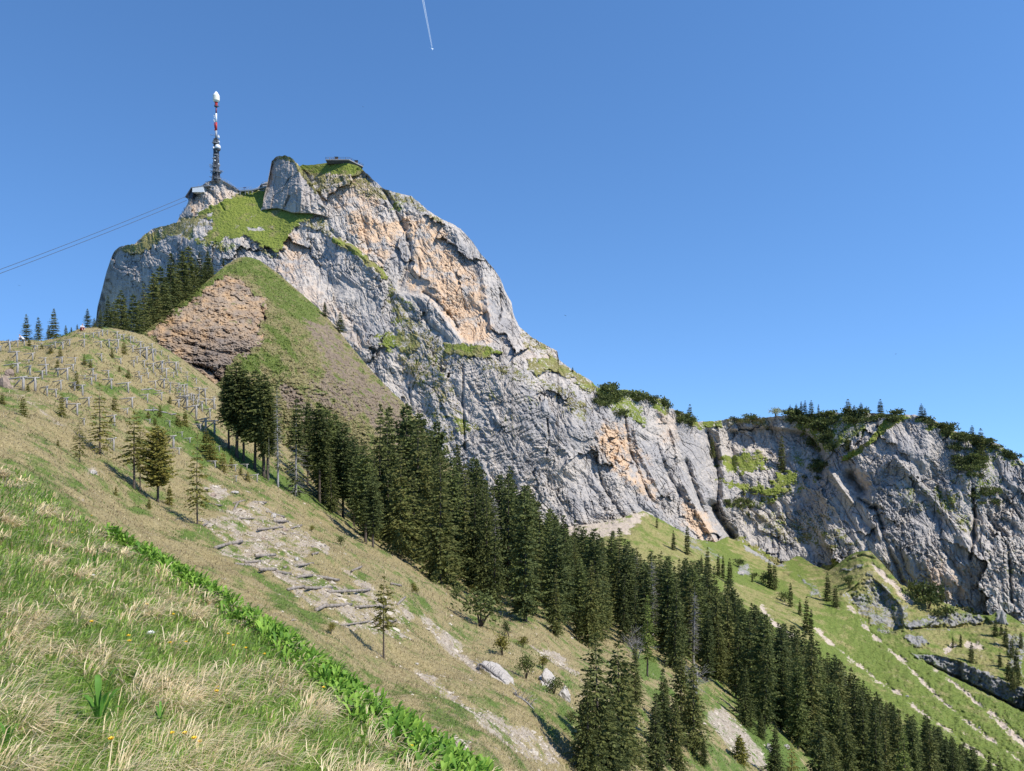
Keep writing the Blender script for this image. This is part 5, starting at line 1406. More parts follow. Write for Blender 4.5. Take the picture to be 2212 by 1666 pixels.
# --- the near meadow
rng = np.random.default_rng(77)
N = 150000
x = rng.uniform(-60, 1150, N); y = rng.uniform(990, 1760, N)
keep = y > np.interp(x, md.xs, md.top) - 1
x, y = x[keep], y[keep]
P, bl = sheet_points(md, x, y)
n = len(x); dist = P[:, 1]
c1 = fbm(P[:, 0] / .9, P[:, 1] / .9, 3, 401)
is_dry = rng.random(n) < np.clip(.15 + .26 * c1, .02, .5)
green = pick(rng, (.15, .27, .03), (.33, .47, .09), n)
blue = rng.random(n) < .25
green[blue] = pick(rng, (.13, .22, .055), (.24, .34, .10), int(blue.sum()))
straw = pick(rng, (.55, .42, .20), (.90, .74, .45), n)
tint = np.where(is_dry[:, None], straw, green)
sway = .9 * perlin(P[:, 0] / .5, P[:, 1] / .5, 404)
azm = math.radians(20) + sway + rng.normal(0, .8, n)
length = rng.uniform(.09, .22, n) * (1 + .3 * c1)
width = rng.uniform(.0045, .0105, n) * np.clip(dist / 6, .8, 2.6)
V, F4, F3, C = blades(P - [0, 0, .01], azm, length, width, rng.uniform(.2, .85, n), rng.uniform(.6, 1.0, n), tint, rng)
parts_ = [(V, F4, F3, C)]
# tussocks of last year's straw, falling open from their middle
T = 500
x = rng.uniform(-60, 1150, T); y = rng.uniform(1000, 1750, T)
keep = (y > np.interp(x, md.xs, md.top) + 4) & (rng.random(T) < .35 + .65 * (perlin(x / 90, y / 90, 405) > -.1))
x, y = x[keep], y[keep]
Pc, bl = sheet_points(md, x, y)
for q in range(len(Pc)):
    m_ = int(rng.integers(28, 85)); R_ = rng.uniform(.05, .15)
    az_ = rng.uniform(0, 6.28, m_); rr_ = R_ * np.sqrt(rng.random(m_))
    Pq = Pc[q] + np.stack([rr_ * np.cos(az_), rr_ * np.sin(az_), -.404 * rr_ * np.cos(az_) - .31 * rr_ * np.sin(az_)], -1)
    az2 = np.arctan2(np.sin(az_) * .8, np.cos(az_) * .8 + .75) + rng.normal(0, .3, m_)
    tq_ = pick(rng, (.64, .49, .26), (.95, .80, .52), m_) * rng.uniform(.8, 1.05)
    parts_.append(blades(Pq, az2, rng.uniform(.16, .34, m_), rng.uniform(.005, .011, m_) * np.clip(Pc[q, 1] / 6, .8, 2.6), rng.uniform(.5, 1.05, m_), rng.uniform(.45, .95, m_), tq_, rng))
off = 0; Vs, A4, A3, Cs = [], [], [], []
for V, F4, F3, C in parts_:
    Vs.append(V); A4.append(F4 + off); A3.append(F3 + off); Cs.append(C); off += len(V)
o = new_obj("meadow_grass", mesh_from("meadow_grass", np.concatenate(Vs), [np.concatenate(A4), np.concatenate(A3)], BLADE, {"tint": np.concatenate(Cs)}, True))
tag(o, kind="stuff")

# --- tufts on the hillside
N = 170000
x = rng.uniform(-40, 1700, N); y = rng.uniform(705, 1700, N)
tph = np.interp(x, hs.xs, hs.top)
keep = (y > tph + .5) & (y < np.interp(x, *zip(*TOP_M)) + 6) | (x > 1020) & (y > tph + .5)
x, y = x[keep], y[keep]
P, bl = sheet_points(hs, x, y)
so = bl(hs.soil); dr = bl(hs.dry); lu = bl(hs.lush); sl = bl(hs.slab)
keep = (rng.random(len(x)) > so * 1.08) & (sl < .4) & (rng.random(len(x)) > .35 * smooth(1250, 1500, x))
x, y, P, dr, lu = x[keep], y[keep], P[keep], dr[keep], lu[keep]
n = len(x); dist = P[:, 1]
g1 = fbm(P[:, 0] / 3.5, P[:, 1] / 3.5, 3, 411); g2 = perlin(P[:, 0] / .9, P[:, 1] / .9, 412)
is_dry = (dr + .35 * g1 + .3 * g2 + rng.normal(0, .16, n)) > .46
green = pick(rng, (.10, .15, .03), (.21, .27, .07), n)
straw = pick(rng, (.34, .26, .13), (.72, .60, .37), n)
rust = rng.random(n) < np.clip(.10 + .5 * fbm(P[:, 0] / 7, P[:, 1] / 9, 3, 415), .03, .6)
straw[rust] = pick(rng, (.22, .145, .085), (.40, .28, .17), int(rust.sum()))
tint = np.where(is_dry[:, None], straw, green)
length = rng.uniform(.16, .40, n) * np.clip(dist / 60, .7, 1.15)
width = rng.uniform(.022, .05, n) * np.clip(dist / 50, .5, 2.2)
azm = math.radians(-10) + rng.normal(0, .9, n)
V, F4, F3, C = blades(P - [0, 0, .02], azm, length, width, rng.uniform(.35, .9, n), rng.uniform(.5, 1.0, n), tint, rng)
tag(new_obj("hillside_grass", mesh_from("hillside_grass", V, [F4, F3], BLADE, {"tint": C}, True)), kind="stuff")

# --- tufts on the slopes farther off
def far_tufts(sh, N, box, name, seed, size, thin=1.0, soilmask=None):
    r = np.random.default_rng(seed)
    x = r.uniform(box[0], box[1], N); y = r.uniform(box[2], box[3], N)
    tpp = np.interp(x, sh.xs, sh.top); btt = np.interp(x, sh.xs, sh.bot)
    k_ = (y > tpp + 2) & (y < btt - 2)
    x, y = x[k_], y[k_]
    P, bl = sheet_points(sh, x, y)
    ok = r.random(len(x)) < np.clip(bl(sh.veg) * 1.6 - .6, 0, 1) * (1 if soilmask is None else np.clip(1 - 1.4 * bl(soilmask), 0, 1))
    P, x, y = P[ok], x[ok], y[ok]; n = len(P)
    fx = np.clip(((x - sh.xs[0]) / (sh.xs[1] - sh.xs[0])).astype(int), 0, len(sh.xs) - 1)
    dr = np.array([sh.dry[min(len(sh.t) - 1, int(np.searchsorted(sh.t, (b_ - sh.top[a_]) / (sh.bot[a_] - sh.top[a_])))), a_] for a_, b_ in zip(fx, y)])
    g1 = fbm(P[:, 0] / 12, P[:, 2] / 9, 3, seed + 1)
    dryb = (dr + .35 * g1 + r.normal(0, .18, n)) > .5
    tint = np.where(dryb[:, None], pick(r, (.24, .20, .09), (.44, .38, .19), n), pick(r, (.10, .145, .028), (.22, .265, .06), n))
    V, F4, F3, C = blades(P - [0, 0, .05], r.uniform(0, 6.28, n), size * r.uniform(.6, 1.3, n), size * r.uniform(.25, .5, n), r.uniform(.4, .9, n), r.uniform(.4, .9, n), tint, r)
    tag(new_obj(name, mesh_from(name, V, [F4, F3], BLADE, {"tint": C}, True)), kind="stuff")
far_tufts(kn, 60000, (300, 960, 550, 1000), "knoll_grass", 31, .55)
far_tufts(vf, 40000, (1180, 2230, 1100, 1680), "valley_grass", 33, .65, soilmask=vf.soil)

mt.veg, mt.dry = mt_cover
far_tufts(mt, 15000, (250, 800, 340, 600), "summit_grass", 35, .6)

# --- band of broad fresh leaves along the meadow's brow
def leaf_mesh(P, az, length, width, rise, tint, rng):
    """broad pointed leaves, folded along the midrib and arching over"""
    n = len(P)
    d = np.stack([np.cos(az), np.sin(az), np.zeros(n)], -1)
    s = np.stack([-np.sin(az), np.cos(az), np.zeros(n)], -1)
    up = np.array([0, 0, 1.0])
    L = length[:, None]; W = width[:, None]; r = rise[:, None]
    st = []
    for f, wf in ((0, .12), (.25, .75), (.5, 1.0), (.75, .72), (1.0, .02)):
        c = P + L * ((f * r - .55 * f * f * r) * up + (f * (1 - .25 * r)) * d)
        st += [c - s * W * wf * .5 + up * W * wf * .18, c, c + s * W * wf * .5 + up * W * wf * .18]
    V = np.stack(st, 1).reshape(-1, 3)
    i = np.arange(n)[:, None] * 15
    F = np.concatenate([i + [q, q + 1, q + 4, q + 3] for k_ in range(4) for q in (k_ * 3, k_ * 3 + 1)], 0)
    return V, F, np.repeat(tint, 15, 0)
N = 5600
tq = rng.random(N) ** .85
bx = np.interp(tq, [0, .25, .5, .75, 1.0], [232, 420, 620, 830, 1070])
by = np.interp(bx, [232, 420, 620, 830, 1010, 1140], [1156, 1262, 1392, 1552, 1668, 1750])
wd = np.interp(bx, [232, 420, 620, 760, 900, 1070], [6, 19, 32, 46, 62, 76])
off = np.abs(rng.normal(0, .55, N)) * wd
x = bx - off * .45; y = by + off * .9 - 2
y = np.maximum(y, np.interp(x, md.xs, md.top) + 1)
P, bl = sheet_points(md, x, y)
gap = perlin(P[:, 0] / .7, P[:, 1] / .7, 420)
keep = (gap > -.55 + .5 * (off / wd > 1.0))
P, x, y = P[keep], x[keep], y[keep]
n = len(P)
tint = pick(rng, (.07, .18, .016), (.27, .43, .06), n)
V, F, C = leaf_mesh(P + np.c_[np.zeros((n, 2)), rng.uniform(0, .10, n)], rng.uniform(0, 6.28, n), rng.uniform(.14, .27, n), rng.uniform(.028, .050, n), rng.uniform(.6, 2.1, n), tint, rng)
tag(new_obj("leafy_ground_cover", mesh_from("leafy_ground_cover", V, F, BLADE, {"tint": C}, True)), kind="stuff")

# --- single broad-leaved plants in the meadow
def leafy_plant(x, y, Hm, nl, lab, seed, narrow=1.0):
    r = np.random.default_rng(seed)
    p = md.at(x, y)
    o = empty("broad_leaf_plant", p)
    tag(o, lab, "plant")
    b = Bag(); b.tube([(0, 0, -.03), (.01, 0, Hm * .35), (.02, .01, Hm * .62)], [.008, .006, .003], 6, (.14, .24, .05))
    new_obj("stem", b.mesh("stem", BLADE), o)
    for q in range(nl):
        f = q / max(1, nl - 1)
        az = q * 2.4 + r.uniform(-.4, .4)
        V, F, C = leaf_mesh(np.array([[.006 * f, 0, Hm * (.05 + .5 * f)]]), np.array([az]), np.array([Hm * r.uniform(.5, .72)]), np.array([Hm * .105 * narrow]), np.array([r.uniform(1.7, 2.6)]), np.array([[.10, .23, .03]]) * r.uniform(.8, 1.5), r)
        new_obj("leaf", mesh_from("leaf", V, F, BLADE, {"tint": C}, True), o)
leafy_plant(213, 1600, .40, 9, "tall broad-leaved green plant standing up from the grass, largest in the meadow", 1)
leafy_plant(120, 1610, .22, 6, "low broad-leaved plant half sunk in straw beside the largest green plant", 2)
leafy_plant(15, 1652, .20, 6, "broad-leaved plant in the very corner of the meadow", 3)
leafy_plant(205, 1238, .30, 6, "dark green leafy tuft up the meadow, close to the upper end of the leaf band", 4, .7)
leafy_plant(700, 1490, .3, 8, "bright leafy plant standing a step below the leaf band near a yellow flower", 5, .9)
leafy_plant(345, 1580, .22, 7, "small leafy rosette in straw between the two clusters of yellow flowers", 6, .8)

# --- yellow and white meadow flowers
YEL = plain("yellow_petals", (.80, .50, .02), .6, (.85, .62, .06), 60, .2)
WHT = plain("white_petals", (.85, .85, .80), .6, (.7, .7, .62), 60, .2)
def flower(x, y, name, lab, r, mat, n=6, h=.16):
    p = md.at(x, y)
    o = empty(name, p); tag(o, lab, "flower", None)
    h = h * random.uniform(.85, 1.15)
    b = Bag(); b.tube([(0, 0, -.02), (.005, .004, h * .5), (.012, 0, h)], [.0022, .002, .0016], 5, (.16, .26, .05))
    new_obj("stem", b.mesh("stem", BLADE), o)
    b = Bag()
    for k_ in range(n):
        a = k_ * 2 * math.pi / n; c, s = math.cos(a), math.sin(a)
        R_ = lambda u, v, z: (.012 + c * u - s * v, s * u + c * v, h + z)
        b.add([R_(0, 0, 0), R_(r * .6, r * .42, r * .35), R_(r, 0, r * .75), R_(r * .6, -r * .42, r * .35)], [(0, 1, 2, 3)])
        b.add([R_(0, 0, .001), R_(r * .4, r * .35, r * .6), R_(r * .62, 0, r * 1.0), R_(r * .4, -r * .35, r * .6)], [(0, 1, 2, 3)])
    new_obj("blossom", b.mesh("blossom", mat), o)
Z6 = lambda a, b: (a / 3.0, 1110 + b / 3.0)
FL = [(585, 772, "yellow flower alone above the big pale straw tuft"), (826, 893, "upper yellow flower of the stacked pair in mid meadow"), (830, 925, "lower yellow flower of the stacked pair in mid meadow"), (1093, 915, "yellow flower between the stacked pair and the white petals' far side"),
      (1197, 897, "yellow flower just uphill of the green leafy patch"), (1118, 716, "yellow flower highest in the middle of the meadow"), (1472, 873, "small yellow flower, first one approaching the leaf band"), (1505, 915, "yellow flower in shade just below the first one by the leaf band"),
      (1586, 925, "yellow flower next to a reddish straw tuft by the leaf band"), (1708, 955, "large pure yellow globe flower right at the leaf band"), (1398, 1238, "upper yellow flower of the pair in the lower meadow"), (1396, 1264, "lower yellow flower of the pair in the lower meadow"),
      (1103, 1523, "orange yellow flower at the meadow's lower middle, uppermost of a chain"), (1187, 1562, "orange yellow flower, second along the descending chain"), (1247, 1600, "small orange yellow flower, third along the descending chain"), (1282, 1612, "small orange yellow flower ending the descending chain"),
      (708, 1585, "small yellow flower beside the largest green plant"), (2090, 1195, "yellow flower under the leaf band toward its lower end"), (463, 162, "tiny yellow flower far up the meadow"), (590, 40, "tiny orange flower at the meadow's far brow"), (945, 655, "tiny yellow flower in long straw up the meadow")]
for a, b_, lab in FL:
    flower(*Z6(a, b_ + 30), "yellow_flower", lab, .021, YEL)
for a, b_, lab in ((2040 / 1.0, 0, None),):
    pass
flower(737 + 448 / 3, 1110 + 1600 / 3, "yellow_flower", "big yellow globe flower low in the leaf band", .028, YEL)
flower(737 + 520 / 3, 1110 + 1610 / 3, "yellow_flower", "second big yellow globe flower low in the leaf band", .028, YEL)
flower(*Z6(970, 850), "white_flower", "bunch of white petals lying in the middle of the meadow", .045, WHT, 9, .10)
flower(*Z6(600, 450), "white_flower", "small white flower by the dark leafy tuft up the meadow", .025, WHT, 7, .10)

# --- stones of the bare patches
def stones(n_try, region, size, col_a, col_b, name, seed):
    r = np.random.default_rng(seed)
    x = r.uniform(region[0], region[1], n_try); y = r.uniform(region[2], region[3], n_try)
    tph = np.interp(x, hs.xs, hs.top)
    k_ = y > tph + 4
    x, y = x[k_], y[k_]
    P, bl = sheet_points(hs, x, y)
    so = bl(hs.soil)
    k_ = r.random(len(x)) < np.clip(so * 1.3 - .12, .012, 1)
    P = P[k_]; n = len(P)
    ico = np.array([(1, 0, 0), (-1, 0, 0), (0, 1, 0), (0, -1, 0), (0, 0, 1), (0, 0, -1), (.7, .7, .25), (-.7, .7, -.1), (.65, -.75, .1), (-.7, -.65, .3)], float)
    tri = np.array([(4, 0, 6), (4, 6, 2), (4, 2, 7), (4, 7, 1), (4, 1, 9), (4, 9, 3), (4, 3, 8), (4, 8, 0), (5, 6, 0), (5, 2, 6), (5, 7, 2), (5, 1, 7), (5, 9, 1), (5, 3, 9), (5, 8, 3), (5, 0, 8)])
    sz = size * np.exp(r.normal(0, .55, n)) * np.clip(P[:, 1] / 50, .6, 1.8)
    J = ico[None] * r.uniform(.6, 1.25, (n, 10, 1)) * np.stack([sz * r.uniform(.8, 1.7, n), sz * r.uniform(.7, 1.3, n), sz * r.uniform(.35, .8, n)], -1)[:, None]
    a = r.uniform(0, 6.28, n); ca_, sa_ = np.cos(a)[:, None], np.sin(a)[:, None]
    V = np.stack([J[..., 0] * ca_ - J[..., 1] * sa_, J[..., 0] * sa_ + J[..., 1] * ca_, J[..., 2] - .4 * J[..., 0] * ca_], -1) + P[:, None]
    F = (np.arange(n)[:, None, None] * 10 + tri[None]).reshape(-1, 3)
    C = np.repeat(pick(r, col_a, col_b, n), 10, 0)
    tag(new_obj(name, mesh_from(name, V.reshape(-1, 3), F, STONE, {"tint": C}, False)), kind="stuff")
stones(38000, (420, 1700, 1050, 1700), .07, (.27, .23, .18), (.50, .435, .35), "scree_stones", 5)
LOGW = plain("log_wood", (.33, .285, .24), .9, (.15, .125, .105), 3.0, .1)
# ------------------------------------------------------------------ wooden snow racks
def rack_meshes(seed):
    r = random.Random(seed)
    post = Bag(); beam = Bag(); brace = Bag()
    lx, ly = r.uniform(-.05, .05), r.uniform(-.04, .04)
    post.tube([(0, 0, -.35), (lx * .5, ly, .6), (lx, ly, 1.16)], [.095, .088, .08], 7)
    a, b = r.uniform(1.0, 1.4), r.uniform(.2, .4)
    t = r.uniform(-.02, .16)
    beam.tube([(-a, .12, 1.06 - a * t), (-a * .4, .06, 1.085 - a * .4 * t), (lx + b, -.02, 1.10 + b * t)], [.058, .064, .055], 7)
    brace.tube([(-a * .62, .16, .55 - r.uniform(0, .3)), (-.30, .10, .80), (lx - .03, .05, 1.04)], [.055, .055, .05], 6)
    return [("post", post.mesh("post", WOOD)), ("beam", beam.mesh("beam", WOOD)), ("brace", brace.mesh("brace", WOOD))]
RACKS = [rack_meshes(900 + s) for s in range(6)]
L4 = [(10, 640, 750), (175, 580, 760), (310, 565, 685), (430, 590, 710), (610, 670, 770), (655, 670, 750), (735, 650, 720), (905, 705, 830), (970, 640, 740), (1110, 600, 740), (1225, 575, 690), (1485, 415, 510), (1485, 545, 680), (1645, 415, 505), (1740, 400, 495), (1810, 370, 480), (1890, 385, 470), (2065, 405, 540),
      (1780, 595, 720), (1925, 545, 690), (2080, 545, 705), (1790, 765, 900), (2055, 715, 820), (300, 815, 1010), (575, 780, 915), (510, 915, 990), (305, 930, 1130), (800, 875, 1000), (1090, 885, 1000), (1325, 845, 950), (1285, 985, 1110), (1610, 875, 980), (1635, 1015, 1160), (2130, 875, 980),
      (525, 1050, 1220), (815, 1010, 1200), (1020, 1090, 1240), (1190, 1100, 1310), (1330, 1130, 1200), (1915, 1070, 1210), (405, 1190, 1430), (620, 1220, 1460), (745, 1150, 1300), (1075, 1310, 1480), (825, 1370, 1540), (990, 1435, 1580), (1310, 1340, 1490), (1455, 1405, 1590), (1495, 1240, 1300), (1615, 1255, 1390), (1685, 1205, 1330), (1965, 1295, 1470)]
L5 = [(345, 200, 300), (410, 205, 310), (530, 245, 370), (580, 255, 360), (630, 300, 370), (710, 360, 520), (760, 380, 450), (910, 405, 500), (570, 475, 600), (700, 555, 670), (805, 465, 700), (825, 595, 710), (970, 530, 620), (925, 535, 750), (1075, 555, 640), (645, 670, 790), (585, 710, 830), (1200, 620, 700), (770, 715, 840), (835, 780, 840),
      (930, 770, 930), (1000, 780, 850), (1080, 710, 920), (1150, 755, 830), (1210, 700, 780), (1160, 835, 1010), (820, 850, 940), (680, 860, 980), (840, 935, 1040), (970, 945, 1000), (1065, 1000, 1080), (1330, 750, 910), (1370, 760, 850), (1420, 870, 960), (1285, 925, 1030), (1355, 920, 1010), (1525, 905, 980), (1535, 1005, 1100),
      (715, 1010, 1140), (970, 1075, 1210), (1115, 1030, 1200), (1190, 1050, 1110), (1230, 1100, 1230), (1380, 1080, 1200), (1415, 1105, 1200), (1475, 1110, 1240), (1520, 1110, 1240), (1690, 1060, 1170), (1350, 1190, 1280), (1740, 1170, 1290), (1840, 1210, 1350), (490, 1100, 1280), (1075, 1270, 1410), (1225, 1255, 1330), (1400, 1300, 1430),
      (1475, 1240, 1330), (1525, 1245, 1330), (1600, 1290, 1410), (1635, 1305, 1430), (1660, 1315, 1400), (1725, 1310, 1460), (1860, 1350, 1490), (2000, 1365, 1470), (560, 1340, 1520), (825, 1330, 1480), (1380, 1430, 1560), (1520, 1350, 1600), (1635, 1420, 1530), (1710, 1420, 1550), (1790, 1480, 1560), (2025, 1475, 1560), (1675, 1510, 1637), (470, 1505, 1620), (935, 1535, 1620)]
L3 = [(1160, 935, 985), (1210, 915, 990), (1270, 965, 1060), (1310, 945, 1010), (1330, 1035, 1140), (1390, 1045, 1160), (1360, 985, 1050), (1330, 860, 920), (1385, 920, 985), (1300, 1085, 1130), (430, 945, 1010), (500, 975, 1050), (575, 925, 990), (742, 1040, 1110), (970, 1070, 1100), (1100, 1085, 1125), (1122, 1175, 1255), (1160, 1255, 1300), (1230, 1190, 1225), (1180, 1155, 1190), (1420, 1225, 1260),
      (1395, 1335, 1380), (1525, 1345, 1390), (1600, 1355, 1390), (1530, 1420, 1460), (1595, 1415, 1455), (1665, 1420, 1470), (545, 1065, 1110), (735, 1190, 1270), (1465, 1195, 1225)]
posts = [(a * .12255, 667 + b * .12255, 667 + c * .12255) for a, b, c in L4] + [(217 + a * .12255, 694 + b * .12255, 694 + c * .12255) for a, b, c in L5] + [(a / 3.0, 555 + b / 3.0, 555 + c / 3.0) for a, b, c in L3]
uniq_racks = {
    1: "weathered wooden rack just below the bent person in white, second in its line", 0: "weathered wooden rack cut by the picture's edge in the top line", 11: "double-height wooden rack standing below the seated hiker", 12: "wooden rack directly beneath the double-height one below the seated hiker",
    17: "tall doubled wooden rack at the corner where the crest meets the dark grove", 40: "large wooden rack with two crossbeams, by the eroded bank", 41: "large wooden rack next to the one with two crossbeams, its post leaning on a stump",
    45: "lowest wooden rack of the big ones below the crest"}
rr = random.Random(3)
for i, (x, yt, yb) in enumerate(posts):
    p = hs.at(x, yb)
    s = (yb - yt) / FOC * p.y / 1.10
    s = min(max(s, .45), 1.55)
    o = empty("snow_rack", p, rr.uniform(-.45, .25))
    o.scale = (s * rr.uniform(.9, 1.15) * (1.15 if s < .8 else .95), s, s)
    if i in uniq_racks:
        lab, grp = uniq_racks[i], "wooden snow racks on the steep grass"
    elif yb > 935:
        lab, grp = "low wooden snow rack in or below the lush green hollow beside young spruces", "wooden snow racks around the green hollow"
    elif x < 255 and yb < 770:
        lab, grp = "grey wooden snow rack in the upper lines under the grassy crest", "wooden snow racks under the crest"
    elif x < 255:
        lab, grp = "grey wooden snow rack in the scattered lines uphill of the tallest young spruce", "wooden snow racks scattered in mid slope"
    elif yb < 812:
        lab, grp = "slender wooden snow rack in the crowded rows right beneath the crumbling outcrop", "wooden snow racks under the outcrop"
    else:
        lab, grp = "slender wooden snow rack in the crowded rows between the outcrop and the dark tree clump", "wooden snow racks by the dark tree clump"
    tag(o, lab, "snow rack", grp)
    for nm, me in RACKS[i % 6]:
        c = bpy.data.objects.new(nm, me); link(c); c.parent = o

# ------------------------------------------------------------------ logs laid across the stony slope
LOGS = [(200, 170, 325, 168, "thin log next to the slender see-through spruce at the top of the stony slope"), (440, 145, 555, 148, "dark log atop the stony slope with a second log propped under its end"), (442, 185, 485, 152, "short propped log under the end of the top dark log"), (630, 150, 760, 153, "pale straight log, last of the top line toward the forest"),
        (765, 245, 940, 270, "log tipped downhill, just below the last log of the top line"), (470, 303, 640, 296, "very thin brown pole between the top line and the middle stones"), (835, 335, 975, 345, "thick grey log beneath the tipped one, beside pale boulders"), (1005, 390, 1110, 383, "pale log end lying toward the forest, above a longer log"),
        (680, 440, 920, 435, "long brown log resting on pale boulders"), (1000, 462, 1155, 460, "grey log continuing the line of the long brown log"), (140, 387, 205, 363, "stubby log at the foot of the slender see-through spruce"), (262, 597, 352, 558, "short slanting log touching the thickest log"),
        (360, 562, 525, 540, "thickest grey log on the stony slope, at its near upper edge"), (660, 687, 850, 674, "grey log, upper of the close three on the rubble"), (555, 740, 705, 710, "grey log, middle of the close three on the rubble"), (460, 782, 592, 771, "grey log, lowest of the close three, lying half in grass"),
        (935, 770, 1220, 738, "long brown log lying across the very middle of the stony slope"), (862, 880, 1000, 818, "steeply slanting grey log meeting another one end to end"), (700, 896, 856, 865, "grey log meeting the steeply slanting one end to end"), (1060, 883, 1210, 880, "grey log, first half of a level pair in one line"),
        (1262, 882, 1470, 880, "brown log, second half of a level pair in one line"), (970, 1027, 1135, 1010, "pale grey log, first of three in the lower line"), (1145, 1047, 1405, 1000, "grey log with dark end, second of three in the lower line"), (1370, 1060, 1770, 992, "longest brown log, third of three in the lower line"),
        (1245, 1197, 1350, 1180, "short grey log touching a thick one in the next to last line"), (1350, 1192, 1595, 1145, "thick grey log in the next to last line"), (1635, 1178, 1930, 1148, "long grey log running behind the lone yellowish spruce"), (2045, 1130, 2122, 1094, "log end sticking out past the lone yellowish spruce"),
        (1985, 972, 2082, 953, "short pale log beyond the top of the lone yellowish spruce"), (1600, 827, 1695, 810, "short pale log on dry grass toward the forest, alone"), (1210, 612, 1340, 585, "pale log on a pale rock patch toward the forest"), (1215, 682, 1270, 676, "shortest pale log, beside rubble under the rock patch"),
        (1500, 1353, 1770, 1305, "dark thin log in the last line, broken at its upper end"), (1830, 1307, 2030, 1297, "grey log in the last line, passing behind the lone yellowish spruce's stem")]
rl = random.Random(9)
for a, b_, c, d, lab in LOGS:
    x1, y1, x2, y2 = 407 + a * .2206, 1057 + b_ * .2206, 407 + c * .2206, 1057 + d * .2206
    p1, p2 = hs.at(x1, y1), hs.at(x2, y2)
    thin = "thin" in lab or "pole" in lab
    rad = (.06 if thin else .09) * rl.uniform(.9, 1.15) * (1.25 if "thick" in lab else 1)
    # keep the log straight and lying on the ground
    q = (p1 + p2) / 2
    g = hs.at((x1 + x2) / 2, (y1 + y2) / 2)
    lift = max(0, g.z - q.z) + rad * .55
    v = p2 - p1
    bg = Bag(); end = Bag()
    n = 7
    pts = [v * (k_ / (n - 1)) + Vector((0, 0, lift)) + Vector((rl.uniform(-1, 1), rl.uniform(-1, 1), rl.uniform(-1, 1))) * rad * .12 for k_ in range(n)]
    bg.tube([tuple(p) for p in pts], [rad * rl.uniform(.9, 1.06) for _ in range(n)], 9)
    o = new_obj("log", bg.mesh("log", LOGW)); o.location = p1
    tag(o, lab, "log", "logs laid across the stony slope")

# fallen dead tree on the slab, and a pole on the rack slope
def fallen(x1, y1, x2, y2, r1, r2, name, lab, cat, twigs=0, sheet=None, seed=0):
    r = random.Random(seed)
    sh = sheet or hs
    p1, p2 = sh.at(x1, y1), sh.at(x2, y2)
    b = Bag()
    pts = [p1 + (sh.at(x1 + (x2 - x1) * f, y1 + (y2 - y1) * f) - p1) for f in np.linspace(0, 1, 7)]
    pts = [Vector((p.x, p.y, p.z + r1 * .7)) - p1 for p in pts]
    b.tube([tuple(p) for p in pts], list(np.linspace(r1, r2, 7)), 7)
    o = new_obj(name, b.mesh(name, DEADW)); o.location = p1
    tag(o, lab, cat)
    if twigs:
        t = Bag()
        for k_ in range(twigs):
            f = r.uniform(0, .9); c = pts[0].lerp(pts[-1], f)
            e = c + Vector((r.uniform(-1, 1), r.uniform(-.6, .6), r.uniform(.1, 1))) * .8 * (1 - f * .5)
            t.tube([tuple(c), tuple((c + e) / 2 + Vector((0, 0, .08))), tuple(e)], [.02, .014, .006], 4)
        new_obj("branch", t.mesh("branch", DEADW), o)
fallen(737 + 900 / 3, 1110 + 1015 / 3, 737 + 1062 / 3, 1110 + 1148 / 3, .10, .05, "fallen_tree", "bleached fallen tree with broken twigs lying down the edge of the bare slab", "dead tree", 26, seed=2)
fallen(737 + 1120 / 3, 1110 + 1190 / 3, 737 + 1250 / 3, 1110 + 1300 / 3, .09, .03, "fallen_tree", "second bleached fallen stem with comb-like twigs on the dry grass below the slab", "dead tree", 34, seed=3)
fallen(217 + 725 * .12255, 694 + 1260 * .12255, 217 + 1060 * .12255, 694 + 1275 * .12255, .09, .07, "fallen_pole", "thin fallen pole lying across the slope under the scattered racks", "pole", seed=4)
fallen(217 + 790 * .12255, 694 + 1590 * .12255, 217 + 1330 * .12255, 694 + 1635 * .12255, .12, .07, "fallen_pole", "long fallen pole with a white end above the lush green hollow", "pole", seed=5)
b = Bag(); p = hs.at(1257, 1635); h = 42 / FOC * p.y
b.tube([(0, 0, -.2), (.05, 0, h * .5), (.02, 0, h)], [.16, .13, .12], 8)
b.tube([(.02, 0, h), (.06, .02, h * 1.08)], [.10, .03], 6)
o = new_obj("tree_stump", b.mesh("tree_stump", DEADW)); o.location = p; tag(o, "tall pale dead stump in the shade beside the group of spruces standing apart", "stump")

# ------------------------------------------------------------------ boulders
def boulder_mesh(seed, sx, sy, sz):
    r = np.random.default_rng(seed)
    n, m_ = 14, 22
    th = np.linspace(0, math.pi, n)[:, None]; ph = np.linspace(0, 2 * math.pi, m_ + 1)[:-1][None]
    D = np.stack([np.sin(th) * np.cos(ph), np.sin(th) * np.sin(ph), np.cos(th) + 0 * ph], -1)
    rad = np.full((n, m_), 1.0)
    for k_ in range(16):
        a = r.normal(size=3); a /= np.linalg.norm(a)
        c = r.uniform(.55, .9)
        dd = D @ a
        rad = np.where(dd > .05, np.minimum(rad, c / np.maximum(dd, .05)), rad)
    V = D * rad[..., None] * [sx, sy, sz]
    V = V + .03 * sx * r.normal(size=V.shape) * np.sin(th)[..., None]
    V[0] = V[0].mean(0); V[-1] = V[-1].mean(0)
    idx = np.arange(n * m_).reshape(n, m_)
    F = np.stack([idx[:-1], idx[1:], np.roll(idx, -1, 1)[1:], np.roll(idx, -1, 1)[:-1]], -1).reshape(-1, 4)
    return V.reshape(-1, 3), F
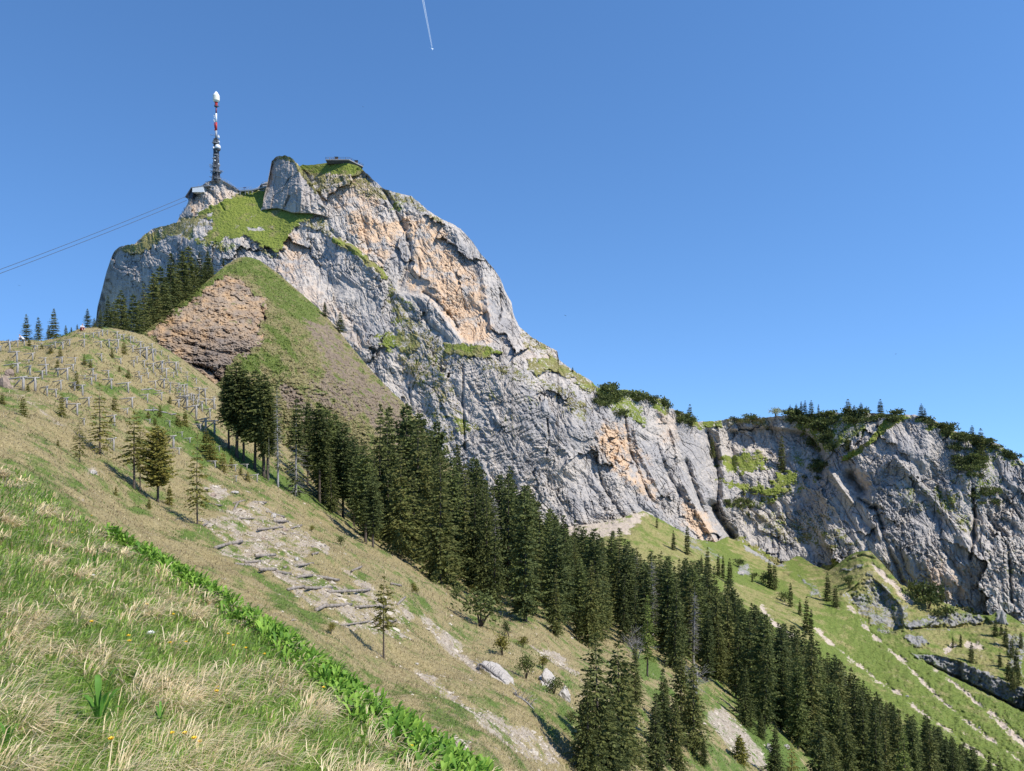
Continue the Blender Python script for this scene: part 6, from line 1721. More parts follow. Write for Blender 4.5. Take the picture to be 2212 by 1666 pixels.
BOULDERS = [(1218, 1512, 34, 46, hs, "biggest pale crag sticking out below the pine bushes, end of the bare rock"), (1178, 1480, 22, 30, hs, "pale crag above the biggest one, under a mountain pine bush"), (8, 838, 44, 62, hs, "brown layered rock block of the eroded bank at the picture's edge"),
            (22, 815, 20, 22, hs, "smaller brown layered rock on top of the eroded bank"), (640, 1210, 13, 11, hs, "pale knobbly boulder in the middle of the stony slope, above the central log"), (505, 1073, 20, 10, hs, "long pale boulder under the top line of logs"), (462, 1070, 16, 10, hs, "brown boulder uphill of the top line of logs, by the slender spruce"),
            (590, 1120, 14, 10, hs, "pale boulder beside the thick grey log under the tipped one"), (615, 1152, 16, 12, hs, "pale boulder holding up the end of the long brown log"), (568, 1165, 16, 9, hs, "brown flat boulder below the long brown log"), (802, 1344, 12, 12, hs, "pale boulder breaking the last line of logs"),
            (200, 1030, 20, 10, hs, "pale rocks in the grass below the thin spruce"), (948, 1492, 10, 7, hs, "round pale stone on the eroded patch below the slab"), (900, 1432, 9, 6, hs, "small pale stone left of the slab on the sparse grass"), (1700, 1620, 14, 12, hs, "grey boulder at the lower rim of the gully"),
            (1655, 1545, 20, 14, hs, "big pale rock at the foot of the far gully rim"), (1660, 1625, 18, 22, hs, "pale rock outcrop by the short spruce at the lower edge"), (1625, 1480, 9, 7, vf, "pale stone at the end of the small bare path by the forest"),
            (1600, 1240, 18, 12, vf, "pale boulders on the upper green slope below the banded rib"), (1960, 1505, 7, 5, vf, "pale stone in the middle of the green slope between the bare tracks"), (2115, 1573, 6, 6, vf, "single white stone on the lower green slope"), (2165, 1345, 14, 40, vf, "standing rock needle at the foot of the grey wall")]
CRAGM = plain("boulder_rock", (.50, .455, .40), .95, (.30, .27, .24), 1.4, .1)
BROWNM = plain("brown_boulder_rock", (.33, .25, .19), .95, (.17, .13, .105), 1.2, .1)
for i, (x, y, w_, h_, sh, lab) in enumerate(BOULDERS):
    p = sh.at(x, y); sx = w_ / FOC * p.y * .55; sz = h_ / FOC * p.y * .6
    V, F = boulder_mesh(40 + i, sx, sx * .8, sz)
    o = new_obj("boulder", mesh_from("boulder", V, F, BROWNM if "brown" in lab else CRAGM, {"tint": np.zeros((len(V), 3))}, False))
    o.location = p + Vector((0, 0, sz * .15)); o.rotation_euler = (0, 0, i * 1.3)
    tag(o, lab, "boulder")

# ------------------------------------------------------------------ people
SKIN = plain("skin", (.55, .36, .27), .6, (.5, .32, .24), 5, .3)
SHIRT = plain("white_shirt", (.80, .80, .80), .8, (.70, .70, .72), 5, .1)
TROUS = plain("dark_trousers", (.06, .065, .08), .85, (.045, .05, .06), 5, .1)
REDS = plain("red_shorts", (.40, .07, .06), .8, (.32, .05, .05), 5, .1)
HAIR = plain("brown_hair", (.06, .04, .03), .7, (.04, .03, .02), 8, .2)
def skin_chain(name, joints, edges, radii, mat, parent=None, sub=1):
    """one continuous surface grown around a skeleton"""
    me = bpy.data.meshes.new(name)
    me.from_pydata([tuple(j) for j in joints], edges, [])
    o = bpy.data.objects.new(name, me); link(o)
    md_ = o.modifiers.new("skin", 'SKIN')
    for i, r in enumerate(radii):
        me.skin_vertices[0].data[i].radius = (r, r) if np.isscalar(r) else r
    me.skin_vertices[0].data[0].use_root = True
    s = o.modifiers.new("sub", 'SUBSURF'); s.levels = sub; s.render_levels = sub
    me.materials.append(mat)
    if parent: o.parent = parent
    return o
def sitter(x, y, rz, lab, shirt, legs, lean, reach, sheet=None):
    p = (sheet or hs).at(x, y)
    o = empty("person", p, rz); tag(o, lab, "person")
    L = lean
    # facing -Y: hips low, torso leaning forward, knees drawn up
    hip = (0, 0, .14); sp = (0, -.16 * L, .36); ch = (0, -.34 * L, .55); nk = (0, -.44 * L, .68); hd = (0, -.50 * L - .02, .80); ht = (0, -.53 * L, .91)
    J = [hip, sp, ch, nk, hd, ht]; E = [(0, 1), (1, 2), (2, 3), (3, 4), (4, 5)]; R = [(.17, .13), (.15, .11), (.18, .11), .06, .095, .07]
    for s in (-1, 1):
        k0 = len(J)
        J += [(s * .10, -.08, .13), (s * .14, -.46, .42), (s * .13, -.62, .04), (s * .13, -.80, .02)]
        E += [(0, k0), (k0, k0 + 1), (k0 + 1, k0 + 2), (k0 + 2, k0 + 3)]; R += [.10, .07, .05, .04]
        k1 = len(J)
        sh = (s * .20, -.38 * L, .58)
        el = (s * .27, -.42 * L - .12 * reach, .38); ha = (s * .16, -.5 - .15 * reach, .40)
        J += [sh, el, ha, (s * .14, -.58 - .15 * reach, .40)]
        E += [(2, k1), (k1, k1 + 1), (k1 + 1, k1 + 2), (k1 + 2, k1 + 3)]; R += [.06, .045, .035, .03]
    skin_chain("body", J, E, R, SKIN, o)
    # shirt over torso and upper arms, trousers over hips and thighs, hair
    JS = [hip, sp, ch, (0, -.42 * L, .64)]; ES = [(0, 1), (1, 2), (2, 3)]; RS = [(.19, .15), (.18, .14), (.21, .14), .09]
    for s in (-1, 1):
        k1 = len(JS); JS += [(s * .20, -.38 * L, .58), (s * .25, -.41 * L - .07 * reach, .45)]; ES += [(2, k1), (k1, k1 + 1)]; RS += [.085, .07]
    skin_chain("shirt", JS, ES, RS, shirt, o)
    JT = [(0, 0, .12)]; ET = []; RT = [(.19, .15)]
    for s in (-1, 1):
        k1 = len(JT); JT += [(s * .11, -.12, .15), (s * .14, -.44, .41), (s * .135, -.56, .18)]; ET += [(0, k1), (k1, k1 + 1), (k1 + 1, k1 + 2)]; RT += [.12, .09, .07]
    skin_chain("trousers", JT, ET, RT, legs, o)
    skin_chain("hair", [(0, -.49 * L + .02, .83), (0, -.52 * L + .01, .92)], [(0, 1)], [.10, .075], HAIR, o)
sitter(53, 742, math.radians(-75), "person in a white shirt bending low over the crest beside the skyline spruces", SHIRT, TROUS, 1.15, 1.0)
sitter(175, 714, math.radians(60), "hiker in a white top and reddish shorts sitting upright on the crest", SHIRT, REDS, .75, .3)
# ------------------------------------------------------------------ broadcasting mast on the rock knob
WHITE = plain("white_paint", (.80, .80, .78), .5, (.74, .74, .72), .3, .3)
CREAM = plain("cream_radome", (.78, .75, .62), .5, (.72, .69, .56), .3, .3)
REDP = plain("red_paint", (.52, .045, .035), .5, (.40, .03, .03), .5, .3)
MAROON = plain("dark_red_paint", (.24, .06, .09), .5, (.20, .05, .08), .5, .3)
STEEL = plain("galvanised_steel", (.30, .32, .34), .5, (.22, .23, .25), .8, .4)
DARK = plain("dark_steel", (.085, .09, .10), .6, (.06, .063, .07), .8, .3)
CONC = plain("concrete", (.33, .32, .315), .85, (.25, .245, .24), .25, .1)
UNDER = plain("shaded_cladding", (.10, .10, .10), .85, (.07, .07, .072), .25, .1)  # dark cladding, with the terrace underside's shade deepened in the colour
DARKGLOSS = plain("dark_gloss", (.05, .06, .075), .2, (.04, .045, .06), .5, .5)
BLUE = plain("blue_panel", (.03, .07, .22), .5, (.03, .06, .18), .5, .3)
TIMBER = plain("brown_timber", (.22, .13, .08), .8, (.16, .10, .06), .5, .1)

def lathe(bag, prof, cx=0, cy=0, sides=28, c=(0, 0, 0)):
    """a turned shape from (radius, height) pairs"""
    a = np.linspace(0, 2 * math.pi, sides + 1)[:-1]
    V = np.array([[(cx + r * math.cos(t), cy + r * math.sin(t), z) for t in a] for r, z in prof]).reshape(-1, 3)
    idx = np.arange(len(prof) * sides).reshape(len(prof), sides)
    F = np.stack([idx[:-1], np.roll(idx, -1, 1)[:-1], np.roll(idx, -1, 1)[1:], idx[1:]], -1).reshape(-1, 4)
    bag.add(V, F, None, c)
def part(name, bag, mat, parent, shade=False):
    return new_obj(name, bag.mesh(name, mat, shade), parent)

pb = mt.at(467, 392)
K = pb.y / FOC
mast = empty("broadcast_mast", (pb.x, pb.y, pb.z - 1.0))
tag(mast, "tall red and white broadcasting mast with a cream cone-topped drum, on the summit rock knob", "mast")
kz = .1302 * K
hz = lambda z: (1575 - z) * kz + 1.0
wz = lambda w_: w_ * kz
def col_part(name, z0, z1, w0, w1, mat, dx=0, sides=20, shade=True):
    b = Bag(); lathe(b, [(.001, hz(z0)), (wz(w0) / 2, hz(z0)), (wz(w1) / 2, hz(z1)), (.001, hz(z1))], wz(dx), 0, sides)
    return part(name, b, mat, mast, shade)
# drum
b = Bag(); lathe(b, [(.3, hz(258)), (wz(34), hz(262)), (wz(52), hz(236)), (wz(53.5), hz(233)), (wz(53.5), hz(158)), (wz(52), hz(152)), (wz(15), hz(92)), (wz(6), hz(86)), (.05, hz(84))], 0, 0, 36)
part("radome_drum", b, CREAM, mast, False)
b = Bag(); lathe(b, [(wz(52.6), hz(151.5)), (wz(15.4), hz(91.5)), (wz(6.3), hz(85.5)), (.05, hz(83))], 0, 0, 36); b.tube([(0, 0, hz(84)), (0, 0, hz(76))], .12, 6)
part("radome_cone", b, WHITE, mast, False)
b = Bag(); lathe(b, [(.1, hz(322)), (wz(24), hz(322)), (wz(24), hz(258)), (.1, hz(258))], 0, 0, 8); part("red_collar", b, REDP, mast)
b = Bag(); lathe(b, [(.1, hz(337)), (wz(32), hz(337)), (wz(32), hz(329)), (.1, hz(329))], 0, 0, 16)
for a in np.linspace(0, 6.28, 9)[:-1]:
    b.tube([(wz(32) * math.cos(a), wz(32) * math.sin(a), hz(330)), (wz(32) * math.cos(a), wz(32) * math.sin(a), hz(312))], .07, 4)
b.tube([(wz(32) * math.cos(a), wz(32) * math.sin(a), hz(313)) for a in np.linspace(0, 6.28, 17)], .07, 4)
b.tube([(wz(10), 0, hz(333)), (wz(52), 0, hz(333))], .25, 5)
part("upper_platform", b, DARK, mast)
col_part("dark_red_pole", 450, 330, 24, 20, MAROON)
col_part("white_pole", 600, 448, 30, 25, WHITE)
col_part("red_pole", 732, 598, 34, 31, REDP)
col_part("grey_pole", 880, 730, 36, 32, STEEL)
rm = random.Random(21)
def clutter(name, z0, z1, x0, x1, n, size, mat, seed):
    """panel and whip aerials fixed on short arms"""
    r = random.Random(seed); b = Bag()
    for k_ in range(n):
        z = hz(r.uniform(z0, z1)); dx = wz(r.uniform(x0, x1)); dy = wz(r.uniform(-18, 18))
        s = size * r.uniform(.6, 1.3)
        b.box((dx - .16 * s, dy - .10 * s, z - .5 * s), (dx + .16 * s, dy + .10 * s, z + .5 * s))
        b.tube([(0, 0, z), (dx, dy, z)], .07, 4)
    part(name, b, mat, mast)
clutter("white_aerials", 465, 590, -40, -18, 16, 1.3, WHITE, 1)
clutter("red_aerials", 605, 728, -30, -14, 9, 2.0, REDP, 2)
# latticed lower tower
def lattice(name, z0, z1, w0, w1, bays, mat, rad=.16):
    b = Bag(); C4 = [(-1, -1), (1, -1), (1, 1), (-1, 1)]
    P_ = lambda k_, i: (C4[i][0] * wz(w0 + (w1 - w0) * k_ / bays) / 2, C4[i][1] * wz(w0 + (w1 - w0) * k_ / bays) / 2, hz(z0 + (z1 - z0) * k_ / bays))
    for i in range(4):
        b.tube([P_(0, i), P_(bays, i)], rad * 1.7, 6)
        for k_ in range(bays):
            j = (i + 1) % 4
            b.tube([P_(k_, i), P_(k_ + 1, j)], rad, 4); b.tube([P_(k_, j), P_(k_ + 1, i)], rad, 4); b.tube([P_(k_ + 1, i), P_(k_ + 1, j)], rad, 4)
    return part(name, b, mat, mast)
lattice("lower_lattice", 1585, 1380, 100, 62, 5, DARK, .26)
lattice("middle_lattice", 1380, 870, 62, 50, 12, DARK, .24)
col_part("inner_shaft", 1585, 880, 44, 34, DARK, 0, 10)
b = Bag()
for x0 in (20, 27):
    b.tube([(wz(x0), -wz(34), hz(1560)), (wz(x0), -wz(32), hz(1150))], .10, 4)
for q in range(40): b.tube([(wz(20), -wz(34), hz(1560 - q * 10)), (wz(27), -wz(34), hz(1560 - q * 10))], .06, 4)
part("ladder", b, STEEL, mast)
def platform(name, z, r, dx=0, mat=STEEL, rail=24):
    b = Bag(); cx = wz(dx); R_ = wz(r)
    lathe(b, [(.1, hz(z)), (R_, hz(z)), (R_, hz(z) + .35), (.1, hz(z) + .35)], cx, 0, 14)
    for q in range(10):
        a = q * .6283
        b.tube([(cx + R_ * math.cos(a), R_ * math.sin(a), hz(z)), (cx + R_ * math.cos(a), R_ * math.sin(a), hz(z - rail))], .08, 4)
    for rr_ in (rail, rail * .5):
        b.tube([(cx + R_ * math.cos(a), R_ * math.sin(a), hz(z - rr_)) for a in np.linspace(0, 6.283, 15)], .09, 4)
    part(name, b, mat, mast)
platform("work_platform", 1540, 62, 22, STEEL, 26)
platform("work_platform", 1425, 66, 10, STEEL, 34)
platform("work_platform", 1345, 46, -14, STEEL, 30)
platform("work_platform", 1150, 48, 0, STEEL, 18)
platform("work_platform", 950, 52, -6, STEEL, 34)
for z0, x0, x1 in ((1300, -105, -20), (1325, -105, -10), (1350, -95, -10), (1400, -95, -20), (1395, 20, 120), (1500, -105, -50), (900, -45, 40), (935, -62, 45), (805, -92, 0)):
    b = Bag()
    for yy in (-1.2, 1.2):
        b.tube([(wz(x0), yy, hz(z0)), (wz(x1), yy, hz(z0 + 12))], .17 if z0 != 805 else .10, 5)
    b.tube([(wz(x0), -1.2, hz(z0)), (wz(x0), 1.2, hz(z0))], .15, 4)
    part("aerial_boom", b, STEEL, mast)
b = Bag()
for sx, dx in ((1, 92), (-1, -88)):
    b.tube([(wz(sx * 30), 0, hz(1460)), (wz(dx), 0, hz(1400))], .3, 5); b.tube([(wz(sx * 30), 0, hz(1480)), (wz(dx + sx * 10), 0, hz(1420))], .22, 5)
part("stay_brace", b, DARK, mast)
b = Bag(); lathe(b, [(.1, hz(1042)), (wz(45), hz(1042)), (wz(45), hz(1015)), (wz(43), hz(1000)), (wz(34), hz(980)), (wz(16), hz(972)), (.05, hz(970))], wz(35), -wz(20), 24); part("white_radome_dome", b, WHITE, mast, True)
b = Bag(); lathe(b, [(.1, hz(1075)), (wz(38), hz(1072)), (wz(46), hz(1043)), (.1, hz(1043))], wz(35), -wz(20), 20); part("dome_cradle", b, DARK, mast)
def dish(x0, z0, r, mat, dy=-28):
    b = Bag(); a = np.linspace(0, 2 * math.pi, 19)[:-1]
    V = [(wz(x0), wz(dy) + .35, hz(z0))]
    for rr_, yy in ((.5, .2), (1, -.35)):
        V += [(wz(x0) + wz(r) * rr_ * math.cos(t), wz(dy) + yy, hz(z0) + wz(r) * rr_ * math.sin(t)) for t in a]
    V += [(wz(x0), wz(dy) - .35, hz(z0))]
    F3 = [(0, 1 + i, 1 + (i + 1) % 18) for i in range(18)] + [(37, 19 + (i + 1) % 18, 19 + i) for i in range(18)]
    F4 = [(1 + i, 19 + i, 19 + (i + 1) % 18, 1 + (i + 1) % 18) for i in range(18)]
    b.add(V, F4, F3); b.tube([(wz(x0), wz(dy), hz(z0)), (0, 0, hz(z0))], .15, 5)
    part("dish_aerial", b, mat, mast, True)
dish(-30, 1030, 20, WHITE); dish(-12, 1180, 16, WHITE); dish(-8, 1240, 14, WHITE); dish(-40, 1200, 12, STEEL); dish(52, 1300, 12, WHITE); dish(20, 1080, 14, WHITE); dish(-20, 1440, 12, WHITE); dish(30, 1500, 13, STEEL)
clutter("panel_aerials", 890, 1140, -45, 40, 26, 2.0, DARK, 5)
clutter("grey_panel_aerials", 1160, 1560, -60, 60, 34, 2.0, STEEL, 6)
b = Bag(); b.box((wz(30), -1, hz(850)), (wz(46), 1, hz(815))); b.tube([(wz(40), 0, hz(830)), (wz(40), 0, hz(800))], .15, 5); part("equipment_cabinet", b, WHITE, mast)
b = Bag(); b.box((wz(36), -.8, hz(925)), (wz(52), .8, hz(905))); part("equipment_cabinet", b, WHITE, mast)

# ------------------------------------------------------------------ cable car summit station
ST = lambda a, c, Y: Vector(((374 + a * .098 - CX) / FOC * Y, Y, (CY - 369 - c * .098) / FOC * Y))
YS = mt.at(428, 412).y - 7.0
def prism(bag, pts, y0, y1):
    """an outline in the facade plane (points in metres x, z) given depth"""
    n = len(pts)
    V = [(x, y0, z) for x, z in pts] + [(x, y1, z) for x, z in pts]
    if n == 4: bag.add(V, [(0, 1, 2, 3), (7, 6, 5, 4)] + [(i, i + 4, (i + 1) % 4 + 4, (i + 1) % 4) for i in range(4)])
    else:
        F3 = [(0, i, i + 1) for i in range(1, n - 1)] + [(n, n + i + 1, n + i) for i in range(1, n - 1)]
        bag.add(V, [(i, i + n, (i + 1) % n + n, (i + 1) % n) for i in range(n)], F3)
so_ = ST(400, 400, YS)
stn = empty("cable_car_station", so_); tag(stn, "white cable car station with a steep dark overhanging roof, built against the summit rock knob", "building")
sp_ = lambda a, c: tuple(np.array([(ST(a, c, YS) - so_).x, (ST(a, c, YS) - so_).z]))
b = Bag(); prism(b, [sp_(420, 470), sp_(680, 470), sp_(662, 352), sp_(425, 382)], 0, 16); part("wall", b, WHITE, stn)
b = Bag(); prism(b, [sp_(398, 362), sp_(404, 378), sp_(800, 330), sp_(800, 316)], -.05, 18); part("roof", b, STEEL, stn)
b = Bag(); prism(b, [sp_(256, 582), sp_(276, 586), sp_(412, 376), sp_(396, 364)], -.1, 18); part("sloping_roof", b, DARK, stn)
b = Bag(); prism(b, [sp_(280, 578), sp_(395, 610), sp_(424, 470), sp_(424, 384)], 1.5, 16); part("cabin_bay", b, DARKGLOSS, stn)  # solid dark block standing for the bay's dark interior
b = Bag(); prism(b, [sp_(292, 588), sp_(340, 830), sp_(395, 830), sp_(395, 596)], 2.5, 12); part("pillar", b, CONC, stn)
b = Bag(); prism(b, [sp_(660, 330), sp_(660, 240), sp_(780, 240), sp_(780, 330)], 5, 14); uo = part("upper_block", b, WHITE, stn)
b = Bag(); prism(b, [sp_(695, 318), sp_(695, 255), sp_(720, 255), sp_(720, 318)], 4.8, 5.2); part("opening", b, DARKGLOSS, stn)  # thin dark plate set on the wall in place of a hole
b = Bag(); prism(b, [sp_(650, 242), sp_(650, 234), sp_(800, 224), sp_(800, 236)], 4, 15); part("upper_roof", b, CONC, stn)
b = Bag()
for q in range(6): b.tube([(sp_(665 + q * 30, 0)[0], 4.3, sp_(0, 238)[1]), (sp_(665 + q * 30, 0)[0], 4.3, sp_(0, 205 - q * 3)[1])], .09, 4)
b.tube([(sp_(665, 0)[0], 4.3, sp_(0, 207)[1]), (sp_(815, 0)[0], 4.3, sp_(0, 190)[1])], .10, 4)
part("railing", b, DARK, stn)
b = Bag(); b.tube([(sp_(487, 0)[0], 6, sp_(0, 350)[1]), (sp_(487, 0)[0], 6, sp_(0, 230)[1])], .09, 5); b.tube([(sp_(640, 0)[0], 8, sp_(0, 330)[1]), (sp_(640, 0)[0], 8, sp_(0, 225)[1])], .09, 5); part("flagpole", b, STEEL, stn)

# zigzag service stairs under the station
so2 = ST(250, 950, YS + 3)
stair = empty("service_stairs", so2); tag(stair, "dark metal service stairs zigzagging down the rock under the cable car station", "stairs")
q_ = lambda a, c: ((ST(a, c, YS) - ST(250, 950, YS)).x, (ST(a, c, YS) - ST(250, 950, YS)).z)
b = Bag(); rb = Bag()
zig = [(330, 815), (240, 860), (310, 900), (200, 935), (280, 965), (150, 1005), (210, 1050), (150, 1080)]
for (a1, c1), (a2, c2) in zip(zig[:-1], zig[1:]):
    p1, p2 = q_(a1, c1), q_(a2, c2)
    b.tube([(p1[0], 0, p1[1]), (p2[0], 0, p2[1])], .28, 4)
    for f in (0, .33, .66, 1.0):
        x_, z_ = p1[0] + (p2[0] - p1[0]) * f, p1[1] + (p2[1] - p1[1]) * f
        rb.tube([(x_, -.4, z_), (x_, -.4, z_ + 1.6)], .09, 4)
    for hh in (.8, 1.6): rb.tube([(p1[0], -.4, p1[1] + hh), (p2[0], -.4, p2[1] + hh)], .09, 4)
part("flight", b, DARK, stair); part("railing", rb, DARK, stair)

# cables running out over the valley
for (a, c, yl, lab) in ((262, 578, 575, "upper carrying rope running from the station out of the picture"), (292, 655, 583, "lower carrying rope running from the station's pillar out of the picture")):
    p1 = ST(a, c, YS + 6)
    Ye = 430.0; xe = -420
    yl2 = yl + (yl - (369 + c * .098)) / (400.0) * 420 * 1.0
    p2 = Vector(((xe - CX) / FOC * Ye, Ye, (CY - yl2) / FOC * Ye))
    b = Bag(); pts = []
    for f in np.linspace(0, 1, 25):
        p = p1.lerp(p2, f) - p1
        pts.append((p.x, p.y, p.z - 5.0 * 4 * f * (1 - f) * .5))
    b.tube(pts, .17, 5)
    o = new_obj("cable", b.mesh("cable", DARK)); o.location = p1; tag(o, lab, "cable")

# ------------------------------------------------------------------ walkway with railings between mast knob and pinnacle
W2 = lambda a, c: (374 + a * .098, 369 + c * .098)
rail_pts = [(1090, 172), (1200, 220), (1290, 290), (1380, 362), (1490, 392), (1600, 400), (1740, 402), (1820, 385), (1880, 360), (1930, 300), (1980, 238), (2110, 222)]
yw = lambda x: mt.at(x, float(np.interp(x, mt.xs, mt.top)) + 3).y - 1.0
wp = []
for a, c in rail_pts:
    x, y = W2(a, c); Y = yw(x); wp.append(Vector(((x - CX) / FOC * Y, Y, (CY - y) / FOC * Y)))
wo = wp[5].copy()
wk = empty("walkway", wo); tag(wk, "railed concrete walkway along the grassy saddle between mast knob and rock pinnacle", "walkway")
b = Bag(); rb = Bag(); L_ = [p - wo for p in wp]
for p, q in zip(L_[:-1], L_[1:]):
    n = max(2, int((q - p).length / 2.2))
    for k_ in range(n):
        c = p.lerp(q, k_ / n); rb.tube([tuple(c), tuple(c - Vector((0, 0, 1.7)))], .07, 4)
    rb.tube([tuple(p), tuple(q)], .08, 4); rb.tube([tuple(p - Vector((0, 0, .7))), tuple(q - Vector((0, 0, .7)))], .06, 4)
    d = (q - p).normalized(); s = Vector((-d.y, d.x, 0)).normalized() * 1.6
    up = Vector((0, 0, -1.7)); th = Vector((0, 0, -.5))
    V = [p + up, q + up, q + up + s, p + up + s, p + up + th, q + up + th, q + up + th + s, p + up + th + s]
    b.add([tuple(v) for v in V], [(0, 1, 2, 3), (7, 6, 5, 4), (0, 4, 5, 1), (1, 5, 6, 2), (2, 6, 7, 3), (3, 7, 4, 0)])
part("deck", b, CONC, wk); part("railing", rb, STEEL, wk)
b = Bag()
p1 = Vector(((W2(1500, 0)[0] - CX) / FOC * wo.y, 0, (CY - W2(0, 470)[1]) / FOC * wo.y)) - Vector((wo.x, 0, wo.z))
p2 = Vector(((W2(2085, 0)[0] - CX) / FOC * wo.y, 0, (CY - W2(0, 375)[1]) / FOC * wo.y)) - Vector((wo.x, 0, wo.z))
pm = Vector(((W2(1760, 0)[0] - CX) / FOC * wo.y, 0, (CY - W2(0, 455)[1]) / FOC * wo.y)) - Vector((wo.x, 0, wo.z))
for p, q in ((p1, pm), (pm, p2)):
    b.add([(p.x, -2.5, p.z), (q.x, -2.5, q.z), (q.x, 0, q.z), (p.x, 0, p.z), (p.x, -2.5, p.z + .9), (q.x, -2.5, q.z + .9), (q.x, 0, q.z + .9), (p.x, 0, p.z + .9)], [(0, 3, 2, 1), (4, 5, 6, 7), (0, 1, 5, 4), (1, 2, 6, 5), (2, 3, 7, 6), (3, 0, 4, 7)])
for k_ in range(8): 
    c = p1.lerp(pm, k_ / 7); b.tube([(c.x, -2.5, c.z + .9), (c.x, -2.5, c.z + 3.2)], .08, 4)
b.tube([(p1.x, -2.5, p1.z + 3.2), (pm.x, -2.5, pm.z + 3.2)], .09, 4)
for k_ in (0, 3, 5, 7):
    c = p1.lerp(pm, k_ / 7); b.tube([(c.x, -2.2, c.z + .2), (c.x, -2.2, c.z - 3)], .22, 5)
part("lower_deck", b, STEEL, wk)
b = Bag()
p = Vector(((W2(1580, 0)[0] - CX) / FOC * wo.y - wo.x, 0, (CY - W2(0, 378)[1]) / FOC * wo.y - wo.z))
b.box((p.x - 1.3, -.8, p.z - .4), (p.x + 1.3, -.5, p.z + .4)); b.tube([(p.x, -.6, p.z), (p.x, -.6, p.z - 2.5)], .09, 4)
part("sign_board", b, BLUE, wk)

# ------------------------------------------------------------------ summit terrace
T3 = lambda a, c: (689 + a * .049, 320 + c * .049)
YT = mt.at(728, 353).y - 5.0
def tp_(a, c, Y): 
    x, y = T3(a, c); return Vector(((x - CX) / FOC * Y, Y, (CY - y) / FOC * Y))
P0, P1 = tp_(285, 492, YT), tp_(1330, 492, YT)
zt = P0.z
Yr = zt / ((CY - T3(0, 792)[1]) / FOC)
P2 = tp_(1950, 792, Yr)
ter = empty("summit_terrace", P0); tag(ter, "grey concrete lookout terrace jutting over the grassy summit with thin railings", "terrace")
edge_ = [P0 - P0 + Vector((-.6, 9, 0)), Vector((0, 0, 0)), P1 - P0, P2 - P0, P2 - P0 + Vector((-2.5, 7, 0))]
backs = [Vector((2, 16, 0)), Vector((3, 15, 0)), P1 - P0 + Vector((-2, 16, 0)), P2 - P0 + Vector((-9, 12, 0)), P2 - P0 + Vector((-8, 13, 0))]
b = Bag(); n = len(edge_)
V = [tuple(p) for p in edge_] + [tuple(p) for p in backs] + [tuple(p + Vector((0, 0, -.75))) for p in edge_] + [tuple(p + Vector((0, 0, -.75))) for p in backs]
F = []
for i in range(n - 1):
    F += [(i, i + 1, n + i + 1, n + i), (2 * n + i + 1, 2 * n + i, 3 * n + i, 3 * n + i + 1), (i, 2 * n + i, 2 * n + i + 1, i + 1)]
F += [(0, n, 3 * n, 2 * n), (n - 1, 3 * n - 1, 4 * n - 1, 2 * n - 1)]
b.add(V, F); part("deck", b, CONC, ter)
b = Bag()
low = []
for p, q in zip(edge_, backs):
    d = (q - p).normalized()
    low.append((p + d * .6 + Vector((0, 0, -.752)), p + d * 3.2 + Vector((0, 0, -2.7)), q + Vector((0, 0, -2.7))))
V = [tuple(v) for tri in low for v in tri]
F = []
for i in range(n - 1):
    F += [(3 * i, 3 * i + 1, 3 * i + 4, 3 * i + 3), (3 * i + 1, 3 * i + 2, 3 * i + 5, 3 * i + 4)]
b.add(V, F, [(0, 2, 1), (3 * (n - 1), 3 * (n - 1) + 1, 3 * (n - 1) + 2)]); part("underside", b, UNDER, ter)
rb = Bag()
for p, q in zip(edge_[:-1], edge_[1:]):
    m_ = max(2, int((q - p).length / 1.4))
    for k_ in range(m_ + 1):
        c = p.lerp(q, k_ / m_) + Vector((0, .25, 0)); rb.tube([tuple(c), tuple(c + Vector((0, 0, 1.7)))], .055, 4)
    for hh in (1.7, 1.15, .6): rb.tube([tuple(p + Vector((0, .25, hh))), tuple(q + Vector((0, .25, hh)))], .075 if hh > 1.5 else .035, 4)
part("railing", rb, DARK, ter)
def info_box(pos, lab):
    o = empty("info_hut", pos); tag(o, lab, "hut")
    b = Bag(); b.box((-1.1, -.8, 0), (1.1, .8, 2.0)); part("panel", b, TIMBER, o)
    b = Bag(); b.box((-1.5, -1.1, 2.0), (1.5, 1.1, 2.5)); part("roof", b, DARKGLOSS, o)
info_box(P0 + (P1 - P0) * .44 + Vector((0, 2.2, 0)), "dark roofed little stand on the straight side of the summit terrace")
info_box(P1 + (P2 - P1) * .52 + Vector((-.6, 1.8, 0)), "dark little stand on the receding side of the summit terrace")
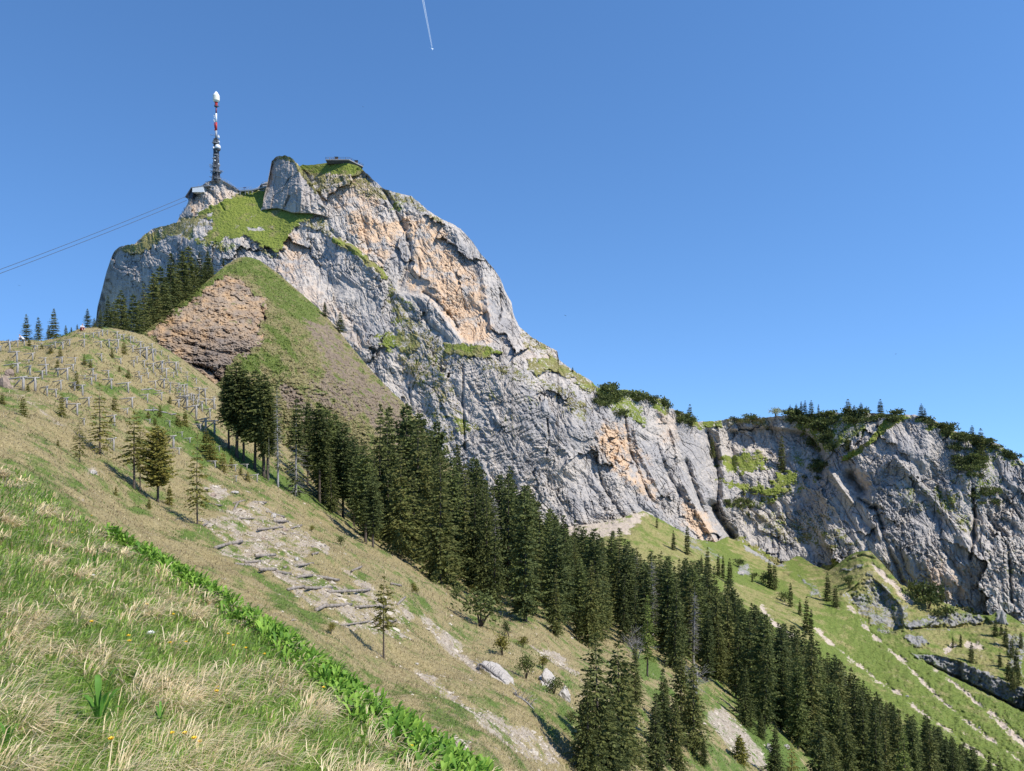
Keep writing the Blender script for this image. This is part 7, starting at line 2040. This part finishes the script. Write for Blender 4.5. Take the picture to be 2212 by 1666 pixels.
# visitors on the terrace
def standing(pos, rz, lab, shirt, legs):
    o = empty("person", pos, rz); tag(o, lab, "person", None)
    J = [(0, 0, .93), (0, 0, 1.15), (0, .01, 1.38), (0, 0, 1.50), (0, -.02, 1.64), (0, -.02, 1.76)]
    E = [(i, i + 1) for i in range(5)]; R = [(.15, .10), (.14, .095), (.17, .10), .055, .09, .07]
    for s in (-1, 1):
        k0 = len(J); J += [(s * .09, 0, .86), (s * .10, -.01, .48), (s * .11, .02, .07), (s * .12, -.13, .03)]; E += [(0, k0), (k0, k0 + 1), (k0 + 1, k0 + 2), (k0 + 2, k0 + 3)]; R += [.10, .07, .05, .04]
        k1 = len(J); J += [(s * .20, 0, 1.42), (s * .25, .02, 1.14), (s * .24, -.12, .92), (s * .23, -.18, .84)]; E += [(2, k1), (k1, k1 + 1), (k1 + 1, k1 + 2), (k1 + 2, k1 + 3)]; R += [.06, .045, .035, .03]
    skin_chain("body", J, E, R, SKIN, o, 1)
    JS = [(0, 0, .95), (0, 0, 1.18), (0, .01, 1.40)]; ES = [(0, 1), (1, 2)]; RS = [(.18, .13), (.17, .12), (.20, .13)]
    for s in (-1, 1):
        k1 = len(JS); JS += [(s * .20, 0, 1.42), (s * .24, .02, 1.18)]; ES += [(2, k1), (k1, k1 + 1)]; RS += [.085, .07]
    skin_chain("shirt", JS, ES, RS, shirt, o)
    JT = [(0, 0, .92)]; ET = []; RT = [(.17, .12)]
    for s in (-1, 1):
        k1 = len(JT); JT += [(s * .095, 0, .80), (s * .10, -.01, .48), (s * .11, .02, .12)]; ET += [(0, k1), (k1, k1 + 1), (k1 + 1, k1 + 2)]; RT += [.12, .09, .07]
    skin_chain("trousers", JT, ET, RT, legs, o)
    skin_chain("hair", [(0, .01, 1.68), (0, 0, 1.77)], [(0, 1)], [.10, .075], HAIR, o)
NAVY = plain("navy_cloth", (.04, .05, .10), .85, (.03, .04, .08), 5, .1)
for f, sd, lab, sh_, lg in ((.17, 0, "visitor in pale top at the left part of the terrace railing, first in line", SHIRT, NAVY), (.27, 0, "visitor in dark clothes at the terrace railing, second in line", NAVY, TROUS), (.335, 0, "visitor in dark clothes close beside the terrace's roofed stand", NAVY, NAVY),
                            (.385, 0, "visitor in white directly beside the terrace's roofed stand", SHIRT, TROUS), (.62, 0, "visitor in navy leaning at the middle of the terrace railing", NAVY, TROUS), (.86, 0, "visitor in pale clothes near the bend of the terrace", SHIRT, NAVY),
                            (.15, 1, "visitor in dark clothes just past the bend of the terrace", NAVY, TROUS), (.74, 1, "visitor in dark clothes on the receding side of the terrace", TROUS, NAVY), (.86, 1, "visitor in white near the far tip of the terrace", SHIRT, TROUS)):
    p = (P0 + (P1 - P0) * f if not sd else P1 + (P2 - P1) * f) + Vector((-.2, .9, 0))
    standing(p, random.uniform(0, 6.28), lab, sh_, lg)

# ------------------------------------------------------------------ airliner with its twin vapour trails, birds
VAPOUR = plain("vapour", (.40, .44, .50), 1.0, (.36, .40, .46), .002, 0)
ZA = lambda a, c: ((1660 + a / 7.57) * .54216, c / 7.57 * .54216)
DA = 15000.0
def sky_pt(x, y, d=DA): return Vector(((x - CX) / FOC * d, d, (CY - y) / FOC * d))
h_ = sky_pt(*ZA(473, 1480))
pl = empty("airliner", h_); tag(pl, "tiny pale airliner at the head of the twin vapour trails", "aircraft")
d_ = (sky_pt(*ZA(473, 1480)) - sky_pt(*ZA(190, 0), DA * 1.02)).normalized()
s_ = d_.cross(Vector((0, 0, 1))).normalized()
b = Bag(); b.tube([tuple(d_ * -35), tuple(d_ * -15), tuple(d_ * 20), tuple(d_ * 34)], [1.5, 3.2, 3.2, .8], 10); part("fuselage", b, WHITE, pl, True)
for sg in (-1, 1):
    b = Bag(); b.add([tuple(d_ * 6), tuple(d_ * -6), tuple(d_ * -16 + s_ * 30 * sg), tuple(d_ * -12 + s_ * 30 * sg), tuple(d_ * 6 + Vector((0, 0, 1))), tuple(d_ * -6 + Vector((0, 0, 1))), tuple(d_ * -16 + s_ * 30 * sg + Vector((0, 0, .5))), tuple(d_ * -12 + s_ * 30 * sg + Vector((0, 0, .5)))],
                   [(0, 1, 2, 3), (7, 6, 5, 4), (0, 4, 5, 1), (1, 5, 6, 2), (2, 6, 7, 3), (3, 7, 4, 0)]); part("wing", b, WHITE, pl)
b = Bag(); up_ = Vector((0, 0, 1)); b.add([tuple(d_ * -28), tuple(d_ * -35), tuple(d_ * -38 + up_ * 11), tuple(d_ * -33 + up_ * 11), tuple(d_ * -28 + s_), tuple(d_ * -35 + s_), tuple(d_ * -38 + up_ * 11 + s_), tuple(d_ * -33 + up_ * 11 + s_)],
                    [(0, 1, 2, 3), (7, 6, 5, 4), (0, 4, 5, 1), (1, 5, 6, 2), (2, 6, 7, 3), (3, 7, 4, 0)]); part("tail_fin", b, WHITE, pl)
for (a0, c0), (a1, c1), lab in (((458, 1445), (165, -20), "vapour trail of the airliner, the one on the outer side of its turn to the corner of the sky"), ((476, 1445), (205, -20), "vapour trail of the airliner, the wider parallel one nearer the middle of the sky")):
    q0 = sky_pt(*ZA(a0, c0)); q1 = sky_pt(*ZA(a1, c1), DA * 1.02); q2 = q0 + (q1 - q0) * 1.6
    b = Bag(); b.tube([tuple((q2 - q0) * f) for f in np.linspace(0, 1, 30)], list(np.linspace(3.5, 10, 30)), 8)
    o = new_obj("vapour_trail", b.mesh("vapour_trail", VAPOUR, True)); o.location = q0; tag(o, lab.replace("the one on the outer side of its turn to the corner of the sky", "thinner of the parallel pair").replace("the wider parallel one nearer the middle of the sky", "wider of the parallel pair"), "vapour trail")
def bird(x, y, d, span, lab, roll=.2):
    o = empty("bird", sky_pt(x, y, d)); o.rotation_euler = (0, roll, .6); tag(o, lab, "bird")
    b = Bag(); s = span
    b.tube([(0, -.28 * s, 0), (0, -.1 * s, .01), (0, .15 * s, 0), (0, .3 * s, -.01)], [.02 * s, .06 * s, .05 * s, .015 * s], 8)
    for sg in (-1, 1):
        b.add([(0, -.10 * s, .02 * s), (0, .09 * s, .02 * s), (sg * .28 * s, -.14 * s, .09 * s), (sg * .27 * s, .06 * s, .08 * s), (sg * .5 * s, .0, .06 * s), (sg * .46 * s, .08 * s, .05 * s)], [(0, 1, 3, 2), (2, 3, 5, 4)])
    me = b.mesh("body", DARK, True); new_obj("body", me, o)
bird(1221, 682, 260, 1.1, "small dark bird gliding in the empty sky beside the bulging cliff edge", .4)
bird(1935, 765, 300, 1.1, "tiny dark bird high in the sky above the ridge spruces", -.3)
bird(784, 231, 480, 1.1, "tiny bird far above the summit terrace")
bird(41, 617, 260, 1.0, "tiny bird in the sky under the cable car ropes", .3)
